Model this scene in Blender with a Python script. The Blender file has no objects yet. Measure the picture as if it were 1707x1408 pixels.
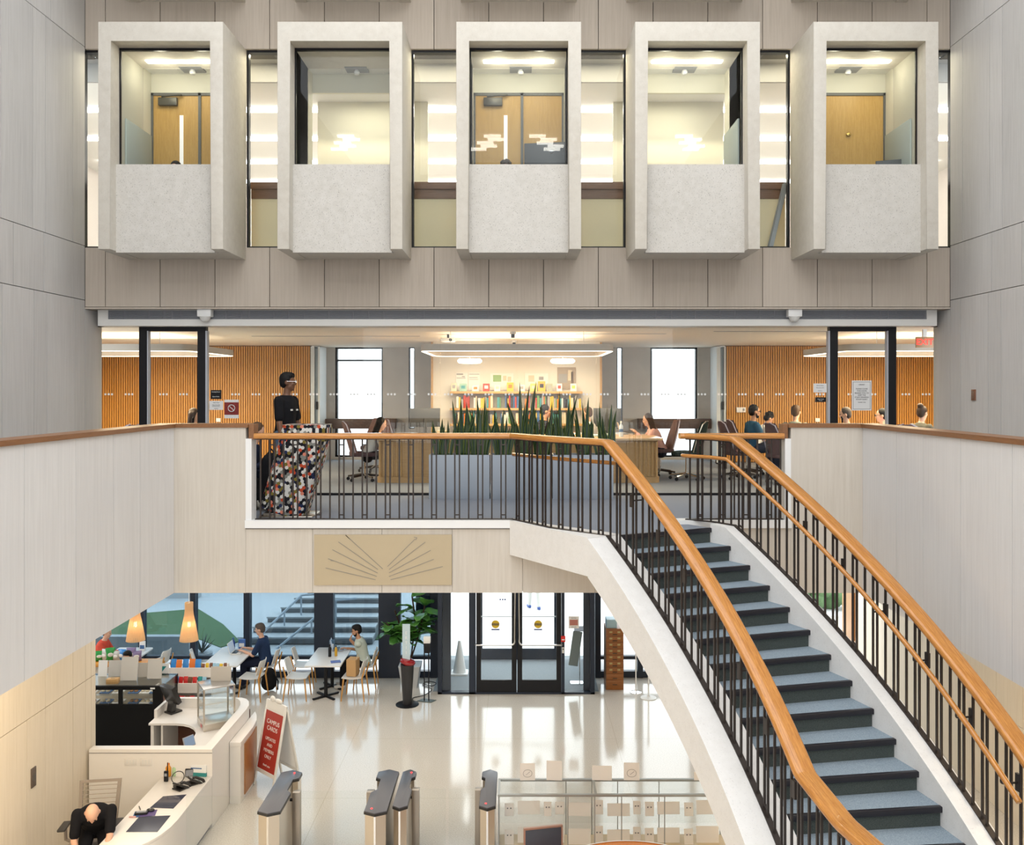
import bpy, bmesh, math, random
from mathutils import Vector, Matrix, noise as mnoise

# ------------------------------------------------------------------ camera, world, lights, exposure
SC = bpy.context.scene
COL = SC.collection
PI = math.pi
FPX, CX, CY, EYE = 1500.0, 864.0, 650.0, 6.37      # focal length and vanishing point in photo pixels, eye height
cam_d = bpy.data.cameras.new('camera')
cam = bpy.data.objects.new('camera', cam_d)
COL.objects.link(cam)
cam.location = (0, 0, EYE)
cam.rotation_euler = (PI/2, 0, 0)
cam_d.sensor_width = 36.0
cam_d.sensor_fit = 'HORIZONTAL'
cam_d.lens = 36.0*FPX/1707.0
cam_d.shift_x = (853.5-CX)/1707.0
cam_d.shift_y = (CY-704.0)/1707.0
cam_d.clip_start, cam_d.clip_end = 0.05, 300
SC.camera = cam

world = bpy.data.worlds.new('sky')
SC.world = world
world.use_nodes = True
bg = world.node_tree.nodes['Background']
bg.inputs['Color'].default_value = (0.90, 0.955, 1.0, 1)
bg.inputs['Strength'].default_value = 4.2

SC.view_settings.view_transform = 'Standard'
SC.view_settings.look = 'None'
SC.view_settings.gamma = 1.0
SC.view_settings.use_curve_mapping = False
SC.view_settings.exposure = 0.0
SC.cycles.use_denoising = True
SC.cycles.max_bounces = 8
SC.cycles.diffuse_bounces = 4
SC.cycles.glossy_bounces = 3
SC.cycles.transmission_bounces = 6
SC.cycles.transparent_max_bounces = 24
SC.cycles.sample_clamp_indirect = 6.0
SC.cycles.caustics_reflective = False
SC.cycles.caustics_refractive = False

def area(name, loc, size, energy, color=(1, 1, 1), rot=(0, 0, 0), spread=PI):
    d = bpy.data.lights.new(name, 'AREA')
    d.shape = 'RECTANGLE'
    d.size, d.size_y = size
    d.energy = energy
    d.color = color
    d.spread = spread
    o = bpy.data.objects.new(name, d)
    COL.objects.link(o)
    o.location = loc
    o.rotation_euler = rot
    return o

# daylight through the atrium roof glazing
area('skylight', (0, 3.15, 13.9), (11.0, 16.7), 1280, (0.92, 0.96, 1.0))
# unseen fill lamp behind the viewer, sized to hide its edge in the glass
area('opposite_window', (0, -5.0, 7.8), (11.0, 6.6), 560, (0.96, 0.98, 1.0), (PI/2, 0, 0))
# ceiling lights of the reading room (their loops hang at z 7.0)
for lx in (-7.2, 0.0, 7.2):
    area('reading_room_light', (lx, 15.93, 6.985), (2.9, 2.1), 380 if lx else 150, (1.0, 0.80, 0.52))
    area('reading_room_uplight', (lx, 15.93, 7.13), (2.6, 1.8), 32, (1.0, 0.86, 0.66), (PI, 0, 0))  # unseen uplight added to brighten the room's ceiling
# row lights of the upper floor hall
for ly in (14.9, 16.6, 18.3, 20.0):
    area('upper_hall_light', (0, ly, 11.0), (15.0, 0.12), 480, (1.0, 0.92, 0.84))
# lamps added to brighten the cream upstands and the entrance vestibule
area('window_head_light', (0, 13.25, 11.29), (12.2, 0.08), 170, (1.0, 0.90, 0.66))
area('vestibule_light', (-0.1, 20.0, 2.9), (2.2, 1.2), 60, (0.95, 0.98, 1.0))
# downlights over the ground floor, under the mezzanine
area('reception_downlights', (-5.1, 8.2, 3.9), (1.6, 5.0), 230, (1.0, 0.82, 0.58))
area('gallery_downlights', (5.4, 8.6, 3.9), (1.2, 6.0), 200, (1.0, 0.82, 0.58))
area('cafe_downlights', (-3.5, 15.5, 3.9), (8.0, 5.0), 190, (1.0, 0.93, 0.84))

MF = 4.8                      # mezzanine floor level
YF = 13.02                    # the facade plane above
YG = 13.45                    # the glass wall of the reading room
YR = 10.56                    # the front of the mezzanine

# ------------------------------------------------------------------ small helpers
def P(px, py, y):
    """point seen at photo pixel px, py at depth y"""
    return Vector(((px-CX)/FPX*y, y, EYE-(py-CY)/FPX*y))
def G(px, py, z=0.0):
    """point seen at photo pixel px, py at height z"""
    y = FPX*(EYE-z)/(py-CY)
    return Vector(((px-CX)/FPX*y, y, z))
def V(*a): return Vector(a)
def R(d): return math.radians(d)

class MB:
    def __init__(self, org=None, M=None):
        self.bm = bmesh.new()
        self.M = Matrix.Translation(-Vector(org)) if org is not None else (M or Matrix.Identity(4))
        self.uv = None
    def _new(self, vs, fs, M=None):
        m = self.M @ M if M is not None else self.M
        bv = [self.bm.verts.new(m @ Vector(v)) for v in vs]
        out = []
        for f in fs:
            try: out.append(self.bm.faces.new([bv[i] for i in f]))
            except ValueError: pass
        return bv, out
    def box(self, x0, x1, y0, y1, z0, z1, M=None, bev=0, seg=2):
        vs = [(x, y, z) for x in (x0, x1) for y in (y0, y1) for z in (z0, z1)]
        fs = [(0, 1, 3, 2), (4, 6, 7, 5), (0, 4, 5, 1), (2, 3, 7, 6), (0, 2, 6, 4), (1, 5, 7, 3)]
        bv, ff = self._new(vs, fs, M)
        if bev:
            es = list({e for f in ff for e in f.edges})
            bmesh.ops.bevel(self.bm, geom=es, offset=bev, segments=seg, affect='EDGES', profile=0.5)
        return self
    def cbox(self, c, s, rz=0, bev=0, seg=2, rot=None):
        M = Matrix.Translation(Vector(c)) @ (rot if rot is not None else Matrix.Rotation(rz, 4, 'Z'))
        return self.box(-s[0]/2, s[0]/2, -s[1]/2, s[1]/2, -s[2]/2, s[2]/2, M, bev, seg)
    def prism(self, pts, z0, z1, M=None, bev=0):
        """a plan polygon extruded upwards"""
        n = len(pts)
        a = sum(pts[i][0]*pts[(i+1) % n][1]-pts[(i+1) % n][0]*pts[i][1] for i in range(n))
        if a < 0: pts = pts[::-1]
        f0 = z0 if callable(z0) else (lambda i: z0)
        f1 = z1 if callable(z1) else (lambda i: z1)
        vs = [(p[0], p[1], f0(i)) for i, p in enumerate(pts)]+[(p[0], p[1], f1(i)) for i, p in enumerate(pts)]
        fs = [tuple(range(n))[::-1], tuple(range(n, 2*n))]+[(i, (i+1) % n, n+(i+1) % n, n+i) for i in range(n)]
        bv, ff = self._new(vs, fs, M)
        if bev:
            es = list({e for f in ff[:2] for e in f.edges})
            bmesh.ops.bevel(self.bm, geom=es, offset=bev, segments=2, affect='EDGES', profile=0.5)
        return self
    def poly(self, pts, M=None):
        self._new(pts, [tuple(range(len(pts)))], M)
        return self
    def loft(self, rings, cap=True, closed=False, M=None):
        n = len(rings[0]); k = len(rings)
        vs = [v for r in rings for v in r]
        fs = []
        for j in range(k if closed else k-1):
            a, b = j*n, ((j+1) % k)*n
            for i in range(n):
                fs.append((a+i, a+(i+1) % n, b+(i+1) % n, b+i))
        if cap and not closed:
            fs.append(tuple(range(n))[::-1]); fs.append(tuple(range((k-1)*n, k*n)))
        self._new(vs, fs, M)
        return self
    def sweep(self, path, prof, closed=False, cap=True, up=(0, 0, 1), uv=False):
        """prof = list of (side, up) offsets; path = list of points"""
        path = [Vector(p) for p in path]
        n = len(path); rings = []; L = [0.0]
        for i in range(n):
            a = path[i-1] if (i > 0 or closed) else path[i]
            b = path[(i+1) % n] if (i < n-1 or closed) else path[i]
            t = (b-a).normalized()
            u = Vector(up)
            s = t.cross(u)
            if s.length < 1e-4: s = t.cross(Vector((0, 1, 0)))
            s.normalize(); w = s.cross(t)
            k = 1.0
            if 0 < i < n-1 or closed:
                d0 = (path[i]-a).normalized(); d1 = (b-path[i]).normalized()
                k = 1/max(0.5, math.sqrt(max(0.05, (1+d0.dot(d1))/2)))
            rings.append([path[i]+s*p[0]*k+w*p[1] for p in prof])
            if i: L.append(L[-1]+(path[i]-path[i-1]).length)
        if uv and self.uv is None: self.uv = self.bm.loops.layers.uv.new('UVMap')
        m = len(prof)
        bvs = [[self.bm.verts.new(self.M @ v) for v in r] for r in rings]
        per = [0.0]
        for i in range(m):
            a, b = prof[i], prof[(i+1) % m]
            per.append(per[-1]+math.hypot(a[0]-b[0], a[1]-b[1]))
        for j in range(n if closed else n-1):
            j2 = (j+1) % n
            for i in range(m):
                i2 = (i+1) % m
                f = self.bm.faces.new((bvs[j][i], bvs[j][i2], bvs[j2][i2], bvs[j2][i]))
                if uv:
                    l1 = L[j]; l2 = L[j2] if j2 else L[j]+0.1
                    for lp, q in zip(f.loops, ((per[i], l1), (per[i+1], l1), (per[i+1], l2), (per[i], l2))): lp[self.uv].uv = q
        if cap and not closed:
            fa = self.bm.faces.new(bvs[0][::-1]); fb = self.bm.faces.new(bvs[-1])
            if uv:
                for f, rev in ((fa, True), (fb, False)):
                    for lp, q in zip(f.loops, prof[::-1] if rev else prof): lp[self.uv].uv = q
        return self
    def tube(self, path, r, seg=8, closed=False, cap=True, uv=False):
        return self.sweep(path, [(r*math.cos(2*PI*i/seg), r*math.sin(2*PI*i/seg)) for i in range(seg)], closed, cap, uv=uv)
    def cyl(self, p0, p1, r0, r1=None, seg=12, cap=True):
        p0, p1 = Vector(p0), Vector(p1); r1 = r0 if r1 is None else r1
        t = (p1-p0).normalized()
        s = t.cross(Vector((0, 0, 1)))
        if s.length < 1e-3: s = Vector((1, 0, 0))
        s.normalize(); w = s.cross(t)
        cs = [(math.cos(2*PI*i/seg), math.sin(2*PI*i/seg)) for i in range(seg)]
        return self.loft([[p0+(s*c+w*q)*r0 for c, q in cs], [p1+(s*c+w*q)*r1 for c, q in cs]], cap)
    def lathe(self, prof, c=(0, 0, 0), seg=20, M=None, cap=True):
        c = Vector(c)
        rings = [[c+Vector((max(r, 1e-4)*math.cos(2*PI*i/seg), max(r, 1e-4)*math.sin(2*PI*i/seg), z)) for i in range(seg)] for r, z in prof]
        return self.loft(rings, cap, M=M)
    def ball(self, c, r, seg=14, rings=9, M=None):
        r = (r, r, r) if isinstance(r, (int, float)) else r
        c = Vector(c)
        rg = []
        for j in range(rings+1):
            a = -PI/2+PI*(j+0.001)/(rings+0.002)
            rg.append([c+Vector((r[0]*math.cos(a)*math.cos(2*PI*i/seg), r[1]*math.cos(a)*math.sin(2*PI*i/seg), r[2]*math.sin(a))) for i in range(seg)])
        return self.loft(rg, True, M=M)
    def caps(self, p0, p1, r0, r1=None, seg=12):
        """a capsule with two end radii"""
        p0, p1 = Vector(p0), Vector(p1); r1 = r0 if r1 is None else r1
        t = p1-p0
        t = t.normalized() if t.length > 1e-6 else Vector((0, 0, 1))
        s = t.cross(Vector((0, 0, 1)))
        if s.length < 1e-3: s = Vector((1, 0, 0))
        s.normalize(); w = s.cross(t)
        cs = [(math.cos(2*PI*i/seg), math.sin(2*PI*i/seg)) for i in range(seg)]
        rg = []
        for a in (-88, -55, -25, 0):
            rg.append([p0+t*r0*math.sin(R(a))+(s*c+w*q)*r0*math.cos(R(a)) for c, q in cs])
        for a in (0, 25, 55, 88):
            rg.append([p1+t*r1*math.sin(R(a))+(s*c+w*q)*r1*math.cos(R(a)) for c, q in cs])
        return self.loft(rg, True)
    def build(self, name, mat, parent=None, smooth=40, mods=None, loc=None, rot=None):
        bmesh.ops.recalc_face_normals(self.bm, faces=self.bm.faces[:])
        me = bpy.data.meshes.new(name)
        self.bm.to_mesh(me); self.bm.free()
        for m in (mat if isinstance(mat, (list, tuple)) else [mat]): me.materials.append(m)
        if smooth:
            me.shade_smooth()
            if smooth < 180: me.set_sharp_from_angle(angle=R(smooth))
        o = bpy.data.objects.new(name, me)
        COL.objects.link(o)
        if parent is not None: o.parent = parent
        if loc is not None: o.location = loc
        if rot is not None: o.rotation_euler = rot
        return o

def tag(o, label=None, cat=None, group=None, kind=None):
    if label: o['label'] = label
    if cat: o['category'] = cat
    if group: o['group'] = group
    if kind: o['kind'] = kind
    return o
def thing(name, label, cat, loc=(0, 0, 0), rz=0.0, group=None):
    o = bpy.data.objects.new(name, None)
    o.empty_display_size = 0.1
    COL.objects.link(o)
    o.location = loc; o.rotation_euler = (0, 0, rz)
    return tag(o, label, cat, group)
def struct(o):
    o['kind'] = 'structure'
    return o
def dup(root, loc=None, rz=None, label=None, group=None):
    """a copy of a thing with copies of its parts and sub-parts"""
    r = root.copy(); COL.objects.link(r)
    if loc is not None: r.location = loc
    if rz is not None: r.rotation_euler = (0, 0, rz)
    if label: r['label'] = label
    if group: r['group'] = group
    for ch in list(root.children):
        c = ch.copy(); COL.objects.link(c); c.parent = r
        for g in list(ch.children):
            d = g.copy(); COL.objects.link(d); d.parent = c
    return r
def rect_prof(w, h, r=0.0, seg=3):
    """rounded rectangle profile"""
    if r <= 0: return [(-w/2, -h/2), (w/2, -h/2), (w/2, h/2), (-w/2, h/2)]
    out = []
    for cx, cy, a0 in ((w/2-r, -h/2+r, -90), (w/2-r, h/2-r, 0), (-w/2+r, h/2-r, 90), (-w/2+r, -h/2+r, 180)):
        for i in range(seg+1):
            a = R(a0+90*i/seg); out.append((cx+r*math.cos(a), cy+r*math.sin(a)))
    return out
def text(body, name, mat, size, M, parent=None, align='CENTER', extrude=0.001):
    c = bpy.data.curves.new(name, 'FONT')
    c.body = body; c.size = size; c.align_x = align; c.align_y = 'CENTER'; c.extrude = extrude
    c.materials.append(mat)
    q = bpy.data.objects.new(name, c)
    me = bpy.data.meshes.new_from_object(q)
    me.name = name
    bpy.data.objects.remove(q); bpy.data.curves.remove(c)
    o = bpy.data.objects.new(name, me)
    COL.objects.link(o)
    if parent is not None: o.parent = parent
    o.matrix_local = M
    return o
FACE = Matrix.Rotation(PI/2, 4, 'X')        # turns a text or plate laid in XY to face the viewer (-Y)

# ------------------------------------------------------------------ materials
def mat(name, color=(0.5, 0.5, 0.5), rough=0.5, metal=0.0, emit=0, ecol=None, spec=0.5, coat=0.0):
    m = bpy.data.materials.new(name); m.use_nodes = True
    b = m.node_tree.nodes['Principled BSDF']
    b.inputs['Base Color'].default_value = (*color, 1)
    b.inputs['Roughness'].default_value = rough
    b.inputs['Metallic'].default_value = metal
    b.inputs['Specular IOR Level'].default_value = spec
    b.inputs['Coat Weight'].default_value = coat
    if emit:
        b.inputs['Emission Color'].default_value = (*(ecol or color), 1)
        b.inputs['Emission Strength'].default_value = emit
    return m
class NT:
    def __init__(self, m):
        self.m = m; self.t = m.node_tree; self.b = self.t.nodes['Principled BSDF']
    def n(self, typ, **kw):
        nd = self.t.nodes.new(typ)
        for k, v in kw.items():
            if k in nd.inputs: nd.inputs[k].default_value = v
            else: setattr(nd, k, v)
        return nd
    def l(self, a, b): self.t.links.new(a, b)
    def ramp(self, src, stops):
        r = self.n('ShaderNodeValToRGB')
        e = r.color_ramp.elements
        while len(e) < len(stops): e.new(0.5)
        for el, (p, c) in zip(e, stops): el.position = p; el.color = (*c, 1)
        self.l(src, r.inputs[0]); return r.outputs[0]
    def coord(self, which='Object', scale=(1, 1, 1), rot=(0, 0, 0)):
        if which == 'World':
            g = self.n('ShaderNodeNewGeometry'); src = g.outputs['Position']
        else:
            g = self.n('ShaderNodeTexCoord'); src = g.outputs[which]
        mp = self.n('ShaderNodeMapping'); mp.inputs['Scale'].default_value = scale; mp.inputs['Rotation'].default_value = rot
        self.l(src, mp.inputs[0]); return mp.outputs[0]
    def noise(self, vec, scale=5, detail=3, rough=0.5, dist=0):
        nd = self.n('ShaderNodeTexNoise'); nd.inputs['Scale'].default_value = scale; nd.inputs['Detail'].default_value = detail
        nd.inputs['Roughness'].default_value = rough; nd.inputs['Distortion'].default_value = dist
        self.l(vec, nd.inputs['Vector']); return nd.outputs['Fac']
    def mix(self, a, b, f, mode='MIX'):
        x = self.n('ShaderNodeMix'); x.data_type = 'RGBA'; x.blend_type = mode
        for s, i in ((a, 6), (b, 7)):
            if isinstance(s, tuple): x.inputs[i].default_value = (*s, 1)
            else: self.l(s, x.inputs[i])
        if isinstance(f, (int, float)): x.inputs[0].default_value = f
        else: self.l(f, x.inputs[0])
        return x.outputs[2]
    def bump(self, src, strength=0.2, dist=0.01):
        b = self.n('ShaderNodeBump'); b.inputs['Strength'].default_value = strength; b.inputs['Distance'].default_value = dist
        self.l(src, b.inputs['Height']); self.l(b.outputs[0], self.b.inputs['Normal'])
    def base(self, s): self.l(s, self.b.inputs['Base Color'])

def stone(name, c1, c2, scale=(1, 1, 1), island=0.12, rough=0.75, speck=0.0, bump=0.0, streak=True):
    """board-marked stone panel: vertical streaks, cloudy tone, each panel a tone of its own"""
    m = mat(name, c1, rough, spec=0.25); t = NT(m)
    st = t.noise(t.coord('World', (9*scale[0], 9*scale[1], 0.35)) if streak else t.coord('World', (3, 3, 3)), 4, 4, 0.6)
    cl = t.noise(t.coord('World', (1, 1, 1)), 1.1, 4, 0.55)
    col = t.ramp(st, [(0.3, c1), (0.72, c2)])
    col = t.mix(col, c2, t.ramp(cl, [(0.35, (0, 0, 0)), (0.75, (0.7, 0.7, 0.7))]))
    if island:
        g = t.n('ShaderNodeNewGeometry')
        d = tuple(max(0, 1-island) for _ in range(3))
        r = t.ramp(g.outputs['Random Per Island'], [(0, d), (1, (1, 1, 1))])
        col = t.mix(col, r, 1.0, 'MULTIPLY')
    if speck:
        v = t.noise(t.coord('World'), 75, 2, 0.6)
        col = t.mix(col, tuple(x*0.45 for x in c1), t.ramp(v, [(0.62, (0, 0, 0)), (0.68, (speck, speck, speck))]))
        if bump: t.bump(v, bump, 0.006)
    t.base(col)
    return m
def wood(name, c1, c2, axis='UV', scale=(1, 1, 1), rough=0.4, coat=0.0, fine=1.0):
    m = mat(name, c1, rough, coat=coat); t = NT(m)
    v = t.coord(axis, scale)
    a = t.noise(v, 6*fine, 5, 0.6, 0.6)
    b = t.noise(v, 30*fine, 3, 0.6, 0.2)
    col = t.mix(t.ramp(a, [(0.3, c1), (0.7, c2)]), tuple(x*0.72 for x in c1), t.ramp(b, [(0.5, (0, 0, 0)), (0.75, (0.55, 0.55, 0.55))]))
    t.base(col)
    return m
def fabric(name, c1, c2, scale=220, rough=0.95):
    m = mat(name, c1, rough, spec=0.1); t = NT(m)
    a = t.noise(t.coord('Object'), scale, 2, 0.7)
    t.base(t.ramp(a, [(0.35, c1), (0.65, c2)]))
    t.bump(a, 0.15, 0.003)
    return m
def glass(name, tint=(1, 1, 1), refl=1.0, ior=1.45):
    m = bpy.data.materials.new(name); m.use_nodes = True
    t = m.node_tree; t.nodes.clear()
    out = t.nodes.new('ShaderNodeOutputMaterial'); mx = t.nodes.new('ShaderNodeMixShader')
    tr = t.nodes.new('ShaderNodeBsdfTransparent'); gl = t.nodes.new('ShaderNodeBsdfGlossy')
    fr = t.nodes.new('ShaderNodeLayerWeight'); fr.inputs[0].default_value = 0.5
    pw = t.nodes.new('ShaderNodeMath'); pw.operation = 'POWER'; pw.inputs[1].default_value = 5.0
    mu = t.nodes.new('ShaderNodeMath'); mu.operation = 'MULTIPLY_ADD'; mu.inputs[2].default_value = 0.035*refl
    tr.inputs[0].default_value = (*tint, 1); gl.inputs['Roughness'].default_value = 0.0
    mu.inputs[1].default_value = 0.6*refl
    t.links.new(fr.outputs['Facing'], pw.inputs[0]); t.links.new(pw.outputs[0], mu.inputs[0]); t.links.new(mu.outputs[0], mx.inputs[0])
    t.links.new(tr.outputs[0], mx.inputs[1]); t.links.new(gl.outputs[0], mx.inputs[2]); t.links.new(mx.outputs[0], out.inputs[0])
    return m

M_panel = stone('limestone_panel', (0.455, 0.39, 0.325), (0.54, 0.475, 0.405), island=0.14)
M_panel_side = stone('limestone_side_panel', (0.525, 0.51, 0.495), (0.62, 0.605, 0.59), island=0.08)
M_parapet = stone('pale_parapet_stone', (0.64, 0.635, 0.635), (0.72, 0.715, 0.715), island=0.05)
M_fascia = stone('fascia_stone', (0.53, 0.48, 0.415), (0.61, 0.565, 0.50), island=0.03)
M_cream = stone('cream_panel', (0.66, 0.58, 0.46), (0.74, 0.66, 0.54), island=0.05)  # warm light below the mezzanine is put into this cream
M_frame = stone('cast_concrete_frame', (0.56, 0.52, 0.455), (0.635, 0.60, 0.535), island=0.0, speck=0.16, streak=False)
M_spandrel = stone('speckled_concrete', (0.53, 0.505, 0.46), (0.61, 0.585, 0.545), island=0.0, speck=0.75, streak=False, bump=0.25)
M_stringer = stone('stair_terrazzo', (0.74, 0.725, 0.70), (0.80, 0.79, 0.77), island=0.0, speck=0.2, streak=False)
M_joint = mat('dark_joint', (0.10, 0.09, 0.08), 0.9)
M_white = mat('white_paint', (0.78, 0.78, 0.77), 0.55)
M_wall_white = mat('warm_white_wall', (0.72, 0.68, 0.62), 0.7)
M_black = mat('black_metal', (0.007, 0.007, 0.009), 0.4, spec=0.3)
M_steel_dark = mat('bronze_black_steel', (0.035, 0.026, 0.022), 0.42, metal=0.3)
M_navyframe = mat('dark_blue_grey_aluminium', (0.020, 0.028, 0.046), 0.4, metal=0.1, spec=0.35)
M_steel = mat('brushed_steel', (0.62, 0.57, 0.50), 0.28, metal=1.0)
M_chrome = mat('chrome', (0.8, 0.8, 0.8), 0.12, metal=1.0)
M_rail = wood('oiled_oak_rail', (0.36, 0.13, 0.018), (0.62, 0.275, 0.058), 'UV', (16, 0.9, 1), rough=0.24, coat=0.5)
M_cap = wood('walnut_cap', (0.20, 0.085, 0.03), (0.28, 0.125, 0.05), 'World', (12, 1.0, 12), rough=0.4)
M_glass = glass('clear_glass', (0.97, 0.985, 0.98), 0.5)
M_glass_tint = glass('grey_blue_glass', (0.42, 0.50, 0.58), 1.0)
M_glass_case = glass('display_glass', (0.98, 0.99, 0.988), 0.9)
# ------------------------------------------------------------------ the setting
def panels_y(name, x, side, cells, mt, thick=0.05, gap=0.010):
    """wall in a plane of constant x; cells = (y0, y1, z0, z1); side = +1 when its visible face looks to +x"""
    b = MB()
    for (y0, y1, z0, z1) in cells:
        xa, xb = (x-thick, x) if side > 0 else (x, x+thick)
        b.box(xa, xb, y0+gap/2, y1-gap/2, z0+gap/2, z1-gap/2)
    return struct(b.build(name, mt, smooth=0))
def panels_x(name, y, cells, mt, thick=0.05, gap=0.010):
    b = MB()
    for (x0, x1, z0, z1) in cells:
        b.box(x0+gap/2, x1-gap/2, y, y+thick, z0+gap/2, z1-gap/2)
    return struct(b.build(name, mt, smooth=0))

XL, XR = -6.27, 6.25
# upper facade: two bands of stone panels above and below the window strip
je = [XL, -5.975]+[-5.975+0.7925*k for k in range(1, 16)]+[XR]
je = [e for i, e in enumerate(je) if i == 0 or e-je[i-1] > 0.08]
ZS0, ZS1 = 8.436, 11.30
panels_x('wall_facade_band', YF, [(a, b, 7.57, ZS0) for a, b in zip(je, je[1:])], M_panel)
panels_x('wall_facade_top', YF, [(a, b, ZS1, 13.9) for a, b in zip(je, je[1:])], M_panel)
b = MB(); b.box(XL, XR, YF+0.05, YF+0.40, 7.572, ZS0-0.002); b.box(XL, XR, YF+0.05, YF+0.40, ZS1+0.002, 13.9)
struct(b.build('wall_facade_backing', M_joint, smooth=0))
b = MB(); b.box(XL-0.2, XR+0.2, YF+0.003, YG+0.15, 7.545, 7.569)
struct(b.build('trim_1', M_panel, smooth=0))

# tall side walls of the atrium, three courses of panels of alternating width
def side_cells(z0, z1, seq, ys, yend=-4.0):
    out = []; y = ys; i = 0
    while y > yend:
        w = seq[i % len(seq)]; out.append((max(yend, y-w), y, z0, z1)); y -= w; i += 1
    return out
for s, x, nm in ((1, XL, 'left'), (-1, XR, 'right')):
    cells = side_cells(11.33, 13.9, (0.95, 0.7, 0.95), YF) + side_cells(8.455, 11.33, (0.36, 0.73, 0.31, 0.72, 0.8), YF) \
        + side_cells(7.67, 8.455, (1.13, 0.72, 0.95), YF) + side_cells(4.0, 7.67, (0.31, 0.74, 0.32, 0.72, 0.9), YF)
    cells += [(YF, YG+0.1, 4.0, 7.545)]
    panels_y('wall_upper_'+nm, x, s, cells, M_panel_side)
    b = MB(); xa, xb = (x-0.35, x-0.05) if s > 0 else (x+0.05, x+0.35)
    b.box(xa, xb, -4, YG+0.1, 4.0, 7.6); b.box(xa, xb, -4, YF+0.02, 7.6, 13.9); b.box(xa, xb, YF+0.02, YF+0.42, 7.6, 8.43); b.box(xa, xb, YF+0.02, YF+0.42, 11.305, 13.9)
    struct(b.build('wall_backing_'+nm, M_joint, smooth=0))
    # lower wall, panels coloured cream for the warm light under the mezzanine walk
    if s > 0:
        cells = side_cells(2.16, 3.985, (0.14, 0.17, 0.37, 0.74, 1.1, 0.8), 13.35)+side_cells(0.0, 2.16, (0.14, 0.17, 0.37, 0.74, 0.45, 0.7, 0.8), 13.35)
        panels_y('wall_lower_'+nm, x, s, cells, M_cream)
        b = MB(); b.box(xa, xb, -4, 13.35, 0, 3.985)
        struct(b.build('wall_lower_backing_'+nm, M_joint, smooth=0))
    else:
        cells = side_cells(1.47, 3.985, (0.95, 0.72, 0.95), 14.7)+side_cells(0.0, 1.47, (0.95, 0.72, 0.95), 14.7)
        panels_y('wall_lower_'+nm, 7.3, s, cells, M_cream)
        b = MB(); ya = 14.7
        Mr = Matrix.Translation((7.3, 14.7, 0)) @ Matrix.Rotation(-math.atan2(1.2, 8.7), 4, 'Z')
        y = 0.0
        for w in (0.8, 0.95, 0.72, 0.95, 0.8, 0.95, 0.72, 0.95, 0.8):
            b.box(0, 0.05, y+0.004, y+w-0.004, 0, 3.985, M=Mr); y += w
        struct(b.build('wall_lower_far_'+nm, M_cream, smooth=0))
        b = MB(); b.box(0, 0.08, y, y+1.5, 0, 3.985, M=Mr); struct(b.build('wall_wood_'+nm, wood('tan_veneer', (0.45, 0.25, 0.12), (0.52, 0.31, 0.16), 'World', (6, 6, 0.8)), smooth=0))
        b = MB(); b.box(-0.03, 0.0, y+0.05, y+0.35, 0.15, 1.35, M=Mr); struct(b.build('trim_wood_inset', wood('deep_orange_veneer', (0.42, 0.15, 0.03), (0.48, 0.19, 0.05), 'World', (6, 6, 0.8)), smooth=0))
# roof over the atrium, closed to hold back the sky's light, and the far side behind the viewer
b = MB()
b.box(-8, 8, -6, 13.9, 13.95, 14.2)
struct(b.build('ceiling_atrium', M_wall_white, smooth=0))
b = MB()
for cx in (-5.5, -1.15, 1.15, 5.5):
    for k in range(5): b.box(cx-0.35+0.22*(k % 2)+0.12*k*(1 if cx < 0 else -1), cx+0.15+0.22*(k % 2)+0.12*k*(1 if cx < 0 else -1), -3.6+0.36*k, -3.45+0.36*k, 13.87, 13.93)
struct(b.build('ceiling_lamps', mat('roof_lamp', (1, 0.97, 0.92), 0.5, emit=22, ecol=(1, 0.96, 0.88)), smooth=0))
b = MB(); b.box(-7, 7, -5.6, -5.3, 0, 14); b.box(-7, XL-0.3, -5.6, -3.9, 0, 14); b.box(XR+0.3, 7, -5.6, -3.9, 0, 14)
struct(b.build('wall_behind', M_parapet, smooth=0))

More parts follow.
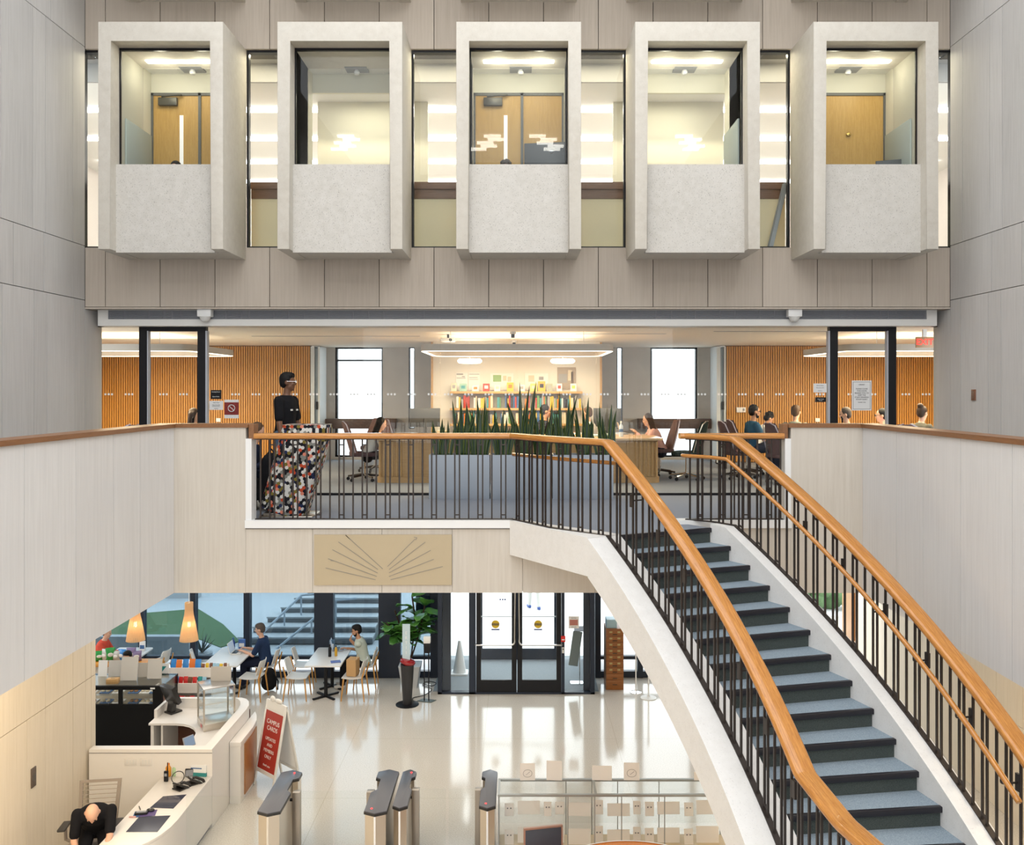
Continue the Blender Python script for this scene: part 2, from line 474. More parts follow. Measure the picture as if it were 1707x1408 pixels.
# ---- mezzanine: slab, carpet, parapets
M_carpet = fabric('grey_blue_carpet', (0.19, 0.215, 0.26), (0.29, 0.315, 0.36), 260)
b = MB()
b.box(-10, 10, YR+0.05, 20.5, 4.0, 4.785)
b.box(XL, -4.24, -4, YR+0.05, 4.0, 4.785); b.box(4.24, XR, -4, YR+0.05, 4.0, 4.785)
struct(b.build('slab_mezzanine', M_wall_white, smooth=0))
b = MB()
b.box(-10, 10, YR+0.12, 20.3, 4.785, MF)
b.box(XL, -4.24, -4, YR+0.12, 4.785, MF); b.box(4.24, XR, -4, YR+0.12, 4.785, MF)
struct(b.build('floor_mezzanine', M_carpet, smooth=0))
ZP = 5.93
for s, nm in ((-1, 'left'), (1, 'right')):
    ys = [YR, 9.61, 8.98, 8.22, 7.36, 6.35, 5.3, 4.3, 3.3, 2.2, 1.1, 0.1]
    b = MB()
    xo = 4.04
    for a, c in zip(ys, ys[1:]):
        x0, x1 = (xo, xo+0.10)
        b.box(min(s*x0, s*x1), max(s*x0, s*x1), c+0.003, a-0.003, 3.99, ZP)
    struct(b.build('wall_parapet_'+nm, M_parapet, smooth=0))
    b = MB(); b.box(min(s*(xo+0.10), s*(xo+0.22)), max(s*(xo+0.10), s*(xo+0.22)), 0.1, YR+0.2, 3.992, ZP-0.002)
    struct(b.build('wall_parapet_core_'+nm, M_parapet, smooth=0))
    # the short return that faces the viewer
    xe = 3.20
    b = MB(); b.box(min(s*xe, s*(xo+0.22)), max(s*xe, s*(xo+0.22)), YR, YR+0.2, 3.99, ZP)
    struct(b.build('wall_return_'+nm, M_fascia, smooth=0))
    b = MB(); b.box(min(s*(xe-0.07), s*xe), max(s*(xe-0.07), s*xe), YR-0.002, YR+0.19, 4.84, 5.80)
    struct(b.build('trim_return_'+nm, M_white, smooth=0))
    # wooden coping
    b = MB()
    pts = [(s*(xo-0.02), 0.1), (s*(xo-0.02), YR-0.02), (s*(xe-0.03), YR-0.02), (s*(xe-0.03), YR+0.22), (s*(xo+0.24), YR+0.22), (s*(xo+0.24), 0.1)]
    b.prism(pts, ZP, ZP+0.045, bev=0.006)
    b.box(min(s*(xe-0.09), s*(xe-0.03)), max(s*(xe-0.09), s*(xe-0.03)), YR+0.02, YR+0.2, ZP-0.14, ZP+0.04)
    struct(b.build('trim_coping_'+nm, M_cap, smooth=30))
# front fascia
fx = [-3.20, -2.415, -1.60, -0.775, 0.05, 0.9, 1.75, 2.6, 3.20]
panels_x('wall_fascia', YR, [(a, c, 3.99, 4.76) for a, c in zip(fx, fx[1:])], M_fascia, 0.05, 0.004)
b = MB(); b.box(-3.2, -0.05, YR-0.035, YR+0.16, 4.755, 4.845); b.box(1.9, 3.2, YR-0.035, YR+0.16, 4.755, 4.845)
b.cyl((1.9, YR+0.06, 4.80), (1.9, YR+0.06, 4.8452), 0.095, seg=20)
struct(b.build('trim_kerb', M_white, smooth=0))
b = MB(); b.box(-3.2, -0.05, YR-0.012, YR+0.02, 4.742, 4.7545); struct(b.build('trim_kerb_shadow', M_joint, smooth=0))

# ---- ground floor: polished terrazzo
M_terr = mat('polished_terrazzo', (0.58, 0.53, 0.46), 0.11, spec=0.6); t = NT(M_terr)
n1 = t.noise(t.coord('World'), 55, 3, 0.7); n2 = t.noise(t.coord('World'), 0.6, 3, 0.5)
bc = t.ramp(n1, [(0.36, (0.49, 0.455, 0.40)), (0.5, (0.61, 0.575, 0.52)), (0.66, (0.68, 0.65, 0.60))])
bc = t.mix(bc, (0.65, 0.62, 0.57), t.ramp(n2, [(0.3, (0, 0, 0)), (0.8, (0.5, 0.5, 0.5))]))
bt = t.n('ShaderNodeTexBrick'); bt.offset = 0.0; bt.inputs['Scale'].default_value = 1.0; bt.inputs['Brick Width'].default_value = 2.4; bt.inputs['Row Height'].default_value = 2.4
bt.inputs['Mortar Size'].default_value = 0.006; bt.inputs['Mortar Smooth'].default_value = 0; bt.inputs['Color1'].default_value = (0, 0, 0, 1); bt.inputs['Color2'].default_value = (0, 0, 0, 1); bt.inputs['Mortar'].default_value = (1, 1, 1, 1)
mp = t.n('ShaderNodeMapping'); mp.inputs['Location'].default_value = (0.62, 0.35, 0); g = t.n('ShaderNodeNewGeometry'); t.l(g.outputs['Position'], mp.inputs[0]); t.l(mp.outputs[0], bt.inputs['Vector'])
t.base(t.mix(bc, (0.52, 0.48, 0.41), bt.outputs['Color']))
b = MB(); b.box(-14, 12, -5, 20.2, -0.1, 0.0); b.box(3.9, 12, 20.2, 25.4, -0.1, 0.0)
struct(b.build('floor_ground', M_terr, smooth=0))

# ---- the white air grille band above the glass wall
M_grille = mat('grille_grey', (0.27, 0.28, 0.31), 0.5)
M_offwhite = mat('offwhite_metal', (0.70, 0.69, 0.66), 0.5)
xa, xb = P(163, 0, 13.2).x, P(1562, 0, 13.2).x
b = MB(); z0, z1 = P(0, 543, 13.2).z, 7.55
zg0, zg1 = P(0, 532, 13.2).z, P(0, 517, 13.2).z
b.box(xa, xb, 13.2, 13.42, z0, zg0); b.box(xa, xb, 13.2, 13.42, zg1, z1); b.box(xa, xa+0.15, 13.2, 13.42, zg0, zg1); b.box(xb-0.15, xb, 13.2, 13.42, zg0, zg1)
struct(b.build('trim_grille_band', M_offwhite, smooth=0))
vg = thing('air_grille', 'long grey louvred air grille in the white band above the glass wall', 'air grille', (0, 13.24, zg0))
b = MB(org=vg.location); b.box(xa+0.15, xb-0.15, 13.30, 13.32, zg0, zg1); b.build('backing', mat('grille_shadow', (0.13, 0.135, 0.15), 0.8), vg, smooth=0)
b = MB(org=vg.location)
for k in range(8):
    z = zg0+(zg1-zg0)*(k+0.5)/8
    b.box(xa+0.15, xb-0.15, 13.215, 13.29, z-0.005, z+0.005)
x = xa+0.15
rr = random.Random(4)
while x < xb-0.2:
    b.box(x, x+0.006, 13.21, 13.295, zg0, zg1); x += rr.choice((0.22, 0.23, 0.36, 0.12))
b.build('grille', M_grille, vg, smooth=0)
for px, lab in ((342, 'white ceiling speaker drum at the end of the grille above the left glass door'), (1324, 'white ceiling speaker drum at the end of the grille above the right glass door')):
    c = P(px, 524, 13.12)
    sp = thing('smoke_detector', lab.replace('ceiling speaker drum', 'smoke detector').replace('at the end of the grille ', 'on the grille '), 'smoke detector', (c.x, 13.12, c.z))
    b = MB(); b.box(-0.10, 0.10, -0.06, 0.079, -0.035, 0.075, bev=0.01); b.build('housing', M_white, sp)
    b = MB(); b.lathe([(0.001, -0.11), (0.04, -0.105), (0.062, -0.085), (0.08, -0.035)], seg=18); b.build('sensor_dome', M_offwhite, sp)

# ------------------------------------------------------------------ projecting concrete window boxes
BX = [-4.78, -2.385, 0.005, 2.395, 4.78]
ZB0, ZB1 = 8.253, 11.29
YB = 12.02
M_pvc = mat('painted_carrel_wall', (0.72, 0.69, 0.58), 0.7)
M_ctile = mat('ceiling_tile', (0.80, 0.79, 0.76), 0.8)
M_oakdoor = wood('yellow_oak_veneer', (0.50, 0.29, 0.07), (0.60, 0.37, 0.11), 'Object', (10, 10, 0.8), rough=0.45)
M_strip = mat('lit_strip', (1, 0.96, 0.85), 0.5, emit=9, ecol=(1, 0.95, 0.82))
M_acoustic = mat('pale_green_grey_panel', (0.42, 0.46, 0.43), 0.9)
def window_box(i, xc, z0=ZB0, full=True):
    dz = z0-ZB0
    w = thing('window_%d' % i, None, None, (xc, YB, z0)); w['kind'] = 'structure'
    zt = ZB1-ZB0; dp = YF-YB+0.04
    hw = 0.835; jw = 0.165; hd = 0.25
    b = MB()
    b.prism([(-hw, 0), (-hw, zt), (hw, zt), (hw, 0), (hw-jw, 0), (hw-jw, zt-hd), (-hw+jw, zt-hd), (-hw+jw, 0)], -dp, 0, M=Matrix.Rotation(PI/2, 4, 'X'), bev=0.008)
    b.build('concrete_surround', M_frame, w, smooth=30)
    b = MB()
    b.box(-hw+jw, hw-jw, 0.17, 0.30, -0.02, 1.175)
    b.build('spandrel_panel', M_spandrel, w, smooth=0)
    b = MB(); b.box(-hw+jw, hw-jw, 0.30, dp, 0.01, 0.2); b.build('soffit', M_frame, w, smooth=0)
    if not full: return w
    b = MB(); b.box(-hw+jw, hw-jw, 0.285, 0.297, 1.17, zt-hd+0.02); b.build('pane', M_glass, w, smooth=0)
    b = MB()
    b.box(-hw+jw, hw-jw, 0.27, 0.31, zt-hd-0.035, zt-hd+0.0); b.box(-hw+jw, -hw+jw+0.018, 0.275, 0.305, 1.175, zt-hd); b.box(hw-jw-0.018, hw-jw, 0.275, 0.305, 1.175, zt-hd)
    b.build('window_frame', M_black, w, smooth=0)
    return w
for i, xc in enumerate(BX):
    window_box(i+1, xc)
for i, xc in enumerate(BX):
    window_box(i+6, xc, 11.975, False)
# strip windows between the boxes
edges = [XL-0.06]
for xc in BX: edges += [xc-0.835, xc+0.835]
edges.append(XR+0.06)
for k in range(6):
    x0, x1 = edges[2*k], edges[2*k+1]
    w = thing('window_%d' % (11+k), None, None, ((x0+x1)/2, YF+0.10, ZS0)); w['kind'] = 'structure'
    hx = (x1-x0)/2; h = ZS1-ZS0
    b = MB(); b.box(-hx, hx, 0, 0.01, 0, h); b.build('pane', M_glass, w, smooth=0)
    b = MB(); f = 0.03
    b.box(-hx, -hx+f, -0.05, 0.04, 0, h); b.box(hx-f, hx, -0.05, 0.04, 0, h); b.box(-hx+f, hx-f, -0.05, 0.04, 0, 0.02); b.box(-hx+f, hx-f, -0.05, 0.04, h-0.03, h)
    b.build('window_frame', M_black, w, smooth=0)

# the upper hall behind the strip
YH = 21.2
b = MB(); b.box(-9, 9, YF+0.41, YH, 8.25, 8.436); struct(b.build('floor_upper_hall', mat('pale_hall_floor', (0.72, 0.68, 0.62), 0.6), smooth=0))  # unseen floor made pale to bounce light onto the hall ceiling
b = MB(); b.box(-9, 9, 13.66, YH, 11.03, 11.2)
struct(b.build('ceiling_upper_hall', M_ctile, smooth=0))
b = MB(); b.box(-9, 9, 13.62, 13.66, 11.03, 11.31); b.box(-9, 9, YF+0.41, 13.66, 11.305, 11.33); struct(b.build('ceiling_bulkhead', mat('grey_bulkhead', (0.33, 0.32, 0.31), 0.8), smooth=0))
M_hallwall = mat('pinkish_white_wall', (0.78, 0.735, 0.70), 0.8)
b = MB(); b.box(-9, 9, YH, YH+0.1, 8.4, 11.2); b.box(-9.1, -9, YF+0.45, YH, 8.4, 11.2); b.box(9, 9.1, YF+0.45, YH, 8.4, 11.2)
struct(b.build('wall_upper_hall', M_hallwall, smooth=0))
M_row = mat('lit_row', (1, 0.97, 0.92), 0.5, emit=10, ecol=(1, 0.96, 0.9))
for y in (14.9, 16.6, 18.3, 20.0):
    for x0, x1 in ((-8.5, -2.9), (-2.8, 2.8), (2.9, 8.5)):
        o = thing('ceiling_light', 'continuous lit linear ceiling light of the upper floor hall', 'ceiling light', ((x0+x1)/2, y, 11.0), 0, 'linear lights of the upper hall')
        b = MB(); b.box(-(x1-x0)/2, (x1-x0)/2, -0.05, 0.05, -0.02, 0.028); b.build('diffuser', M_row, o, smooth=0)
# guard rail of the hall seen in the gaps: cream upstand and brown top
M_upst = mat('warm_cream_panel', (0.78, 0.69, 0.47), 0.7)
M_brown = wood('brown_rail_board', (0.16, 0.085, 0.05), (0.22, 0.125, 0.08), 'World', (1, 1, 14), rough=0.5)
for k in range(6):
    x0, x1 = edges[2*k]-(0.0 if k == 0 else 0.10), edges[2*k+1]+(0.0 if k == 5 else 0.10)
    o = thing('guard_rail', 'brown topped cream upstand behind the strip window pane, '+('left end of the row', 'first gap between the concrete boxes', 'second gap between the concrete boxes', 'third gap between the concrete boxes', 'fourth gap, behind the ladder', 'right end of the row')[k], 'guard rail', ((x0+x1)/2, 13.62, 8.436), 0, 'brown rails behind the strip windows')
    hx = (x1-x0)/2
    b = MB(); b.box(-hx, hx, 0.02, 0.08, 0, 0.83); b.build('upstand', M_upst, o, smooth=0)
    b = MB(); b.box(-hx, hx, 0, 0.10, 0.83, 0.97, bev=0.008); b.box(-hx, hx, -0.03, 0.12, 0.97, 1.08, bev=0.008); b.build('top_board', M_brown, o, smooth=30)

# carrel rooms behind the boxes
CARREL_LIT = (1, 0, 1, 1, 1)
def bulb(name, loc, energy, color):
    d = bpy.data.lights.new(name, 'POINT'); d.energy = energy; d.color = color; d.shadow_soft_size = 0.06
    o = bpy.data.objects.new(name, d); COL.objects.link(o); o.location = loc
for i, xc in enumerate(BX):
    yb = 13.36
    hw = 0.70
    b = MB()
    b.box(xc-hw, xc-hw+0.03, YB+0.31, yb, ZB0+0.2, 11.12); b.box(xc+hw-0.03, xc+hw, YB+0.31, yb, ZB0+0.2, 11.12)
    struct(b.build('wall_carrel', M_pvc, smooth=0))
    b = MB(); b.box(xc-hw, xc+hw, YB+0.32, yb+0.06, 11.06, 11.12)
    for q in (-0.22, 0.38): b.box(xc+q, xc+q+0.012, YB+0.33, yb, 11.054, 11.0602)
    struct(b.build('ceiling_carrel', M_ctile, smooth=0))
    b = MB(); b.box(xc-hw, xc+hw, YB+0.31, yb+0.1, ZB0+0.19, ZB0+0.21); struct(b.build('floor_carrel', M_carpet, smooth=0))
    which = ('leftmost concrete box', 'second concrete box from the left', 'middle concrete box', 'second concrete box from the right', 'rightmost concrete box')[i]
    b = MB()
    b.box(xc-hw, xc+hw, yb, yb+0.06, 10.78, 11.06)
    struct(b.build('wall_carrel_header', M_pvc, smooth=0))
    if CARREL_LIT[i]:
        o = thing('ceiling_light', 'lit linear ceiling light inside the '+which, 'ceiling light', (xc, 12.78, 11.05))
        b = MB(); b.box(-0.5, 0.5, -0.05, 0.05, -0.025, 0.009); b.build('diffuser', M_strip, o, smooth=0)
        [bulb('carrel_light', (xc+q, 12.78, 10.86), 4.2, (1.0, 0.93, 0.72)) for q in (-0.3, 0.3)]
    o = thing('ceiling_vent', 'small dark square ceiling vent inside the '+which, 'vent', (xc+0.03, 13.12, 11.045))
    b = MB(); b.box(-0.16, 0.16, -0.12, 0.12, -0.012, 0.014); b.build('grille', M_grille, o, smooth=0)
    b = MB(); b.lathe([(0.001, -0.085), (0.035, -0.075), (0.045, -0.045), (0.03, -0.012)], seg=14); b.build('sensor_dome', M_white, o)
    if i in (0, 2, 4):
        d = thing('door_%d' % (i//2+1), None, None, (xc, yb, ZB0+0.21)); d['kind'] = 'structure'
        h = 10.78-(ZB0+0.21)
        xm = 0.05 if i < 4 else -0.36
        b = MB()
        b.box(-hw+0.06, xm-0.02, 0.01, 0.055, 0.0, h-0.04); b.build('door_leaf', M_oakdoor, d, smooth=0)
        b = MB(); b.box(xm+0.02, hw-0.06, 0.01, 0.055, 0.0, h-0.04); b.build('side_panel', M_oakdoor, d, smooth=0)
        b = MB(); b.box(-hw, -hw+0.06, -0.01, 0.07, 0, h); b.box(hw-0.06, hw, -0.01, 0.07, 0, h); b.box(xm-0.02, xm+0.02, -0.01, 0.07, 0, h); b.box(-hw, hw, -0.01, 0.07, h-0.04, h)
        b.build('door_frame', mat('grey_door_frame', (0.13, 0.13, 0.12), 0.5), d, smooth=0)
        if i < 4:
            b = MB(); xs = xm-0.30 if i == 0 else xm-0.27
            b.box(xs, xs+0.055, 0.004, 0.012, h-1.6, h-0.33); b.build('vision_slot', M_strip if 0 else mat('slot_white', (0.8, 0.78, 0.74), 0.4, emit=0.5), d, smooth=0)
            b = MB(); b.box(xs-0.30, xs-0.02, -0.06, 0.005, h-0.20, h-0.08, bev=0.012); b.cyl((xs-0.25, -0.04, h-0.065), (xs+0.05, -0.06, h-0.05), 0.012); b.cyl((xs+0.05, -0.06, h-0.05), (xs-0.02, 0.0, h-0.03), 0.01)
            b.build('door_closer', mat('closer_grey', (0.10, 0.095, 0.08), 0.4, metal=0.6), d)
        else:
            b = MB(); b.ball((0.12, -0.01, h-0.62), (0.04, 0.02, 0.03)); b.build('coat_hook', mat('brass', (0.7, 0.5, 0.15), 0.25, metal=1), d)
    else:
        b = MB(); b.box(xc-0.86, xc+0.92, 14.55, 14.65, 8.436, 11.03); struct(b.build('wall_office', M_pvc, smooth=0))
        area('office_light', (xc, 14.0, 10.98), (0.9, 0.3), 10, (1.0, 0.93, 0.72))
for i, s, lab in ((0, -1, 'leftmost'), (3, 1, 'second from right'), (4, 1, 'rightmost')):
    xc = BX[i]; x = xc+s*0.655
    o = thing('acoustic_panel', 'pale grey green pinboard on the side wall inside the %s concrete box' % lab, 'pinboard', (x, 12.9, 9.35))
    b = MB(); b.box(-0.012, 0.012, -0.44, 0.42, 0, 0.78, bev=0.004); b.build('board', M_acoustic, o)
# ------------------------------------------------------------------ the curving stair
RISE = 0.165
LC, LR = V(-5.44, 5.415, 0), 7.709
RC, RR = V(-4.41, 5.706, 0), 8.017
NST = 14
def Lp(k, o=0.0):
    """a point on the left edge line at step k (float), moved out by o"""
    a = R(33.65-1.867*k); d = V(math.cos(a), math.sin(a), 0)
    return LC+d*(LR-o)
def Rp(k, o=0.0):
    a = R(34.6-2.083*k); d = V(math.cos(a), math.sin(a), 0)
    return RC+d*(RR+o)
def zn(k): return MF-RISE*k
ST = thing('staircase', 'curving carpeted staircase with pale terrazzo stringers rising to the mezzanine', 'staircase', (2.2, 9.0, 0.0))
SO = ST.location
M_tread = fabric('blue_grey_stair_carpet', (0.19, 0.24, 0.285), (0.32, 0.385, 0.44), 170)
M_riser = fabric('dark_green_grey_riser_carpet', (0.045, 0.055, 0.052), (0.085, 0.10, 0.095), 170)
M_nose = mat('black_rubber_nosing', (0.012, 0.011, 0.016), 0.38)
land_l, land_r = V(2.42, 4.6, 0), V(3.95, 4.6, 0)
for k in range(NST+1):
    z = zn(k)
    last = k == NST
    if k == 0:
        quad = [Lp(0), Rp(0), V(1.95, YR+0.14, 0), V(0.45, YR+0.14, 0)]
        quad = [Lp(0, 0.02), Rp(0, 0.0), Rp(-0.55, 0.0), V(1.86, YR+0.12, 0), V(-0.06, YR+0.12, 0), V(0.48, 9.87, 0)]
    else:
        quad = [Lp(k), Rp(k), Rp(k-1.08), Lp(k-1.08)]
        if last: quad = [Lp(NST-1.08), land_l, land_r, Rp(NST-1.08)]
    bn = MB(org=SO)
    bn.prism([(p.x, p.y) for p in quad], z-0.035, z)
    bn.build('tread', M_carpet if k == 0 else M_tread, ST, smooth=0)
    if not last:
        a, c = Lp(k), Rp(k)
        n = V((c-a).y, -(c-a).x, 0).normalized()
        b = MB(org=SO)
        q = [a+n*0.025, c+n*0.025, c-n*0.015, a-n*0.015]
        b.prism([(p.x, p.y) for p in q], z-0.048, z+0.004, bev=0.006)
        b.build('nosing', M_nose, ST, smooth=30)
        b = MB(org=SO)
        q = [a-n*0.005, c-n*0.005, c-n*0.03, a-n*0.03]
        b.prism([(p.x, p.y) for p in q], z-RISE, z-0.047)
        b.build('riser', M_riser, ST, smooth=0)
# stringers: cross-section swept along the curve
def stringer(name, fn, o0, o1, depth, ks, z_of):
    b = MB(org=SO); rings = []
    for k in ks:
        p0, p1 = fn(k, o0), fn(k, o1); zt = z_of(k)
        rings.append([V(p0.x, p0.y, zt), V(p1.x, p1.y, zt), V(p1.x, p1.y, zt-depth), V(p0.x, p0.y, zt-depth)])
    b.loft(rings)
    return b.build(name, M_stringer, ST, smooth=30)
KS = [0.75+0.25*i for i in range(54)]
KS = [k for k in KS if k <= NST+0.01]
def zs(k): return min(MF+0.045, zn(k)+0.045+0.12)-0.0
SH = 0.06
def ztop(k): return min(MF+0.045, zn(k)+SH+RISE*0.6)
OUT = 0.43
stringer('stringer', Lp, 0.0, OUT, 0.40, KS, ztop)
stringer('stringer', Rp, 0.0, 0.21, 0.42, [0.0]+KS, ztop)
# upper end of the left stringer: the landing edge running back to the mezzanine front
e0 = V(-0.10, YR-0.035, 0); e1 = Lp(KS[0], OUT); i1 = Lp(KS[0], 0.0); i0 = V(0.12, YR-0.002, 0)
b = MB(org=SO)
zt = MF+0.045
b.prism([(e0.x, e0.y), (e1.x, e1.y), (i1.x, i1.y), (Lp(0, 0.02).x, Lp(0, 0.02).y), (0.30, YR-0.28), (i0.x, i0.y), (-0.10, YR-0.002)], zt-0.40, zt)
b.build('landing_edge', M_stringer, ST, smooth=0)
# soffit under flight and landing
b = MB(org=SO); rings = []
for k in KS:
    a, c = Lp(k, 0.02), Rp(k, 0.02)
    z = ztop(k)-0.36
    rings.append([V(a.x, a.y, z), V(c.x, c.y, z), V(c.x, c.y, z-0.04), V(a.x, a.y, z-0.04)])
b.loft(rings); b.build('soffit', M_stringer, ST, smooth=30)
b = MB(org=SO)
q = [V(-0.05, YR-0.002, 0), Lp(0, 0.1), Rp(-0.1, 0.0), V(2.1, YR-0.002, 0)]
b.prism([(p.x, p.y) for p in q], 4.44, 4.63); b.build('landing_slab', M_stringer, ST, smooth=0)
b = MB(org=SO)
b.box(2.0, 4.1, 4.55, 6.3, zn(NST)-0.4, zn(NST)-0.036); b.box(2.6, 2.9, 5.0, 5.3, 0, zn(NST)-0.39)
b.build('landing_block', M_stringer, ST, smooth=0)

# ------------------------------------------------------------------ railings
RAILPROF = [(x, y) for x, y in rect_prof(0.165, 0.066, 0.030, 3)]
SMALLPROF = [(0.024*math.cos(2*PI*i/10), 0.022*math.sin(2*PI*i/10)) for i in range(10)]
def smooth_path(pts, r=0.25, seg=6):
    """rounds the corners of a polyline"""
    pts = [Vector(p) for p in pts]; out = [pts[0]]
    for i in range(1, len(pts)-1):
        a, p, c = pts[i-1], pts[i], pts[i+1]
        ra = min(r, (a-p).length*0.45, (c-p).length*0.45)
        q0 = p+(a-p).normalized()*ra; q1 = p+(c-p).normalized()*ra
        for j in range(seg+1):
            u = j/seg; out.append(q0*(1-u)**2+p*2*u*(1-u)+q1*u*u)
    out.append(pts[-1]); return out
def arclen(path):
    L = [0.0]
    for a, c in zip(path, path[1:]): L.append(L[-1]+math.hypot(c.x-a.x, c.y-a.y))
    return L
def at_len(path, L, s):
    for i in range(len(path)-1):
        if L[i+1] >= s:
            u = (s-L[i])/max(1e-6, L[i+1]-L[i]); return path[i].lerp(path[i+1], u)
    return path[-1].copy()
BARW = 0.017
def railing(name, label, foot, height, org, first_pair=False, s0=0.03, grip=None):
    """foot = path of the shoe; a single bar and a pair alternate every 0.136 m"""
    t = thing(name, label, 'railing', org)
    top = [p+V(0, 0, height) for p in foot]
    b = MB(org=org); b.sweep(smooth_path(top, 0.05, 3), RAILPROF, uv=True); b.build('handrail', M_rail, t, smooth=60)
    b = MB(org=org); b.sweep([p-V(0, 0, 0.038) for p in top], rect_prof(0.045, 0.012)); b.build('top_bar', M_steel_dark, t, smooth=30)
    b = MB(org=org); b.sweep([p+V(0, 0, 0.006) for p in foot], rect_prof(0.05, 0.012)); b.build('shoe', M_steel_dark, t, smooth=30)
    L = arclen(foot); s = s0; k = 1 if first_pair else 0
    me = None; hs = height-0.045
    while s < L[-1]-0.02:
        ds = (-0.0275, 0.0275) if k % 2 else (0.0,)
        ps = []
        for d in ds:
            p = at_len(foot, L, s+d); q = at_len(foot, L, s+d+0.02)
            ang = math.atan2(q.y-p.y, q.x-p.x)
            if me is None:
                bb = MB(); bb.box(-BARW/2, BARW/2, -BARW/2, BARW/2, 0.005, hs)
                o = bb.build('baluster', M_steel_dark, t, smooth=0); me = o.data
            else:
                o = bpy.data.objects.new('baluster', me); COL.objects.link(o); o.parent = t
            o.location = p-Vector(org); o.rotation_euler = (0, 0, ang)
            ps.append(p)
        if len(ps) == 2:
            for dz in (0.055, hs-0.06):
                b = MB(org=org)
                b.sweep([ps[0]+V(0, 0, dz), ps[1]+V(0, 0, dz)], rect_prof(0.014, 0.014))
                b.build('spacer', M_steel_dark, t, smooth=0)
        s += 0.1364; k += 1
    return t
HR = 0.985
# mezzanine front rail, then the landing edge, then down the left side of the flight
SO_L = 0.165
flight = [Lp(k, SO_L)+V(0, 0, ztop(k)) for k in KS if k >= 0.75]
front = [V(-3.10, YR+0.055, MF+0.045), V(-0.06, YR+0.055, MF+0.045)]
lm = Lp(0.75, SO_L); 
footL1 = front
t1 = railing('railing', 'dark steel balustrade with oak handrail along the front of the mezzanine left of the stair', front, HR, V(-3.1, YR+0.055, MF+0.045), s0=0.06)
landing = [V(-0.06, YR+0.055, MF+0.045), V(0.36, 9.96, MF+0.045), V(lm.x, lm.y, MF+0.045)]
endl = [V(2.14, 5.9, zn(NST)+0.05), V(2.34, 4.8, zn(NST)+0.05)]
t2 = railing('railing', 'curving stair balustrade with wide oak handrail on the near left side of the flight', landing[:-1]+flight+endl, HR, V(lm.x, lm.y, MF), s0=0.10, first_pair=True)
# right side: from the stub by the right parapet round the tip and down
SO_R = 0.165
flightR = [Rp(k, SO_R)+V(0, 0, ztop(k)) for k in KS if k >= 0.75]
t3 = railing('railing', 'curving stair balustrade with oak handrail on the far right side of the flight', [V(1.98, YR+0.05, MF+0.045), Rp(-0.25, 0.12)+V(0, 0, MF+0.045)]+flightR+[V(4.05, 5.9, zn(NST)+0.05), V(4.1, 4.8, zn(NST)+0.05)], HR, V(3.0, 8.5, MF), s0=0.05)
t4 = railing('railing', 'short balustrade between the stair head and the right parapet return', [V(2.02, YR+0.06, MF+0.045), V(3.12, YR+0.06, MF+0.045)], HR, V(2.02, YR+0.06, MF+0.045), s0=0.12, first_pair=True)
b = MB(org=t4.location); b.sweep([V(1.90, YR+0.055, MF+0.045+HR), V(2.1, YR+0.055, MF+0.045+HR)], RAILPROF, uv=True); b.build('handrail', M_rail, t4, smooth=60)
# lower grip rails on brackets
def grip(parent, path, label, foot_off):
    org = parent.location
    b = MB(org=org); b.sweep(path, SMALLPROF, uv=True); b.build('grip_rail', M_rail, parent, smooth=180)
def brackets(parent, fn, ks, off_rail, off_shoe, zoff):
    for k in ks:
        org = parent.location
        a = fn(k, off_rail)+V(0, 0, ztop(k)+zoff-0.03); c = fn(k, off_shoe)+V(0, 0, ztop(k)+zoff-0.07)
        m = a.copy(); m.z = c.z
        b = MB(org=org); b.tube(smooth_path([a, m, c], 0.02, 3), 0.008, 6)
        n = (c-m).normalized()
        b.cbox(c, (0.05, 0.02, 0.13), math.atan2(n.y, n.x)+PI/2)
        b.build('bracket', M_steel_dark, parent, smooth=40)
GZ = 0.76
pR = [Rp(k, 0.03)+V(0, 0, ztop(k)+GZ) for k in KS if k >= 0.75]
tip = [V(2.02, YR+0.06, MF+0.045+GZ-0.02), V(1.93, YR+0.03, MF+0.045+GZ), V(1.92, YR-0.05, MF+0.045+GZ), V(2.0, YR-0.13, MF+0.045+GZ)]
grip(t3, smooth_path(tip, 0.05, 3)+[Rp(0.0, 0.0)+V(0, 0, MF+0.045+GZ)]+pR, '', 0)
brackets(t3, Rp, [0.2, 2.4, 4.2, 6.0, 7.9, 9.7, 11.5, 13.3], 0.03, 0.17, GZ)
pL = [Lp(k, 0.03)+V(0, 0, ztop(k)+GZ) for k in KS if k >= 0.75]
gl = [V(-0.06, YR+0.14, MF+0.045+GZ), V(0.42, 10.06, MF+0.045+GZ)]
grip(t2, smooth_path(gl+pL, 0.15, 4), '', 0)
brackets(t2, Lp, [2.4, 4.2, 6.0, 7.9, 9.7, 11.5, 13.3], 0.03, 0.165, GZ)
# ------------------------------------------------------------------ people
SKIN_L = mat('skin_light', (0.62, 0.36, 0.25), 0.5); SKIN_M = mat('skin_tan', (0.46, 0.24, 0.14), 0.5); SKIN_D = mat('skin_brown', (0.15, 0.068, 0.036), 0.45)
HAIR_B = mat('black_hair', (0.008, 0.007, 0.007), 0.6, spec=0.2); HAIR_BR = mat('dark_brown_hair', (0.035, 0.019, 0.012), 0.55, spec=0.25); HAIR_G = mat('greying_hair', (0.075, 0.062, 0.054), 0.6, spec=0.25); HAIR_LB = mat('light_brown_hair', (0.085, 0.048, 0.026), 0.6, spec=0.25)
M_eye = mat('eye', (0.02, 0.015, 0.012), 0.2); M_lip = mat('lips', (0.35, 0.13, 0.10), 0.5)
def cloth(name, c, rough=0.9):
    m = mat(name, c, rough, spec=0.15); t = NT(m)
    n = t.noise(t.coord('Object'), 9, 3, 0.6)
    t.bump(n, 0.35, 0.02)
    return m
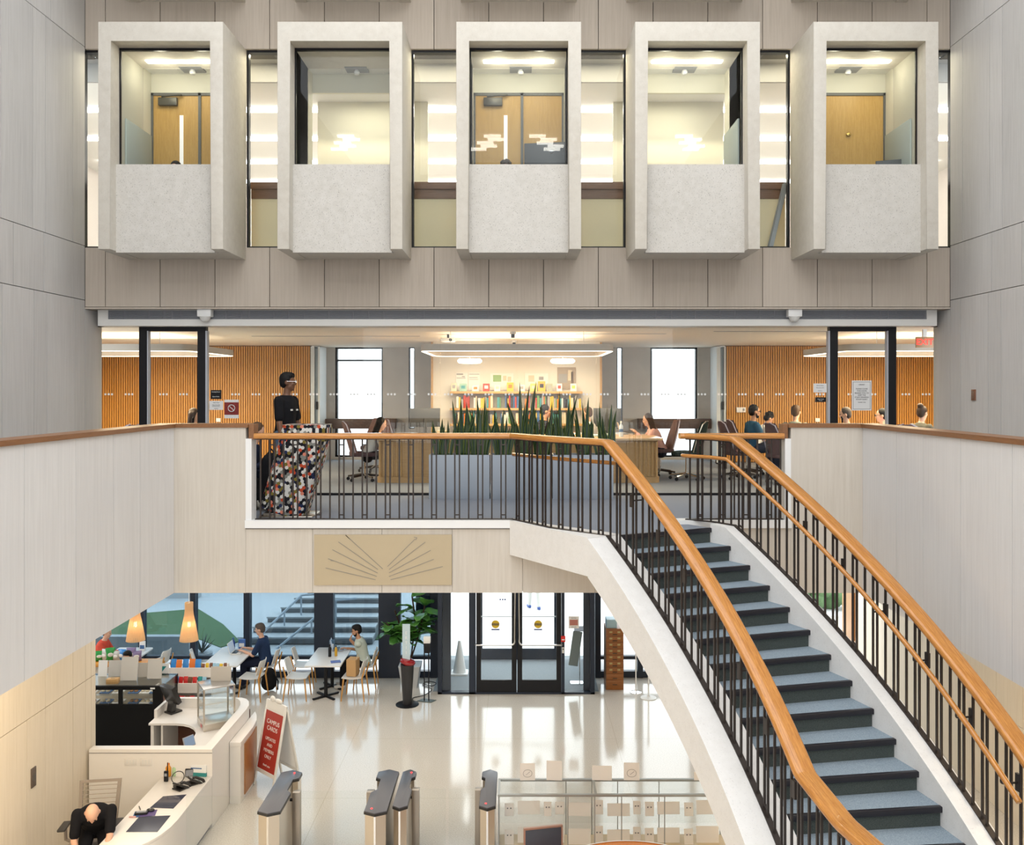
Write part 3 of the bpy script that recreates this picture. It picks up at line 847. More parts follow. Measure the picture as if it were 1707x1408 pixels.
C_BLACK = cloth('black_cotton', (0.010, 0.010, 0.012)); C_NAVY = cloth('navy_cloth', (0.018, 0.035, 0.085)); C_DKNAVY = cloth('dark_navy_denim', (0.012, 0.016, 0.035)); C_JEAN = cloth('blue_denim', (0.12, 0.18, 0.27))
C_RED = cloth('coral_red_knit', (0.55, 0.075, 0.045)); C_PINK = cloth('pale_pink_blouse', (0.62, 0.36, 0.32)); C_MINT = cloth('pale_mint_tee', (0.50, 0.56, 0.50)); C_TEAL = cloth('blue_teal_shirt', (0.03, 0.09, 0.16)); C_OLIVE = cloth('grey_olive_jacket', (0.10, 0.095, 0.075)); C_WHITE = cloth('white_cloth', (0.68, 0.67, 0.64)); C_GREY = cloth('grey_green_cloth', (0.22, 0.25, 0.22))
C_SHOE = mat('dark_shoe', (0.02, 0.02, 0.022), 0.5); C_SHOEW = mat('pale_shoe', (0.55, 0.53, 0.50), 0.6)
def ik(a, c, l1, l2, pole):
    d = c-a; L = min(d.length, (l1+l2)*0.998); u = d.normalized()
    c2 = a+u*L
    x = (l1*l1-l2*l2+L*L)/(2*L); h = math.sqrt(max(0, l1*l1-x*x))
    p = Vector(pole); p = p-u*p.dot(u)
    p = p.normalized() if p.length > 1e-5 else Vector((0, 1, 0))
    return a+u*x+p*h, c2
def remesh(o, vox, it=4):
    m = o.modifiers.new('fuse', 'REMESH'); m.mode = 'VOXEL'; m.voxel_size = vox; m.use_smooth_shade = True
    s = o.modifiers.new('smooth', 'SMOOTH'); s.iterations = it; s.factor = 0.5
def human(label, loc, rz, h=1.75, seat=None, lean=0.0, head=(0, 0), hl=None, hr=None, fl=None, fr=None, skin=SKIN_M, shirt=C_BLACK, pants=C_DKNAVY,
          hairm=HAIR_B, hair='short', sleeve='short', shoe=C_SHOE, fem=False, glasses=None, vox=0.013, beard=None, headoff=0.0, twist=0.0, hdl=None, hdr=None):
    s = h/1.75; TL = 0.50
    T = thing('person', label, 'person', loc, rz)
    pel = V(0, 0, seat+0.075 if seat is not None else 0.945*s)
    sp = V(0, math.sin(R(lean)), math.cos(R(lean)))
    fw = V(0, math.cos(R(lean)), -math.sin(R(lean)))
    nb = pel+sp*TL*s
    sw = (0.165 if fem else 0.185)*s
    ax = V(math.cos(R(twist)), math.sin(R(twist)), 0)
    sh = {-1: nb-sp*0.06*s-ax*sw, 1: nb-sp*0.06*s+ax*sw}
    ha = lean*0.6+headoff
    hd = nb+V(0, math.sin(R(ha)), math.cos(R(ha)))*0.188*s+fw*0.02
    H = Matrix.Translation(hd) @ Matrix.Rotation(R(head[1]), 4, 'Z') @ Matrix.Rotation(-R(head[0]), 4, 'X') @ Matrix.Scale(s, 4)
    hp = {-1: pel-V(0.09*s, 0, 0), 1: pel+V(0.09*s, 0, 0)}
    W, EL, KN, AN, FT, HDIR = {}, {}, {}, {}, {}, {}
    for sd, tg, ft in ((-1, hl, fl), (1, hr, fr)):
        w = Vector(tg) if tg else sh[sd]+V(sd*0.07, 0.04, -0.53*s)
        EL[sd], W[sd] = ik(sh[sd], w, 0.29*s, 0.26*s, (sd*0.45, -1, -0.5))
        f = Vector(ft) if ft else (V(sd*0.11, 0.46, 0) if seat is not None else V(sd*0.10, 0.0, 0))
        an = f+V(0, 0, 0.085)
        KN[sd], AN[sd] = ik(hp[sd], an, 0.44*s, 0.43*s, (sd*0.12, 1, 0.35))
        FT[sd] = f
        dd = hdl if sd < 0 else hdr
        HDIR[sd] = Vector(dd).normalized() if dd else (W[sd]-EL[sd]).normalized()
    def torso(b, off, t0=-0.14, t1=1.03):
        prof = [(-0.14, .150, .110), (0.0, .168, .122), (0.22, .145, .105), (0.45, .150, .108), (0.7, .172, .118), (0.88, .168, .100), (0.97, .110, .075), (1.03, .062, .058)]
        k = 0.92 if fem else 1.0
        rings = []
        for t, wx, dy in prof:
            if t < t0-1e-6 or t > t1+1e-6: continue
            c = pel+sp*(TL*s*t)
            rings.append([c+ax*((wx*k*s+off)*math.cos(2*PI*i/20))+fw*((dy*s+off)*math.sin(2*PI*i/20)) for i in range(20)])
        b.loft(rings)
    # skin
    b = MB()
    torso(b, 0)
    b.caps(nb-sp*0.04, hd-V(0, 0, 0.05)*s, 0.054*s, 0.050*s)
    b.ball((0, -0.005, 0.025), (0.077, 0.097, 0.100), M=H); b.ball((0, 0.022, -0.045), (0.060, 0.072, 0.075), M=H)
    b.ball((0, 0.098, -0.018), (0.014, 0.020, 0.020), M=H); b.ball((0, 0.090, 0.008), (0.010, 0.014, 0.026), M=H); b.ball((0, 0.082, -0.062), (0.024, 0.014, 0.012), M=H); b.ball((0, 0.074, -0.100), (0.024, 0.018, 0.016), M=H)
    for sd in (-1, 1): b.ball((sd*0.079, -0.008, -0.008), (0.012, 0.022, 0.034), M=H); b.ball((sd*0.035, 0.075, -0.02), (0.024, 0.018, 0.018), M=H)
    for sd in (-1, 1):
        b.caps(sh[sd], EL[sd], 0.052*s, 0.040*s); b.caps(EL[sd], W[sd], 0.041*s, 0.028*s)
        b.caps(hp[sd], KN[sd], 0.080*s, 0.056*s); b.caps(KN[sd], AN[sd], 0.056*s, 0.040*s)
        b.caps(AN[sd]-V(0, 0.02, 0.035), FT[sd]+V(sd*0.015, 0.13, 0.035), 0.040, 0.032)
        # hand: palm, four fingers of unequal length, thumb from the side of the palm
        d = HDIR[sd]; nrm = V(0, 0, -1)-d*V(0, 0, -1).dot(d)
        nrm = nrm.normalized() if nrm.length > 0.2 else V(-sd, 0, 0)
        lat = d.cross(nrm)*(-sd)
        pc = W[sd]+d*0.050
        for q in (-0.024, 0, 0.024): b.caps(W[sd]+d*0.01+lat*q*0.6, W[sd]+d*0.085+lat*q, 0.017, 0.016, 8)
        for q, ln in ((0.030, 0.070), (0.010, 0.080), (-0.010, 0.074), (-0.030, 0.058)):
            k0 = W[sd]+d*0.088+lat*q; k1 = k0+(d*0.92+nrm*0.35).normalized()*ln*0.5; k2 = k1+(d*0.7+nrm*0.75).normalized()*ln*0.5
            b.caps(k0, k1, 0.0095, 0.009, 8); b.caps(k1, k2, 0.009, 0.0075, 8)
        t0 = W[sd]+d*0.030+lat*0.030; t1 = t0+(d*0.6+lat*0.8).normalized()*0.04; t2 = t1+(d*0.95+nrm*0.2).normalized()*0.034
        b.caps(t0, t1, 0.013, 0.0115, 8); b.caps(t1, t2, 0.011, 0.009, 8)
    o = b.build('body', skin, T); remesh(o, min(vox, 0.012), 3)
    # clothes
    b = MB(); torso(b, 0.016, -0.14, 1.03)
    for sd in (-1, 1):
        if sleeve == 'short': b.caps(sh[sd], sh[sd].lerp(EL[sd], 0.78), 0.068*s, 0.062*s)
        else: b.caps(sh[sd], EL[sd], 0.066*s, 0.054*s); b.caps(EL[sd], EL[sd].lerp(W[sd], 0.93), 0.054*s, 0.040*s)
    o = b.build('shirt', shirt, T); remesh(o, vox, 3)
    b = MB(); torso(b, 0.010, -0.14, 0.22)
    b.ball(pel+V(0, 0, -0.03), (0.155*s, 0.12*s, 0.10))
    for sd in (-1, 1): b.caps(hp[sd], KN[sd], 0.098*s, 0.070*s); b.caps(KN[sd], KN[sd].lerp(AN[sd], 0.97), 0.070*s, 0.058*s)
    o = b.build('trousers', pants, T); remesh(o, vox, 3)
    for sd in (-1, 1):
        b = MB(); b.caps(AN[sd]-V(0, 0.025, 0.042), FT[sd]+V(sd*0.015, 0.14, 0.042), 0.050, 0.042); b.caps(AN[sd]-V(0, 0.02, 0.05), AN[sd]+V(0, 0, 0.0), 0.05, 0.046)
        o = b.build('shoe', shoe, T); remesh(o, 0.014, 2)
    # hair
    if hair != 'bald':
        b = MB()
        b.ball((0, -0.022, 0.040), (0.088, 0.098, 0.100), M=H); b.ball((0, -0.045, 0.0), (0.080, 0.070, 0.085), M=H)
        if hair == 'flat': b.ball((0, 0.010, 0.088), (0.078, 0.082, 0.050), M=H)
        if hair == 'curly':
            rr = random.Random(3)
            for q in range(26):
                a = rr.uniform(0, 2*PI); e = rr.uniform(0.1, 1.3); b.ball((0.085*math.cos(a)*math.cos(e), -0.022+0.092*math.sin(a)*math.cos(e) if math.sin(a) < 0.5 else 0.03, 0.045+0.098*math.sin(e)), 0.026, 8, 6, M=H)
        if hair in ('long', 'bun', 'pony'):
            if hair == 'long':
                for q in (-0.06, -0.02, 0.02, 0.06): b.caps(H @ V(q*1.1, -0.06, 0.02), H @ V(q*1.4, -0.085, -0.24), 0.045, 0.032)
                for sd in (-1, 1): b.caps(H @ V(sd*0.075, -0.01, 0.05), H @ V(sd*0.085, -0.02, -0.20), 0.030, 0.026)
            if hair == 'bun': b.ball((0, -0.075, 0.125), (0.055, 0.055, 0.05), M=H)
            if hair == 'pony': b.caps(H @ V(0, -0.10, 0.05), H @ V(0, -0.14, -0.16), 0.035, 0.02)
        o = b.build('hair', hairm, T); remesh(o, 0.012, 2)
    if beard:
        b = MB(); b.ball((0, 0.040, -0.082), (0.056, 0.055, 0.042), M=H)
        for sd in (-1, 1): b.caps(H @ V(sd*0.056, 0.03, -0.07), H @ V(sd*0.072, 0.005, -0.01), 0.014, 0.010)
        o = b.build('beard', beard, T); remesh(o, 0.012, 2)
    for sd in (-1, 1):
        b = MB(); b.ball((sd*0.033, 0.0865, 0.012), (0.014, 0.008, 0.008), 10, 6, M=H); b.build('eye', M_eye, T, smooth=180)
    b = MB(); b.ball((0, 0.094, -0.064), (0.022, 0.006, 0.007), 10, 6, M=H); b.build('mouth', M_lip, T, smooth=180)
    if glasses:
        b = MB()
        for sd in (-1, 1):
            b.tube([H @ V(sd*0.036+0.026*math.cos(2*PI*i/12), 0.106, 0.010+0.020*math.sin(2*PI*i/12)) for i in range(12)], 0.0035, 6, closed=True)
            b.tube([H @ V(sd*0.062, 0.104, 0.012), H @ V(sd*0.084, 0.0, 0.010)], 0.0032, 6)
        b.tube([H @ V(-0.010, 0.107, 0.012), H @ V(0.010, 0.107, 0.012)], 0.003, 6)
        b.build('glasses', glasses, T)
    return T

# ------------------------------------------------------------------ the reading room behind the glass
ZC = 7.335
M_rwall = mat('cool_grey_concrete', (0.52, 0.49, 0.45), 0.8); t = NT(M_rwall)
t.base(t.ramp(t.noise(t.coord('World'), 2.5, 5, 0.6), [(0.3, (0.48, 0.45, 0.41)), (0.7, (0.57, 0.535, 0.49))]))
M_rceil = mat('warm_white_ceiling', (0.80, 0.75, 0.67), 0.8)
b = MB(); b.box(-10, 10, YG+0.05, 20.5, ZC, ZC+0.2); struct(b.build('ceiling_reading_room', M_rceil, smooth=0))
for px0, py0, px1 in ((420, 560, 700), (960, 556, 1110), (1190, 552, 1400)):
    y = 1500*(ZC-EYE)/(650-py0)
    o = thing('ceiling_slot', {420: 'thin recessed ceiling slot over the left of the reading room', 960: 'thin recessed ceiling slot right of the projector', 1190: 'thin recessed ceiling slot over the right of the reading room'}[px0], 'ceiling slot', ((px0-CX)/1500*y, y, ZC))
    b = MB(); w = (px1-px0)/1500*y; b.box(0, w, -0.03, 0.03, -0.006, 0.003); b.build('slot', M_grille, o, smooth=0)
YE = 20.3
M_wslat = wood('warm_oak_slats', (0.50, 0.215, 0.030), (0.60, 0.285, 0.050), 'World', (6, 6, 0.5), rough=0.5); 
YW = 19.5
for s, nm in ((-1, 'left'), (1, 'right')):
    x0 = 4.52
    b = MB(); x = x0
    rr = random.Random(5)
    while x < 9.6:
        b.box(min(s*x, s*(x+0.034)), max(s*x, s*(x+0.034)), YW, YW+0.04, MF+0.02, ZC-0.02); x += 0.050
    struct(b.build('wall_slats_'+nm, M_wslat, smooth=0))
    b = MB(); b.box(min(s*(x0-0.02), s*9.7), max(s*(x0-0.02), s*9.7), YW+0.04, YW+0.12, MF, ZC)
    struct(b.build('wall_slat_backing_'+nm, wood('dark_slat_backing', (0.20, 0.085, 0.018), (0.24, 0.10, 0.025), 'World', (4, 4, 1)), smooth=0))
    b = MB(); b.box(min(s*9.7, s*9.8), max(s*9.7, s*9.8), YG, YW+0.1, MF, ZC); struct(b.build('wall_end_'+nm, M_wslat, smooth=0))
    # pale aluminium door frame beside the slats
    d = thing('door_%d' % (7 if s < 0 else 8), None, None, (s*4.40, 19.55, MF)); d['kind'] = 'structure'
    b = MB(); b.box(-0.10, -0.02, -0.05, 0.6, 0, ZC-MF-0.02); b.box(0.06, 0.10, -0.05, 0.6, 0, ZC-MF-0.02); b.build('door_frame', mat('pale_aluminium', (0.62, 0.66, 0.68), 0.4), d, smooth=0)
    b = MB(); b.box(-0.02, 0.06, 0.0, 0.05, 0.02, ZC-MF-0.05); b.build('door_leaf', mat('grey_blue_door', (0.25, 0.30, 0.33), 0.4), d, smooth=0)
    b = MB(); b.box(0.02, 0.06, -0.07, -0.01, 1.15, 1.32); b.build('door_handle', M_black, d, smooth=0)
# outer wall with its windows
def wall_holes(y, t, x0, x1, z0, z1, holes):
    b = MB(); xs = sorted({x0, x1, *[h[0] for h in holes], *[h[1] for h in holes]})
    for a, c in zip(xs, xs[1:]):
        hs = [h for h in holes if h[0] <= a+1e-6 and h[1] >= c-1e-6]
        if not hs: b.box(a, c, y, y+t, z0, z1)
        else:
            h = hs[0]
            if h[2] > z0: b.box(a, c, y, y+t, z0, h[2])
            if h[3] < z1: b.box(a, c, y, y+t, h[3], z1)
    return b
def px_at(px, y): return (px-CX)/FPX*y
WL = (px_at(558, YE), px_at(638, YE)); WR = (px_at(1084, YE), px_at(1163, YE)); NL = (px_at(681, YE), px_at(691, YE)); NR = (px_at(1028, YE), px_at(1038, YE))
zb = MF+0.06
hol = [(*WL, zb, ZC), (*WR, zb, ZC), (*NL, 5.5, ZC), (*NR, 5.5, ZC)]
b = wall_holes(YE, 0.35, -4.5, 4.5, MF, ZC, hol); struct(b.build('wall_reading_room_back', M_rwall, smooth=0))
for n, (x0, x1, z0, z1) in enumerate(hol):
    w = thing('window_%d' % (20+n), None, None, ((x0+x1)/2, YE+0.12, z0)); w['kind'] = 'structure'
    hx = (x1-x0)/2; hh = z1-z0
    f = 0.035 if n < 2 else 0.02
    b = MB(); b.box(-hx, -hx+f*1.4, -0.06, 0.06, 0, hh); b.box(hx-f, hx, -0.06, 0.06, 0, hh); b.box(-hx, hx, -0.06, 0.06, 0, f); b.box(-hx, hx, -0.06, 0.06, hh-f, hh)
    if n == 0: b.box(-hx, hx, -0.05, 0.05, hh-0.31, hh-0.31+f)
    b.build('window_frame', M_black, w, smooth=0)
    b = MB(); b.box(-hx+f, hx-f, -0.006, 0.006, f, hh-f); b.build('pane', M_glass, w, smooth=0)
M_dkwood = wood('dark_brown_sill', (0.085, 0.050, 0.040), (0.13, 0.08, 0.065), 'World', (1, 4, 10), rough=0.4)
for (a, c, lab) in ((536, 660, 'left'), (1064, 1190, 'right')):
    x0, x1 = px_at(a, 20.1), px_at(c, 20.1)
    o = thing('window_bench', 'dark brown shelf board across the %s reading room window' % lab, 'shelf', ((x0+x1)/2, 20.15, 5.51))
    hx = (x1-x0)/2
    b = MB(); b.box(-hx, hx, -0.12, 0.148, 0.0, 0.22, bev=0.008); b.build('board', M_dkwood, o)
# glass wall
xg = lambda px: px_at(px, YG)
zg_b, zg_t = MF, P(0, 545, YG).z
M_dot = mat('white_glass_dot', (0.85, 0.85, 0.83), 0.5)
def dots(b, centers, z):
    for c in centers:
        for q in (-0.05, 0, 0.05):
            b.cyl((c+q, -0.007, z), (c+q, -0.009, z), 0.0165, seg=12)
cuts = [(163, 234), (345, 475), (475, 605), (605, 734), (734, 862), (862, 994), (994, 1122), (1122, 1251), (1251, 1381), (1492, 1561)]
for n, (a, c) in enumerate(cuts):
    x0, x1 = xg(a), xg(c)
    w = thing('window_%d' % (30+n), None, None, ((x0+x1)/2, YG, MF)); w['kind'] = 'structure'
    hx = (x1-x0)/2
    b = MB(); b.box(-hx+0.004, hx-0.004, -0.006, 0.006, 0.03, zg_t-MF); b.build('pane', M_glass, w, smooth=0)
    k = 4 if hx > 0.5 else 2
    b = MB(); dots(b, [(i-(k-1)/2)*0.303 for i in range(k)], P(0, 657, YG).z-MF); b.build('dots', M_dot, w, smooth=0)
b = MB(); b.box(xg(162), xg(1563), YG-0.03, YG+0.03, zg_t, zg_t+0.05); struct(b.build('trim_glass_head', M_black, smooth=0))
b = MB(); b.box(xg(162), xg(1563), YG-0.025, YG+0.025, MF, MF+0.035); struct(b.build('trim_glass_base', M_black, smooth=0))
for n, (a, c) in enumerate(((234, 345), (1381, 1492))):
    x0, x1 = xg(a), xg(c); hx = (x1-x0)/2
    d = thing('door_%d' % (10+n), None, None, ((x0+x1)/2, YG, MF)); d['kind'] = 'structure'
    b = MB(); f = 0.125; hh = zg_t-MF+0.02
    b.box(-hx, -hx+f, -0.05, 0.05, 0, hh); b.box(hx-f, hx, -0.05, 0.05, 0, hh); b.box(-hx+f, hx-f, -0.05, 0.05, hh-0.085, hh); b.box(-hx+f, hx-f, -0.05, 0.05, 0, 0.2)
    b.build('door_frame', M_black, d, smooth=0)
    b = MB()
    for q in ((hx-0.005, hx+0.02) if n == 0 else (-hx-0.02, -hx+0.005), (hx-f-0.012, hx-f+0.004) if n else (-hx+f-0.004, -hx+f+0.012)): b.box(q[0], q[1], -0.053, 0.04, 0, hh-0.08)
    b.build('edge_strip', mat('pale_grey_seal', (0.45, 0.47, 0.52), 0.5), d, smooth=0)
    b = MB(); b.box(-hx+f, hx-f, -0.006, 0.006, 0.2, hh-0.085); b.build('pane', M_glass, d, smooth=0)
    b = MB(); xh = hx-f-0.05 if n == 0 else -hx+f+0.05
    b.tube([V(xh, -0.05, 0.85), V(xh, -0.09, 0.87), V(xh, -0.09, 1.15), V(xh, -0.05, 1.17)], 0.012); b.build('door_handle', M_black, d)
    b = MB(); dots(b, [-0.15, 0.15], P(0, 657, YG).z-MF); b.build('dots', M_dot, d, smooth=0)

# notices on the glass
M_paper = mat('paper', (0.76, 0.75, 0.735), 0.7); M_ink = mat('ink', (0.06, 0.06, 0.07), 0.6); M_maroon = mat('maroon_print', (0.22, 0.018, 0.015), 0.6); M_whiteink = mat('white_print', (0.75, 0.74, 0.72), 0.6)
def notice(name, label, cat, x0, y0, x1, y1, m, lines, depth=YG-0.016, extra=None, col=M_ink):
    a, c = P(x0, y0, depth), P(x1, y1, depth)
    o = thing(name, label, cat, ((a.x+c.x)/2, depth, (a.z+c.z)/2))
    hx, hz = (c.x-a.x)/2, (a.z-c.z)/2
    b = MB(); b.box(-hx, hx, 0, 0.006, -hz, hz); b.build('sheet', m, o, smooth=0)
    if extra: extra(o, hx, hz)
    for (s, fy, size) in lines:
        t = text(s, 'lettering', col, size*2*hz, Matrix.Translation((0, -0.002, fy*hz)) @ FACE, o)
    return o
notice('room_sign', 'black room sign stuck to the glass beside the left glass door', 'sign', 351, 650, 369, 665, M_black, [('Reading Room', 0.6, 0.16), ('Quiet Study', -0.45, 0.16)], col=M_whiteink)
notice('notice', 'grey notice below the black room sign beside the left glass door', 'notice', 349, 668, 372, 683, M_paper, [('Library Hours', 0.6, 0.13), ('Please enter quietly', 0.1, 0.11), ('and close the door', -0.2, 0.11), ('thank you', -0.7, 0.11)])
def redp(o, hx, hz):
    b = MB(); b.box(-hx, hx, -0.003, 0.001, -hz*0.62, hz*0.72); b.build('red_panel', M_maroon, o, smooth=0)
    b = MB(); b.tube([V(0.05*math.cos(2*PI*i/16), -0.004, 0.012+0.05*math.sin(2*PI*i/16)) for i in range(16)], 0.006, 6, closed=True); b.tube([V(-0.035, -0.004, 0.045), V(0.035, -0.004, -0.02)], 0.005, 6); b.build('symbol', M_whiteink, o)
notice('poster', 'maroon poster with a round no-entry symbol on the glass beside the left door', 'poster', 374, 666, 398, 697, M_paper, [('Please', 0.5, 0.10), ('No food or drink', 0.3, 0.085), ('in the reading', -0.3, 0.085), ('room', -0.48, 0.085)], extra=redp, col=M_whiteink)
notice('notice', 'white notice above the black sign beside the right glass door', 'notice', 1356, 639, 1378, 654, M_paper, [('Library Hours', 0.55, 0.14), ('Please enter quietly', 0.05, 0.11), ('thank you', -0.6, 0.11)])
notice('room_sign', 'small black room sign stuck to the glass beside the right glass door', 'sign', 1359, 662, 1377, 670, M_black, [('Quiet Study', 0.25, 0.28), ('Room', -0.35, 0.28)], col=M_whiteink)
def bord(o, hx, hz):
    b = MB()
    for q in (-1, 1): b.box(q*hx*0.86-0.002, q*hx*0.86+0.002, -0.001, 0.001, -hz*0.9, hz*0.9); b.box(-hx*0.86, hx*0.86, -0.001, 0.001, q*hz*0.9-0.002, q*hz*0.9+0.002)
    b.build('border', M_ink, o, smooth=0)
notice('poster', 'tall pale poster of bold lines hung on the right glass door', 'poster', 1420, 634, 1453, 684, M_paper, [('LIBRARY', 0.72, 0.055), ('PLEASE CLOSE', 0.44, 0.062), ('THIS DOOR', 0.30, 0.062), ('BEHIND YOU TO', 0.16, 0.062), ('KEEP THE', 0.02, 0.062), ('STUDY READING', -0.12, 0.062), ('ROOM QUIET', -0.26, 0.062), ('THANK YOU', -0.46, 0.045)], extra=bord, depth=YG-0.03)

# ring lights
M_ring = mat('beige_fixture', (0.50, 0.455, 0.40), 0.5)
M_ringlit = mat('lit_diffuser', (1, 0.95, 0.85), 0.5, emit=2.6, ecol=(1, 0.90, 0.74))
def ringlight(label, xc, w):
    o = thing('pendant_light', label, 'pendant light', (xc, 15.93, 7.0))
    hw, hd = w/2, 1.17
    pts = []
    for cx, cy, a0 in ((hw-0.2, -hd+0.2, -90), (hw-0.2, hd-0.2, 0), (-hw+0.2, hd-0.2, 90), (-hw+0.2, -hd+0.2, 180)):
        for i in range(5): a = R(a0+22.5*i); pts.append(V(cx+0.2*math.cos(a), cy+0.2*math.sin(a), 0.07))
    b = MB(); b.sweep(pts, rect_prof(0.075, 0.11), closed=True); b.build('housing', M_ring, o, smooth=30)
    b = MB(); b.sweep([p-V(0, 0, 0.056) for p in pts], rect_prof(0.060, 0.016), closed=True); b.build('diffuser', M_ringlit, o, smooth=30)
    b = MB()
    for x in (-hw*0.7, hw*0.7):
        for y in (-hd, hd): b.cyl((x, y, 0.13), (x, y, 0.34), 0.004, seg=6)
    b.build('cable', M_white, o)
ringlight('rounded rectangular ring light hanging in the middle of the reading room', -0.02, 3.12)
ringlight('rounded rectangular ring light hanging over the left tables of the reading room', -7.0, 3.2)
ringlight('rounded rectangular ring light hanging over the right tables of the reading room', 7.0, 3.2)
for px, lab in ((783, 'left'), (938, 'right')):
    c = P(px, 602, 17.3)
    o = thing('pendant_light', '%s glowing disc pendant in front of the book wall' % lab, 'pendant light', c)
    b = MB(); b.lathe([(0.001, -0.045), (0.20, -0.04), (0.232, -0.01), (0.232, 0.02), (0.20, 0.045), (0.001, 0.05)], seg=28); b.build('diffuser', mat('disc_glow', (1, 0.97, 0.9), 0.5, emit=6, ecol=(1, 0.95, 0.85)), o)
    b = MB(); b.cyl((0, 0, 0.05), (0, 0, ZC-c.z), 0.004, seg=6); b.build('cable', M_white, o)

# book wall
YBW = 18.0
M_bw = mat('cream_white_panel', (0.70, 0.66, 0.58), 0.7)
x0, x1 = px_at(722, YBW), px_at(1000, YBW)
b = MB(); b.box(x0, x1, YBW, YBW+0.25, MF, ZC); struct(b.build('wall_books', M_bw, smooth=0))
M_oak = wood('light_oak', (0.46, 0.27, 0.10), (0.56, 0.35, 0.15), 'Object', (1.5, 10, 10), rough=0.45)
b = MB(); b.box(x0-0.04, x0, YBW-0.03, YBW+0.25, MF, ZC-0.01); b.box(x1, x1+0.04, YBW-0.03, YBW+0.25, MF, ZC-0.01); struct(b.build('trim_books', M_oak, smooth=0))
sx0, sx1 = px_at(751, 17.9), px_at(970, 17.9)
shelves = [(6.345, 'top'), (6.015, 'upper'), (5.705, 'middle'), (5.395, 'lower')]
for z, nm in shelves:
    o = thing('wall_shelf', '%s oak shelf board of the book wall' % nm, 'shelf', ((sx0+sx1)/2, 17.87, z))
    hx = (sx1-sx0)/2
    b = MB(); b.box(-hx, hx, -0.13, 0.128, -0.045, 0, bev=0.004); b.build('board', M_oak, o)
    if nm != 'top':
        pass
BOOKC = {'red': (0.42, 0.045, 0.03), 'orange': (0.60, 0.17, 0.03), 'white': (0.66, 0.64, 0.60), 'cream': (0.60, 0.52, 0.38), 'blue': (0.05, 0.13, 0.30), 'teal': (0.06, 0.26, 0.28), 'dark': (0.03, 0.03, 0.045), 'yellow': (0.62, 0.42, 0.04), 'green': (0.12, 0.26, 0.10), 'grey': (0.30, 0.29, 0.28)}
BM = {k: mat('book_'+k, v, 0.6) for k, v in BOOKC.items()}
rr = random.Random(21)
def book_row(z, nm, xa, xb):
    x = xa; meshes = {}
    while x < xb:
        c = rr.choice(list(BOOKC)); w = rr.choice((0.022, 0.03, 0.036, 0.05)); h = rr.uniform(0.17, 0.255); d = rr.uniform(0.13, 0.17)
        key = (c, w)
        o = bpy.data.objects.new('book', meshes.get(key) or None) if key in meshes else None
        if o is None:
            b = MB(); b.box(-w/2, w/2, 0.0, 0.15, 0, 0.22, bev=0.003, seg=1)
            o = b.build('book', BM[c], None, smooth=0); meshes[key] = o.data
        else: COL.objects.link(o)
        o.scale = (1, 1, h/0.22); o.location = (x+w/2, 17.80+rr.uniform(0, 0.02), z+0.001)
        tag(o, '%s spined upright book on the %s shelf of the book wall' % (c, nm), 'book', '%s books on the %s shelf' % (c, nm))
        x += w+0.003
        if rr.random() < 0.08: x += 0.08
book_row(6.015, 'upper', sx0+0.12, sx1-0.03)
book_row(5.705, 'middle', sx0+0.05, sx1-0.25)
# books shown face-on on the top shelf, and the sheets pinned above
def faceup(px0, py0, px1, py1, label, m, art=None, yy=17.80, tilt=0.16, am=None):
    a, c = P(px0, py0, yy), P(px1, py1, yy)
    o = thing('display_book', label, 'book', ((a.x+c.x)/2, yy, 6.346)); o.rotation_euler = (-tilt, 0, 0)
    hx = (c.x-a.x)/2; h = a.z-c.z
    b = MB(); b.box(-hx, hx, 0, 0.022, 0, h, bev=0.002, seg=1); b.build('cover', m, o, smooth=0)
    b = MB(); b.box(-hx*0.55, hx*0.55, -0.0015, 0.001, h*0.35, h*0.75); b.build('cover_art', am or BM['grey'], o, smooth=0)
faceup(752, 636, 761, 650, 'small cream booklet at the left end of the top shelf', BM['cream'])
faceup(766, 637, 778, 650, 'pale green book shown face-on on the top shelf', mat('pale_green_cover', (0.26, 0.42, 0.33), 0.5), am=BM['teal'])
faceup(787, 640, 798, 650, 'white book with a brown picture shown face-on on the top shelf', BM['white'], am=BM['orange'])
faceup(805, 637, 816, 650, 'red and white book shown face-on on the top shelf', BM['red'], am=BM['white'])
faceup(824, 640, 834, 651, 'plain white book left of the yellow book on the top shelf', BM['white'], am=BM['cream'])
faceup(845, 636, 856, 651, 'bright yellow book shown face-on in the middle of the top shelf', BM['yellow'], am=BM['orange'])
faceup(864, 640, 875, 651, 'white book with a small grey drawing on the top shelf', BM['white'])
faceup(884, 637, 895, 650, 'pale yellow book left of the orange book on the top shelf', mat('pale_yellow_cover', (0.72, 0.56, 0.14), 0.5), am=BM['cream'])
faceup(897, 634, 909, 651, 'orange book with a dark figure shown face-on on the top shelf', mat('orange_cover', (0.78, 0.34, 0.03), 0.5), am=BM['dark'])
faceup(911, 637, 921, 650, 'olive grey book right of the orange book on the top shelf', mat('olive_cover', (0.30, 0.31, 0.22), 0.5))
faceup(928, 638, 937, 651, 'white and red book below the framed picture on the top shelf', BM['white'], am=BM['red'])
faceup(951, 638, 961, 651, 'white and lime book at the right end of the top shelf', BM['white'], am=mat('lime', (0.36, 0.52, 0.08), 0.5))
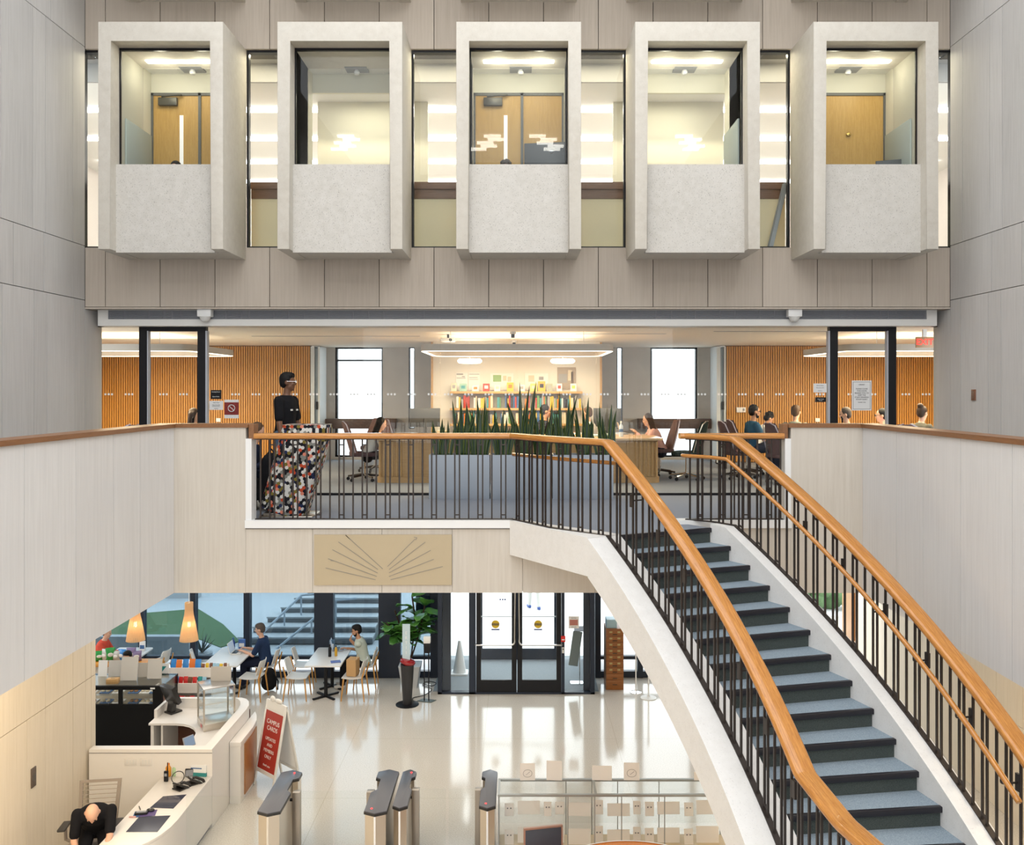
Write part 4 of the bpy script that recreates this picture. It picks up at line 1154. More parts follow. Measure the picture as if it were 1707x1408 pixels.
def sheet(px0, py0, px1, py1, name, label, cat, m, bits):
    yy = 17.985
    a, c = P(px0, py0, yy), P(px1, py1, yy)
    o = thing(name, label, cat, ((a.x+c.x)/2, yy, (a.z+c.z)/2)); hx = (c.x-a.x)/2; hz = (a.z-c.z)/2
    b = MB(); b.box(-hx, hx, 0, 0.012, -hz, hz); b.build('sheet', m, o, smooth=0)
    for (u0, u1, v0, v1, mm) in bits:
        b = MB(); b.box(u0*hx, u1*hx, -0.002, 0.002, v0*hz, v1*hz); b.build('print', mm, o, smooth=0)
M_sheet = mat('white_sheet', (0.74, 0.72, 0.67), 0.7)
sheet(760, 621, 780, 650, 'wall_notice', 'white printed sheet at the left of the book wall', 'notice', M_sheet, [(-0.9, 0.2, 0.75, 0.9, BM['grey']), (-0.9, 0.6, 0.35, 0.42, BM['grey']), (0, 0.5, 0.5, 0.6, BM['grey'])])
sheet(781, 621, 800, 650, 'wall_notice', 'white lined sheet right of the leftmost sheet on the book wall', 'notice', M_sheet, [(-0.9, 0.9, 0.8, 0.86, BM['grey']), (-0.9, 0.6, 0.4, 0.46, BM['grey']), (-0.9, 0.7, 0.2, 0.25, BM['grey'])])
sheet(817, 622, 856, 650, 'wall_poster', 'white poster with a green rectangle on the book wall', 'poster', M_sheet, [(-0.75, -0.05, 0.0, 0.8, mat('poster_green', (0.25, 0.40, 0.16), 0.6)), (0.1, 0.4, 0.1, 0.7, BM['cream']), (0.5, 0.8, 0.0, 0.6, BM['cream'])])
sheet(875, 622, 914, 650, 'wall_poster', 'white poster behind the yellow and orange books', 'poster', M_sheet, [(-0.7, -0.2, 0.0, 0.75, BM['cream']), (0.2, 0.6, 0.2, 0.6, BM['grey'])])
sheet(929, 612, 960, 649, 'wall_picture', 'brown and grey picture hung at the right of the book wall', 'picture', mat('picture_ground', (0.36, 0.29, 0.22), 0.6), [(-0.85, 0.05, -0.4, 0.4, BM['grey']), (0.15, 0.6, -0.2, 0.75, BM['cream']), (0.5, 0.75, -0.5, 0.6, mat('picture_dark', (0.16, 0.11, 0.08), 0.6))])

# long reading table, table behind it, side tables
M_desk = wood('pale_oak_desk', (0.42, 0.25, 0.105), (0.50, 0.32, 0.15), 'Object', (0.6, 8, 8), rough=0.35)
M_desktop = wood('pale_oak_desktop', (0.56, 0.37, 0.20), (0.64, 0.45, 0.26), 'Object', (0.7, 7, 7), rough=0.25)
t = thing('reading_table', 'long pale oak reading table with fluted ends behind the planters', 'table', (0, 15.9, MF))
def rrect(hx, hy, r, n=6):
    out = []
    for cx, cy, a0 in ((hx-r, -hy+r, -90), (hx-r, hy-r, 0), (-hx+r, hy-r, 90), (-hx+r, -hy+r, 180)):
        for i in range(n+1): a = R(a0+90*i/n); out.append((cx+r*math.cos(a), cy+r*math.sin(a)))
    return out
b = MB(); b.prism(rrect(2.46, 0.74, 0.16), 0.72, 0.755, bev=0.005); b.build('tabletop', M_desktop, t)
b = MB(); b.prism(rrect(2.38, 0.66, 0.12), 0.10, 0.72); b.build('body', M_desk, t, smooth=30)
b = MB(); b.prism(rrect(2.40, 0.68, 0.12), 0.0, 0.10); b.build('plinth', M_desk, t, smooth=30)
b = MB()
for x in [2.34-0.07*i for i in range(6)]+[-2.34+0.07*i for i in range(6)]+[-1.85, -1.62, -1.39, 1.85]:
    b.cyl((x, -0.668, 0.11), (x, -0.668, 0.70), 0.022, seg=8)
b.build('fluting', M_desk, t)
M_wtop = mat('white_laminate', (0.70, 0.70, 0.69), 0.35)
def simple_table(label, c, w, d, h=0.74, top=M_wtop, leg=M_steel):
    t = thing('study_table', label, 'table', c)
    b = MB(); b.prism(rrect(w/2, d/2, 0.08), h-0.03, h, bev=0.004); b.build('tabletop', top, t)
    for sx in (-1, 1):
        for sy in (-1, 1):
            b = MB(); b.cyl((sx*(w/2-0.1), sy*(d/2-0.1), 0), (sx*(w/2-0.1), sy*(d/2-0.1), h-0.03), 0.022, seg=10); b.build('leg', leg, t)
    return t
simple_table('computer table behind the long reading table, left of the book wall', (-1.95, 17.35, MF), 0.9, 0.6)
simple_table('computer table behind the long reading table, right of the book wall', (1.65, 17.45, MF), 0.9, 0.6)
simple_table('study table on the right side of the reading room', (5.6, 16.2, MF), 1.5, 1.3)
simple_table('study table at the far right of the reading room', (7.6, 15.6, MF), 1.4, 1.2)
simple_table('study table at the left side of the reading room', (-6.0, 16.4, MF), 1.6, 1.2)
def monitor(label, loc, rz, w=0.52, h=0.33, screen=None, shell=None):
    o = thing('monitor', label, 'monitor', loc, rz)
    shell = shell or mat('dark_grey_plastic', (0.055, 0.06, 0.065), 0.45)
    b = MB(); b.box(-w/2, w/2, -0.02, 0.02, 0.12, 0.12+h, bev=0.006); b.build('screen_housing', shell, o)
    b = MB(); b.box(-w/2+0.012, w/2-0.012, 0.0195, 0.022, 0.132, 0.108+h); b.build('screen', screen or mat('dark_screen', (0.02, 0.025, 0.03), 0.15), o, smooth=0)
    b = MB(); b.box(-0.03, 0.03, -0.045, -0.02, 0.012, 0.28); b.build('neck', shell, o, smooth=0)
    b = MB(); b.prism(rrect(0.12, 0.09, 0.03), 0, 0.012); b.build('base', shell, o)
    return o
monitor('grey computer monitor left of the book wall', (-1.80, 17.3, MF+0.741), R(25), 0.62, 0.36)
monitor('dark computer monitor right of the book wall', (1.72, 17.4, MF+0.741), R(-25), 0.56, 0.36)
# upholstered swivel chairs
def swivel(label, loc, rz, m, shellm, rim, group=None):
    o = thing('swivel_chair', label, 'chair', loc, rz, group)
    b = MB(); rings = []
    for k in range(9):
        t = k/8; z = 0.46+0.56*t; y = -0.20-0.16*t; w = 0.23*math.cos(max(0, t-0.35)*1.6)+0.015
        w = max(w, 0.05)
        rings.append([V(w*math.cos(2*PI*i/16), y+0.05*(w/0.23)**2*0+0.028*math.sin(2*PI*i/16)+0.06*math.cos(2*PI*i/16)**2, z) for i in range(16)])
    b.loft(rings); b.build('backrest', shellm, o, smooth=60)
    b = MB(); b.prism(rrect(0.25, 0.23, 0.10), 0.43, 0.50, bev=0.02); b.build('seat', m, o, smooth=50)
    b = MB()
    for sx in (-1, 1): b.tube([V(sx*0.24, -0.19, 0.5), V(sx*0.245, -0.26, 0.75), V(sx*0.16, -0.33, 0.98), V(sx*0.05, -0.36, 1.03)], 0.010, 6)
    b.build('rim', rim, o)
    b = MB(); b.cyl((0, 0, 0.10), (0, 0, 0.43), 0.028); b.build('stem', M_chrome, o)
    for k in range(5):
        a = R(72*k+18); b = MB(); b.cyl((0, 0, 0.11), (0.30*math.cos(a), 0.30*math.sin(a), 0.075), 0.026, 0.016, 8); ba = b.build('base_arm', M_steel_dark if m is not M_teal else M_chrome, o)
        b = MB(); b.cyl((0.30*math.cos(a)-0.012, 0.30*math.sin(a), 0.030), (0.30*math.cos(a)+0.012, 0.30*math.sin(a), 0.030), 0.030, seg=10); b.build('caster', M_black, ba)
    return o
M_plum = fabric('plum_brown_upholstery', (0.075, 0.045, 0.05), (0.11, 0.07, 0.075)); M_plumL = fabric('mauve_brown_shell', (0.14, 0.085, 0.08), (0.19, 0.12, 0.11)); M_teal = fabric('dark_teal_upholstery', (0.010, 0.022, 0.022), (0.022, 0.038, 0.036)); M_rimL = mat('pale_lilac_rim', (0.40, 0.37, 0.46), 0.4)
swivel('plum swivel chair with a seated woman, left of the long reading table', (-2.68, 15.62, MF), R(-70), M_plum, M_plumL, M_rimL)
swivel('plum swivel chair at the back left corner of the long reading table, facing the viewer', (-2.75, 17.3, MF), R(170), M_plum, M_plumL, M_rimL)
swivel('plum swivel chair turned away behind the long reading table near the left window', (-2.35, 17.9, MF), R(-60), M_plum, M_plumL, M_rimL)
swivel('mauve swivel chair under the woman with the laptop', (2.60, 16.55, MF), R(95), M_plum, M_plumL, M_rimL)
swivel('dark teal swivel chair with chrome base right of the long reading table', (2.95, 15.75, MF), R(62), M_teal, M_teal, M_steel)
swivel('lilac edged swivel chair, leftmost of the chairs by the right slat wall', (3.90, 15.9, MF), R(-80), M_plum, M_plum, M_rimL)
swivel('lilac edged swivel chair holding the bearded man', (4.22, 16.6, MF), R(-85), M_plum, M_plum, M_rimL)
swivel('dark plum swivel chair in front of the bearded man', (4.50, 15.15, MF), R(-70), M_plum, M_plum, M_rimL)
swivel('brown swivel chair whose top shows above the left parapet', (-6.15, 14.6, MF), R(10), M_plum, M_plumL, M_rimL)
swivel('brown swivel chair whose top shows above the right parapet', (6.28, 14.75, MF), R(-10), M_plumL, M_plumL, M_rimL)
# readers
sit = 0.42
human('woman with dark hair seated in the plum chair left of the long table', (-2.62, 15.64, MF), R(-85), 1.52, 0.36, 24, (18, 0), hl=(-0.12, 0.42, 0.74), hr=(0.12, 0.42, 0.74), skin=SKIN_L, shirt=C_WHITE, pants=C_BLACK, hairm=HAIR_B, hair='long', sleeve='long', fem=True, vox=0.016)
human('woman in a pale pink blouse typing on a laptop at the long table', (2.62, 16.5, MF), R(88), 1.58, 0.38, 24, (14, 0), hl=(-0.12, 0.45, 0.78), hr=(0.12, 0.45, 0.78), skin=SKIN_L, shirt=C_PINK, pants=C_DKNAVY, hairm=HAIR_BR, hair='long', sleeve='long', fem=True, vox=0.014)
human('bearded man in a blue teal shirt seated by the right slat wall', (4.25, 16.5, MF), R(-82), 1.74, sit, 6, (4, 0), skin=SKIN_M, shirt=C_TEAL, pants=C_DKNAVY, beard=HAIR_B, glasses=M_black, vox=0.014, hl=(-0.15, 0.40, 0.74), hr=(0.15, 0.40, 0.74))
human('reader with bowed black curly head beside the bearded man', (4.62, 17.75, MF), R(-80), 1.66, 0.38, 34, (35, 0), skin=SKIN_M, shirt=C_WHITE, pants=C_DKNAVY, hair='curly', vox=0.016, sleeve='long', hl=(-0.15, 0.40, 0.74), hr=(0.15, 0.40, 0.74))
human('reader with light brown hair in grey green at the right study table', (5.02, 16.35, MF), R(-35), 1.72, sit, 5, (5, 0), skin=SKIN_L, shirt=C_GREY, pants=C_DKNAVY, hairm=HAIR_LB, hair='flat', vox=0.016, sleeve='long', hl=(-0.15, 0.36, 0.74), hr=(0.15, 0.36, 0.74))
human('reader with close cropped grey black hair behind the right glass door', (5.74, 15.5, MF), R(70), 1.68, sit, 8, (10, 0), skin=SKIN_L, shirt=C_BLACK, pants=C_DKNAVY, hairm=HAIR_G, vox=0.016, sleeve='long', hl=(-0.15, 0.36, 0.74), hr=(0.15, 0.36, 0.74))
human('reader with glasses half hidden by the right post of the right glass door', (6.42, 15.7, MF), R(75), 1.62, sit, 6, (5, 0), skin=SKIN_L, shirt=C_RED, pants=C_DKNAVY, hairm=HAIR_B, glasses=M_black, vox=0.016, hl=(-0.15, 0.36, 0.74), hr=(0.15, 0.36, 0.74))
human('woman with a dark hair bun and grey olive jacket at the far right', (6.74, 15.15, MF), R(-60), 1.66, 0.46, 8, (6, 0), skin=SKIN_L, shirt=C_OLIVE, pants=C_DKNAVY, hairm=HAIR_BR, hair='bun', fem=True, vox=0.016, sleeve='long', hl=(-0.15, 0.36, 0.74), hr=(0.15, 0.36, 0.74))
human('woman with shoulder length dark hair behind the left glass door', (-5.68, 15.55, MF), R(-75), 1.64, sit, 6, (4, 0), skin=SKIN_L, shirt=C_WHITE, pants=C_DKNAVY, hairm=HAIR_BR, hair='long', fem=True, vox=0.016, sleeve='long', hl=(-0.15, 0.36, 0.74), hr=(0.15, 0.36, 0.74))
human('dark haired reader in black half hidden behind the snake plants', (0.42, 17.2, MF), R(-75), 1.72, sit, 8, (8, 0), skin=SKIN_M, shirt=C_BLACK, pants=C_DKNAVY, vox=0.016, sleeve='long', hl=(-0.15, 0.36, 0.74), hr=(0.15, 0.36, 0.74))
human('reader in cream half hidden behind the right snake plants', (1.42, 17.0, MF), R(80), 1.64, sit, 10, (8, 0), skin=SKIN_L, shirt=C_WHITE, pants=C_DKNAVY, hairm=HAIR_LB, vox=0.016, sleeve='long', hl=(-0.15, 0.36, 0.74), hr=(0.15, 0.36, 0.74))
# things on the long table
def laptop(label, loc, rz, m=M_steel, open_=105, w=0.32, d=0.22):
    o = thing('laptop', label, 'laptop', loc, rz)
    b = MB(); b.box(-w/2, w/2, -d/2, d/2, 0, 0.016, bev=0.004); b.build('keyboard_base', m, o)
    L = Matrix.Translation((0, d/2, 0.014)) @ Matrix.Rotation(R(90-open_), 4, 'X')
    b = MB(M=L); b.box(-w/2, w/2, 0, 0.010, 0, d, bev=0.003); b.build('lid', m, o)
    b = MB(M=L); b.box(-w/2+0.01, w/2-0.01, -0.002, 0.001, 0.012, d-0.01); b.build('screen', mat('laptop_screen', (0.35, 0.42, 0.5), 0.2, emit=0.4), o, smooth=0)
    b = MB(); b.box(-w/2+0.02, w/2-0.02, -d/2+0.09, d/2-0.02, 0.0155, 0.018); b.build('keys', M_black, o, smooth=0)
    return o
zt = MF+0.756
laptop('silver laptop in front of the woman in pink', (1.98, 16.4, zt), R(88), mat('warm_silver', (0.55, 0.42, 0.30), 0.35, metal=0.5))
def bottle(label, loc, r, h, m, capm, band=None):
    o = thing('bottle', label, 'bottle', loc)
    b = MB(); b.lathe([(r*0.9, 0), (r, 0.01), (r, h*0.66), (r*0.45, h*0.84), (r*0.42, h*0.9)], seg=16); b.build('body', m, o)
    b = MB(); b.lathe([(r*0.5, h*0.88), (r*0.5, h), (r*0.2, h*1.005)], seg=14); b.build('cap', capm, o)
    if band: b = MB(); b.lathe([(r*1.01, h*0.3), (r*1.012, h*0.3), (r*1.012, h*0.5), (r*1.01, h*0.5)], seg=16, cap=False); b.build('label_band', band, o)
    return o
bottle('white and blue water bottle beside the silver laptop', (1.80, 15.75, zt), 0.036, 0.27, mat('translucent_bottle', (0.55, 0.65, 0.75), 0.2), M_white, BM['blue'])
b = MB(); b.box(-0.15, 0.15, -0.1, 0.1, 0, 0.03, bev=0.004); o = b.build('paper_stack', mat('pale_aqua_paper', (0.45, 0.62, 0.62), 0.7), None); o.location = (1.45, 15.9, zt); o.rotation_euler = (0, 0, 0.3); tag(o, 'pale aqua stack of papers left of the silver laptop', 'papers')
b = MB(); b.box(-0.09, 0.09, -0.06, 0.06, 0, 0.10, bev=0.006); o = b.build('card_box', BM['cream'], None); o.location = (-1.35, 15.95, zt); tag(o, 'small cream card box on the left of the long reading table', 'box')
# small fittings
c = P(747, 560, 15.6)
o = thing('projector', 'small white ceiling projector left of the middle ring light', 'projector', (c.x, 15.6, ZC)); b = MB(); b.cyl((0, 0, -0.07), (0, 0, 0.002), 0.02); b.build('mount', M_black, o); b = MB(); b.box(-0.12, 0.12, -0.1, 0.1, -0.13, -0.065, bev=0.01); b.build('housing', M_offwhite, o)
b = MB(); b.cyl((0.05, -0.1, -0.10), (0.05, -0.12, -0.10), 0.025); b.build('lens', M_black, o)
for px, py, y, lab in ((855, 554, 14.9, 'nearer'), (857, 570, 17.5, 'farther')):
    c = P(px, py, y)
    o = thing('ceiling_camera', '%s of the two small black ceiling cameras on the room axis' % lab, 'camera', (c.x, y, ZC)); b = MB(); b.cyl((0, 0, -0.04), (0, 0, 0.001), 0.05); b.build('mount', M_white, o); b = MB(); b.box(-0.03, 0.03, -0.05, 0.04, -0.10, -0.04, bev=0.008); b.build('camera_body', M_black, o)
M_exit = mat('exit_red', (0.9, 0.03, 0.02), 0.5, emit=2.5, ecol=(1, 0.02, 0.015))
c = P(1541, 573, 14.3)
o = thing('exit_sign', 'red EXIT sign hanging under the ceiling right of the right glass door', 'exit sign', (c.x, 14.3, ZC)); b = MB(); b.box(-0.14, 0.14, -0.012, 0.012, -0.29, -0.12, bev=0.004); b.build('plate', mat('clear_exit_plate', (0.45, 0.26, 0.14), 0.3), o); b = MB(); b.box(-0.03, 0.03, -0.02, 0.02, -0.121, 0.002); b.build('mount', M_white, o, smooth=0)
text('EXIT', 'lettering', M_exit, 0.135, Matrix.Translation((0, -0.014, -0.205)) @ FACE, o)
c = P(1236, 683, 19.44)
o = thing('wall_panel', 'white thermostat panel on the right slat wall', 'thermostat', (c.x, 19.49, c.z)); b = MB(); b.box(-0.10, 0.10, -0.03, 0.008, -0.055, 0.055, bev=0.006); b.build('housing', M_white, o); b = MB(); b.box(0.03, 0.075, -0.033, -0.029, -0.02, 0.03); b.build('display', M_grille, o, smooth=0)
for px, lab in ((363, 'left'), (1364, 'right')):
    c = P(px, 700, 19.44); o = thing('wall_socket', 'small white wall plate just above the %s parapet on the slat wall' % lab, 'wall plate', (c.x, 19.49, c.z)); b = MB(); b.box(-0.05, 0.05, -0.015, 0.008, -0.04, 0.04, bev=0.004); b.build('plate', M_white, o)

# ------------------------------------------------------------------ on the mezzanine landing
M_planter = mat('satin_zinc', (0.30, 0.335, 0.38), 0.30, metal=0.75)
M_soil = mat('dark_soil', (0.03, 0.022, 0.016), 0.95)
M_leaf = mat('snake_leaf', (0.008, 0.030, 0.011), 0.35); M_leafe = mat('snake_leaf_edge', (0.10, 0.14, 0.022), 0.4)
for k, px in enumerate((765.5, 868.5, 972)):
    x = px_at(px, 12.98)
    o = thing('planter', ('left', 'middle', 'right')[k]+' grey metal trough planter against the glass wall', 'planter', (x, 13.18, MF))
    b = MB(); hx = 0.438
    for (a, c, d, e) in ((-hx, hx, -0.2, -0.185), (-hx, hx, 0.185, 0.2), (-hx, -hx+0.015, -0.185, 0.185), (hx-0.015, hx, -0.185, 0.185)): b.box(a, c, d, e, 0.0, 0.635)
    b.build('trough', M_planter, o, smooth=0)
    b = MB(); b.box(-hx+0.015, hx-0.015, -0.185, 0.185, 0.02, 0.60); b.build('soil', M_soil, o, smooth=0)
rr = random.Random(11)
CL = [(738, .55, 'first'), (770, .80, 'second'), (801, .82, 'third'), (838, .62, 'fourth'), (872, .98, 'fifth'), (905, .72, 'sixth'), (940, .85, 'seventh'), (974, .80, 'eighth'), (1008, .72, 'ninth')]
def snake(px, hmax, lab, seed):
    rg = random.Random(seed)
    x = px_at(px, 13.15)
    o = thing('snake_plant', '%s snake plant from the left in the row of grey trough planters' % lab, 'plant', (x, 13.16, MF+0.601))
    b = MB()
    for k in range(20):
        h = hmax*rg.uniform(0.50, 0.90) if k > 2 else hmax*rg.uniform(0.96, 1.15)
        f = ((k*7) % 20+0.5)/20*2-1; f = f if rg.random() < 0.8 else -f
        bx, by = 0.10*f+rg.uniform(-0.03, 0.03), rg.uniform(-0.07, 0.07)
        dx, dy = f*h*rg.uniform(0.05, 0.30), rg.uniform(-0.10, 0.10)*h
        if k <= 2: dx *= 0.6
        w0 = rg.uniform(0.050, 0.066); tw0 = rg.uniform(-0.5, 0.5); bw = rg.uniform(-0.02, 0.02)
        rows = []
        for j in range(11):
            t = j/10
            w = w0*(0.62+0.76*t) if t < 0.5 else w0*max(0.02, 1-((t-0.5)/0.5)**1.8)
            c = V(bx+dx*t**1.6+bw*math.sin(PI*t), by+dy*t**1.6, h*t-0.02)
            u = V(math.cos(tw0+0.35*t), math.sin(tw0+0.35*t)*0.6, 0)*w*0.5; n = V(-u.y, u.x, 0)*0.35
            rows.append([c-u, c-u*0.80+n*0.4, c+n, c+u*0.80+n*0.4, c+u])
        for r0_, r1_ in zip(rows, rows[1:]):
            for i in range(4):
                _, f_ = b._new([r0_[i], r0_[i+1], r1_[i+1], r1_[i]], [(0, 1, 2, 3)])
                for ff in f_: ff.material_index = 1 if i in (0, 3) else 0
    bmesh.ops.remove_doubles(b.bm, verts=b.bm.verts[:], dist=1e-5)
    ob = b.build('leaves', [M_leaf, M_leafe], o, smooth=180)
    m = ob.modifiers.new('thick', 'SOLIDIFY'); m.thickness = 0.004
for i, (px, hm, lab) in enumerate(CL): snake(px, hm, lab, 100+i)

# leaning hexagon fabric pod
M_hex = mat('hexagon_fabric', (0.5, 0.5, 0.5), 0.9, spec=0.15); t = NT(M_hex)
uvn = t.n('ShaderNodeTexCoord'); mp = t.n('ShaderNodeMapping'); mp.inputs['Scale'].default_value = (24, 24, 1); t.l(uvn.outputs['UV'], mp.inputs[0])
def vm(op, a, b_=None):
    n = t.n('ShaderNodeVectorMath'); n.operation = op
    for i, s in enumerate((a, b_)):
        if s is None: continue
        if isinstance(s, tuple): n.inputs[i].default_value = s
        else: t.l(s, n.inputs[i])
    return n
S3 = 1.7320508; rv = (1, S3, 1); hv = (0.5, S3/2, 0.5)
p = vm('ADD', mp.outputs[0], (50, 50*S3, 0)).outputs[0]
a1 = vm('SUBTRACT', vm('MODULO', p, rv).outputs[0], (0.5, S3/2, 0)).outputs[0]
b1 = vm('SUBTRACT', vm('MODULO', vm('SUBTRACT', p, (0.5, S3/2, 0)).outputs[0], rv).outputs[0], (0.5, S3/2, 0)).outputs[0]
la, lb = vm('LENGTH', a1).outputs['Value'], vm('LENGTH', b1).outputs['Value']
cmp_ = t.n('ShaderNodeMath'); cmp_.operation = 'LESS_THAN'; t.l(la, cmp_.inputs[0]); t.l(lb, cmp_.inputs[1])
mx = t.n('ShaderNodeMix'); mx.data_type = 'VECTOR'; t.l(cmp_.outputs[0], mx.inputs[0]); t.l(b1, mx.inputs[4]); t.l(a1, mx.inputs[5])
idv = vm('SUBTRACT', p, mx.outputs[1]).outputs[0]
sn = vm('SNAP', vm('ADD', idv, (0.1, 0.1, 0.1)).outputs[0], (0.25, 0.433, 1)).outputs[0]
wn = t.n('ShaderNodeTexWhiteNoise'); wn.noise_dimensions = '2D'; t.l(sn, wn.inputs['Vector'])
rp = t.n('ShaderNodeValToRGB'); rp.color_ramp.interpolation = 'CONSTANT'
pal = [(0.0, (0.62, 0.61, 0.58)), (0.29, (0.014, 0.014, 0.018)), (0.54, (0.022, 0.032, 0.085)), (0.66, (0.22, 0.22, 0.20)), (0.77, (0.19, 0.15, 0.035)), (0.88, (0.46, 0.07, 0.03)), (0.95, (0.62, 0.22, 0.15))]
e = rp.color_ramp.elements
while len(e) < len(pal): e.new(0.5)
for el, (q, c) in zip(e, pal): el.position = q; el.color = (*c, 1)
t.l(wn.outputs['Value'], rp.inputs[0]); t.base(rp.outputs[0])
o = thing('lounge_pod', 'leaning upholstered pod in multicoloured hexagon fabric behind the front railing', 'lounge seat', (-2.95, 11.32, MF))
path = [V(0.0, 0, 0.045)]+[V(0.30*(k/8)**0.9, 0, 0.045+1.02*k/8) for k in range(1, 9)]+[V(0.30, 0, 1.10), V(0.30, 0, 1.14)]
b = MB(); pr = rect_prof(0.56, 0.50, 0.11, 5)
b.sweep(path, pr, up=(0, 1, 0), uv=True); b.build('upholstery', M_hex, o, smooth=50)
b = MB(); b.box(-0.24, 0.42, -0.27, 0.27, 0.0, 0.02, bev=0.006); b.box(-0.20, 0.25, -0.2, 0.2, 0.02, 0.05); b.build('base_plate', M_steel, o)
# people on the landing
ym = human('young man in a black T-shirt and glasses standing behind the hexagon pod', (-3.20, 12.35, MF), R(-106), 1.80, None, 2, (2, 22), skin=SKIN_D, shirt=C_BLACK, pants=C_JEAN, hair='flat', glasses=M_chrome, vox=0.011, hl=(-0.27, 0.12, 0.84), hr=(0.24, 0.10, 0.86))
for x_, z_ in ((-0.07, 1.30), (0.07, 1.30)):
    b = MB(); b.cbox((x_, 0.142, z_), (0.045, 0.012, 0.022)); b.build('chest_logo', C_WHITE, ym, smooth=0)
human('person in navy clothes seated behind the left parapet end', (-3.66, 12.0, MF), R(-85), 1.62, 0.33, 16, (24, 0), skin=SKIN_L, shirt=C_DKNAVY, pants=C_DKNAVY, hairm=HAIR_LB, sleeve='long', shoe=C_SHOEW, fl=(-0.12, 0.42, 0), fr=(0.10, 0.55, 0), hl=(-0.16, 0.34, 0.62), hr=(0.16, 0.36, 0.62), vox=0.014)
o = thing('lounge_chair', 'dark lounge chair behind the end of the left parapet', 'chair', (-3.70, 12.0, MF), R(-85)); b = MB(); b.box(-0.3, 0.3, -0.3, 0.3, 0.12, 0.42, bev=0.05); b.build('seat', C_BLACK, o); b = MB(); b.box(-0.3, 0.3, -0.42, -0.26, 0.2, 0.85, bev=0.05); b.build('backrest', C_BLACK, o)
for sx in (-1, 1):
    for sy in (-1, 1): b = MB(); b.cyl((sx*0.24, sy*0.24, 0), (sx*0.24, sy*0.24, 0.14), 0.02); b.build('leg', M_black, o)
o = thing('backpack', 'black backpack beside the navy clothed seated person, showing above the rail', 'backpack', (-3.22, 11.75, MF)); b = MB(); b.caps((0, 0, 0.20), (0, 0, 0.62), 0.19, 0.14); b.caps((0.06, -0.08, 0.2), (0.06, -0.08, 0.45), 0.14, 0.12); ob = b.build('bag_body', C_BLACK, o); remesh(ob, 0.02); b = MB(); b.tube([V(-0.05, -0.02, 0.74), V(0.0, -0.02, 0.80), V(0.05, -0.02, 0.74)], 0.012); b.build('handle', C_BLACK, o)
o['label'] = 'black backpack standing by the railing at the left parapet end'
# wall plaque with radiating lines on the fascia
M_plaque = mat('tan_plaque', (0.46, 0.375, 0.245), 0.6)
a, c = P(523.5, 891, YR-0.02), P(753, 975, YR-0.02)
o = thing('plaque', 'tan plaque of radiating lines on the mezzanine fascia', 'plaque', ((a.x+c.x)/2, YR, (a.z+c.z)/2)); hx, hz = (c.x-a.x)/2, (a.z-c.z)/2
b = MB(); b.box(-hx, hx, -0.02, 0.002, -hz, hz, bev=0.003); b.build('panel', M_plaque, o, smooth=0)
M_line = mat('engraved_line', (0.27, 0.245, 0.20), 0.6)
def pl(x0, y0, x1, y1):
    q0, q1 = P(x0, y0, YR-0.022)-o.location, P(x1, y1, YR-0.022)-o.location
    b = MB(); b.sweep([q0, q1], rect_prof(0.0075, 0.004), up=(0, -1, 0)); b.build('line', M_line, o, smooth=0)
for x0, y0, x1, y1 in ((543, 946.5, 626, 966), (547, 931, 628, 960.5), (554, 916, 629.5, 955), (564, 903, 630, 949), (576, 891.5, 638, 948), (738, 944, 651, 966), (723, 932, 648.5, 960.5), (718, 917, 648.5, 954.5), (709, 903, 648.5, 949), (692, 898, 646, 944)): pl(x0, y0, x1, y1)
pl(690, 895, 695, 896); pl(695, 896, 693, 900); pl(551, 934, 556, 934.5); pl(576, 891.5, 583, 898)
# small wall plates
for px, py, lab, s in ((1624, 658, 'small brown wall plate on the right upper wall', 1),):
    y = 6.25*1500/(px-CX); c = P(px, py, y); o = thing('wall_plate', lab, 'wall plate', (6.25, y, c.z)); b = MB(); b.box(-0.02, 0.004, -0.05, 0.05, -0.075, 0.075, bev=0.004); b.build('plate', mat('brown_plate', (0.20, 0.085, 0.045), 0.5), o); b = MB(); b.box(-0.024, -0.019, -0.03, 0.03, -0.05, 0.05); b.build('cover', M_brown, o, smooth=0)
# upper boxes: things showing over the sills
o = monitor('black monitor with a round logo standing in the middle concrete box', (px_at(908, 12.7), 12.70, P(0, 276, 12.7).z-0.30), R(-8), 0.58, 0.50)
ln = thing('carrel_desk', 'white desk inside the middle concrete box, under the black monitor', 'desk', (0.005, 12.72, P(0, 276, 12.7).z-0.301)); b = MB(); b.box(-0.66, 0.66, -0.34, 0.30, -0.03, 0.0); b.build('desktop', M_wtop, ln, smooth=0); b = MB(); b.box(-0.64, -0.60, -0.3, 0.28, -0.62, -0.03); b.box(0.60, 0.64, -0.3, 0.28, -0.62, -0.03); b.build('side_panel', M_wtop, ln, smooth=0)
b = MB(); b.tube([V(0.10+0.035*math.cos(2*PI*i/18), -0.021, 0.50+0.035*math.sin(2*PI*i/18)) for i in range(18)], 0.003, 6, closed=True); b.build('logo', M_chrome, o)
text('DELL', 'lettering', M_chrome, 0.024, Matrix.Translation((0.10, -0.0215, 0.50)) @ FACE, o)
monitor('dark monitor corner showing over the sill of the rightmost concrete box', (px_at(1481, 12.8), 12.80, P(0, 276, 12.7).z-0.36), R(-20), 0.34, 0.34)
ln2 = dup(ln, (4.78, 12.72, P(0, 276, 12.7).z-0.361), label='white desk inside the rightmost concrete box')
human('student whose dark hair shows over the sill of the leftmost concrete box', (px_at(294, 12.85), 12.95, ZB0+0.215), R(180), 1.58, 0.36, 10, (25, 0), skin=SKIN_L, shirt=C_BLACK, hairm=HAIR_B, vox=0.016)
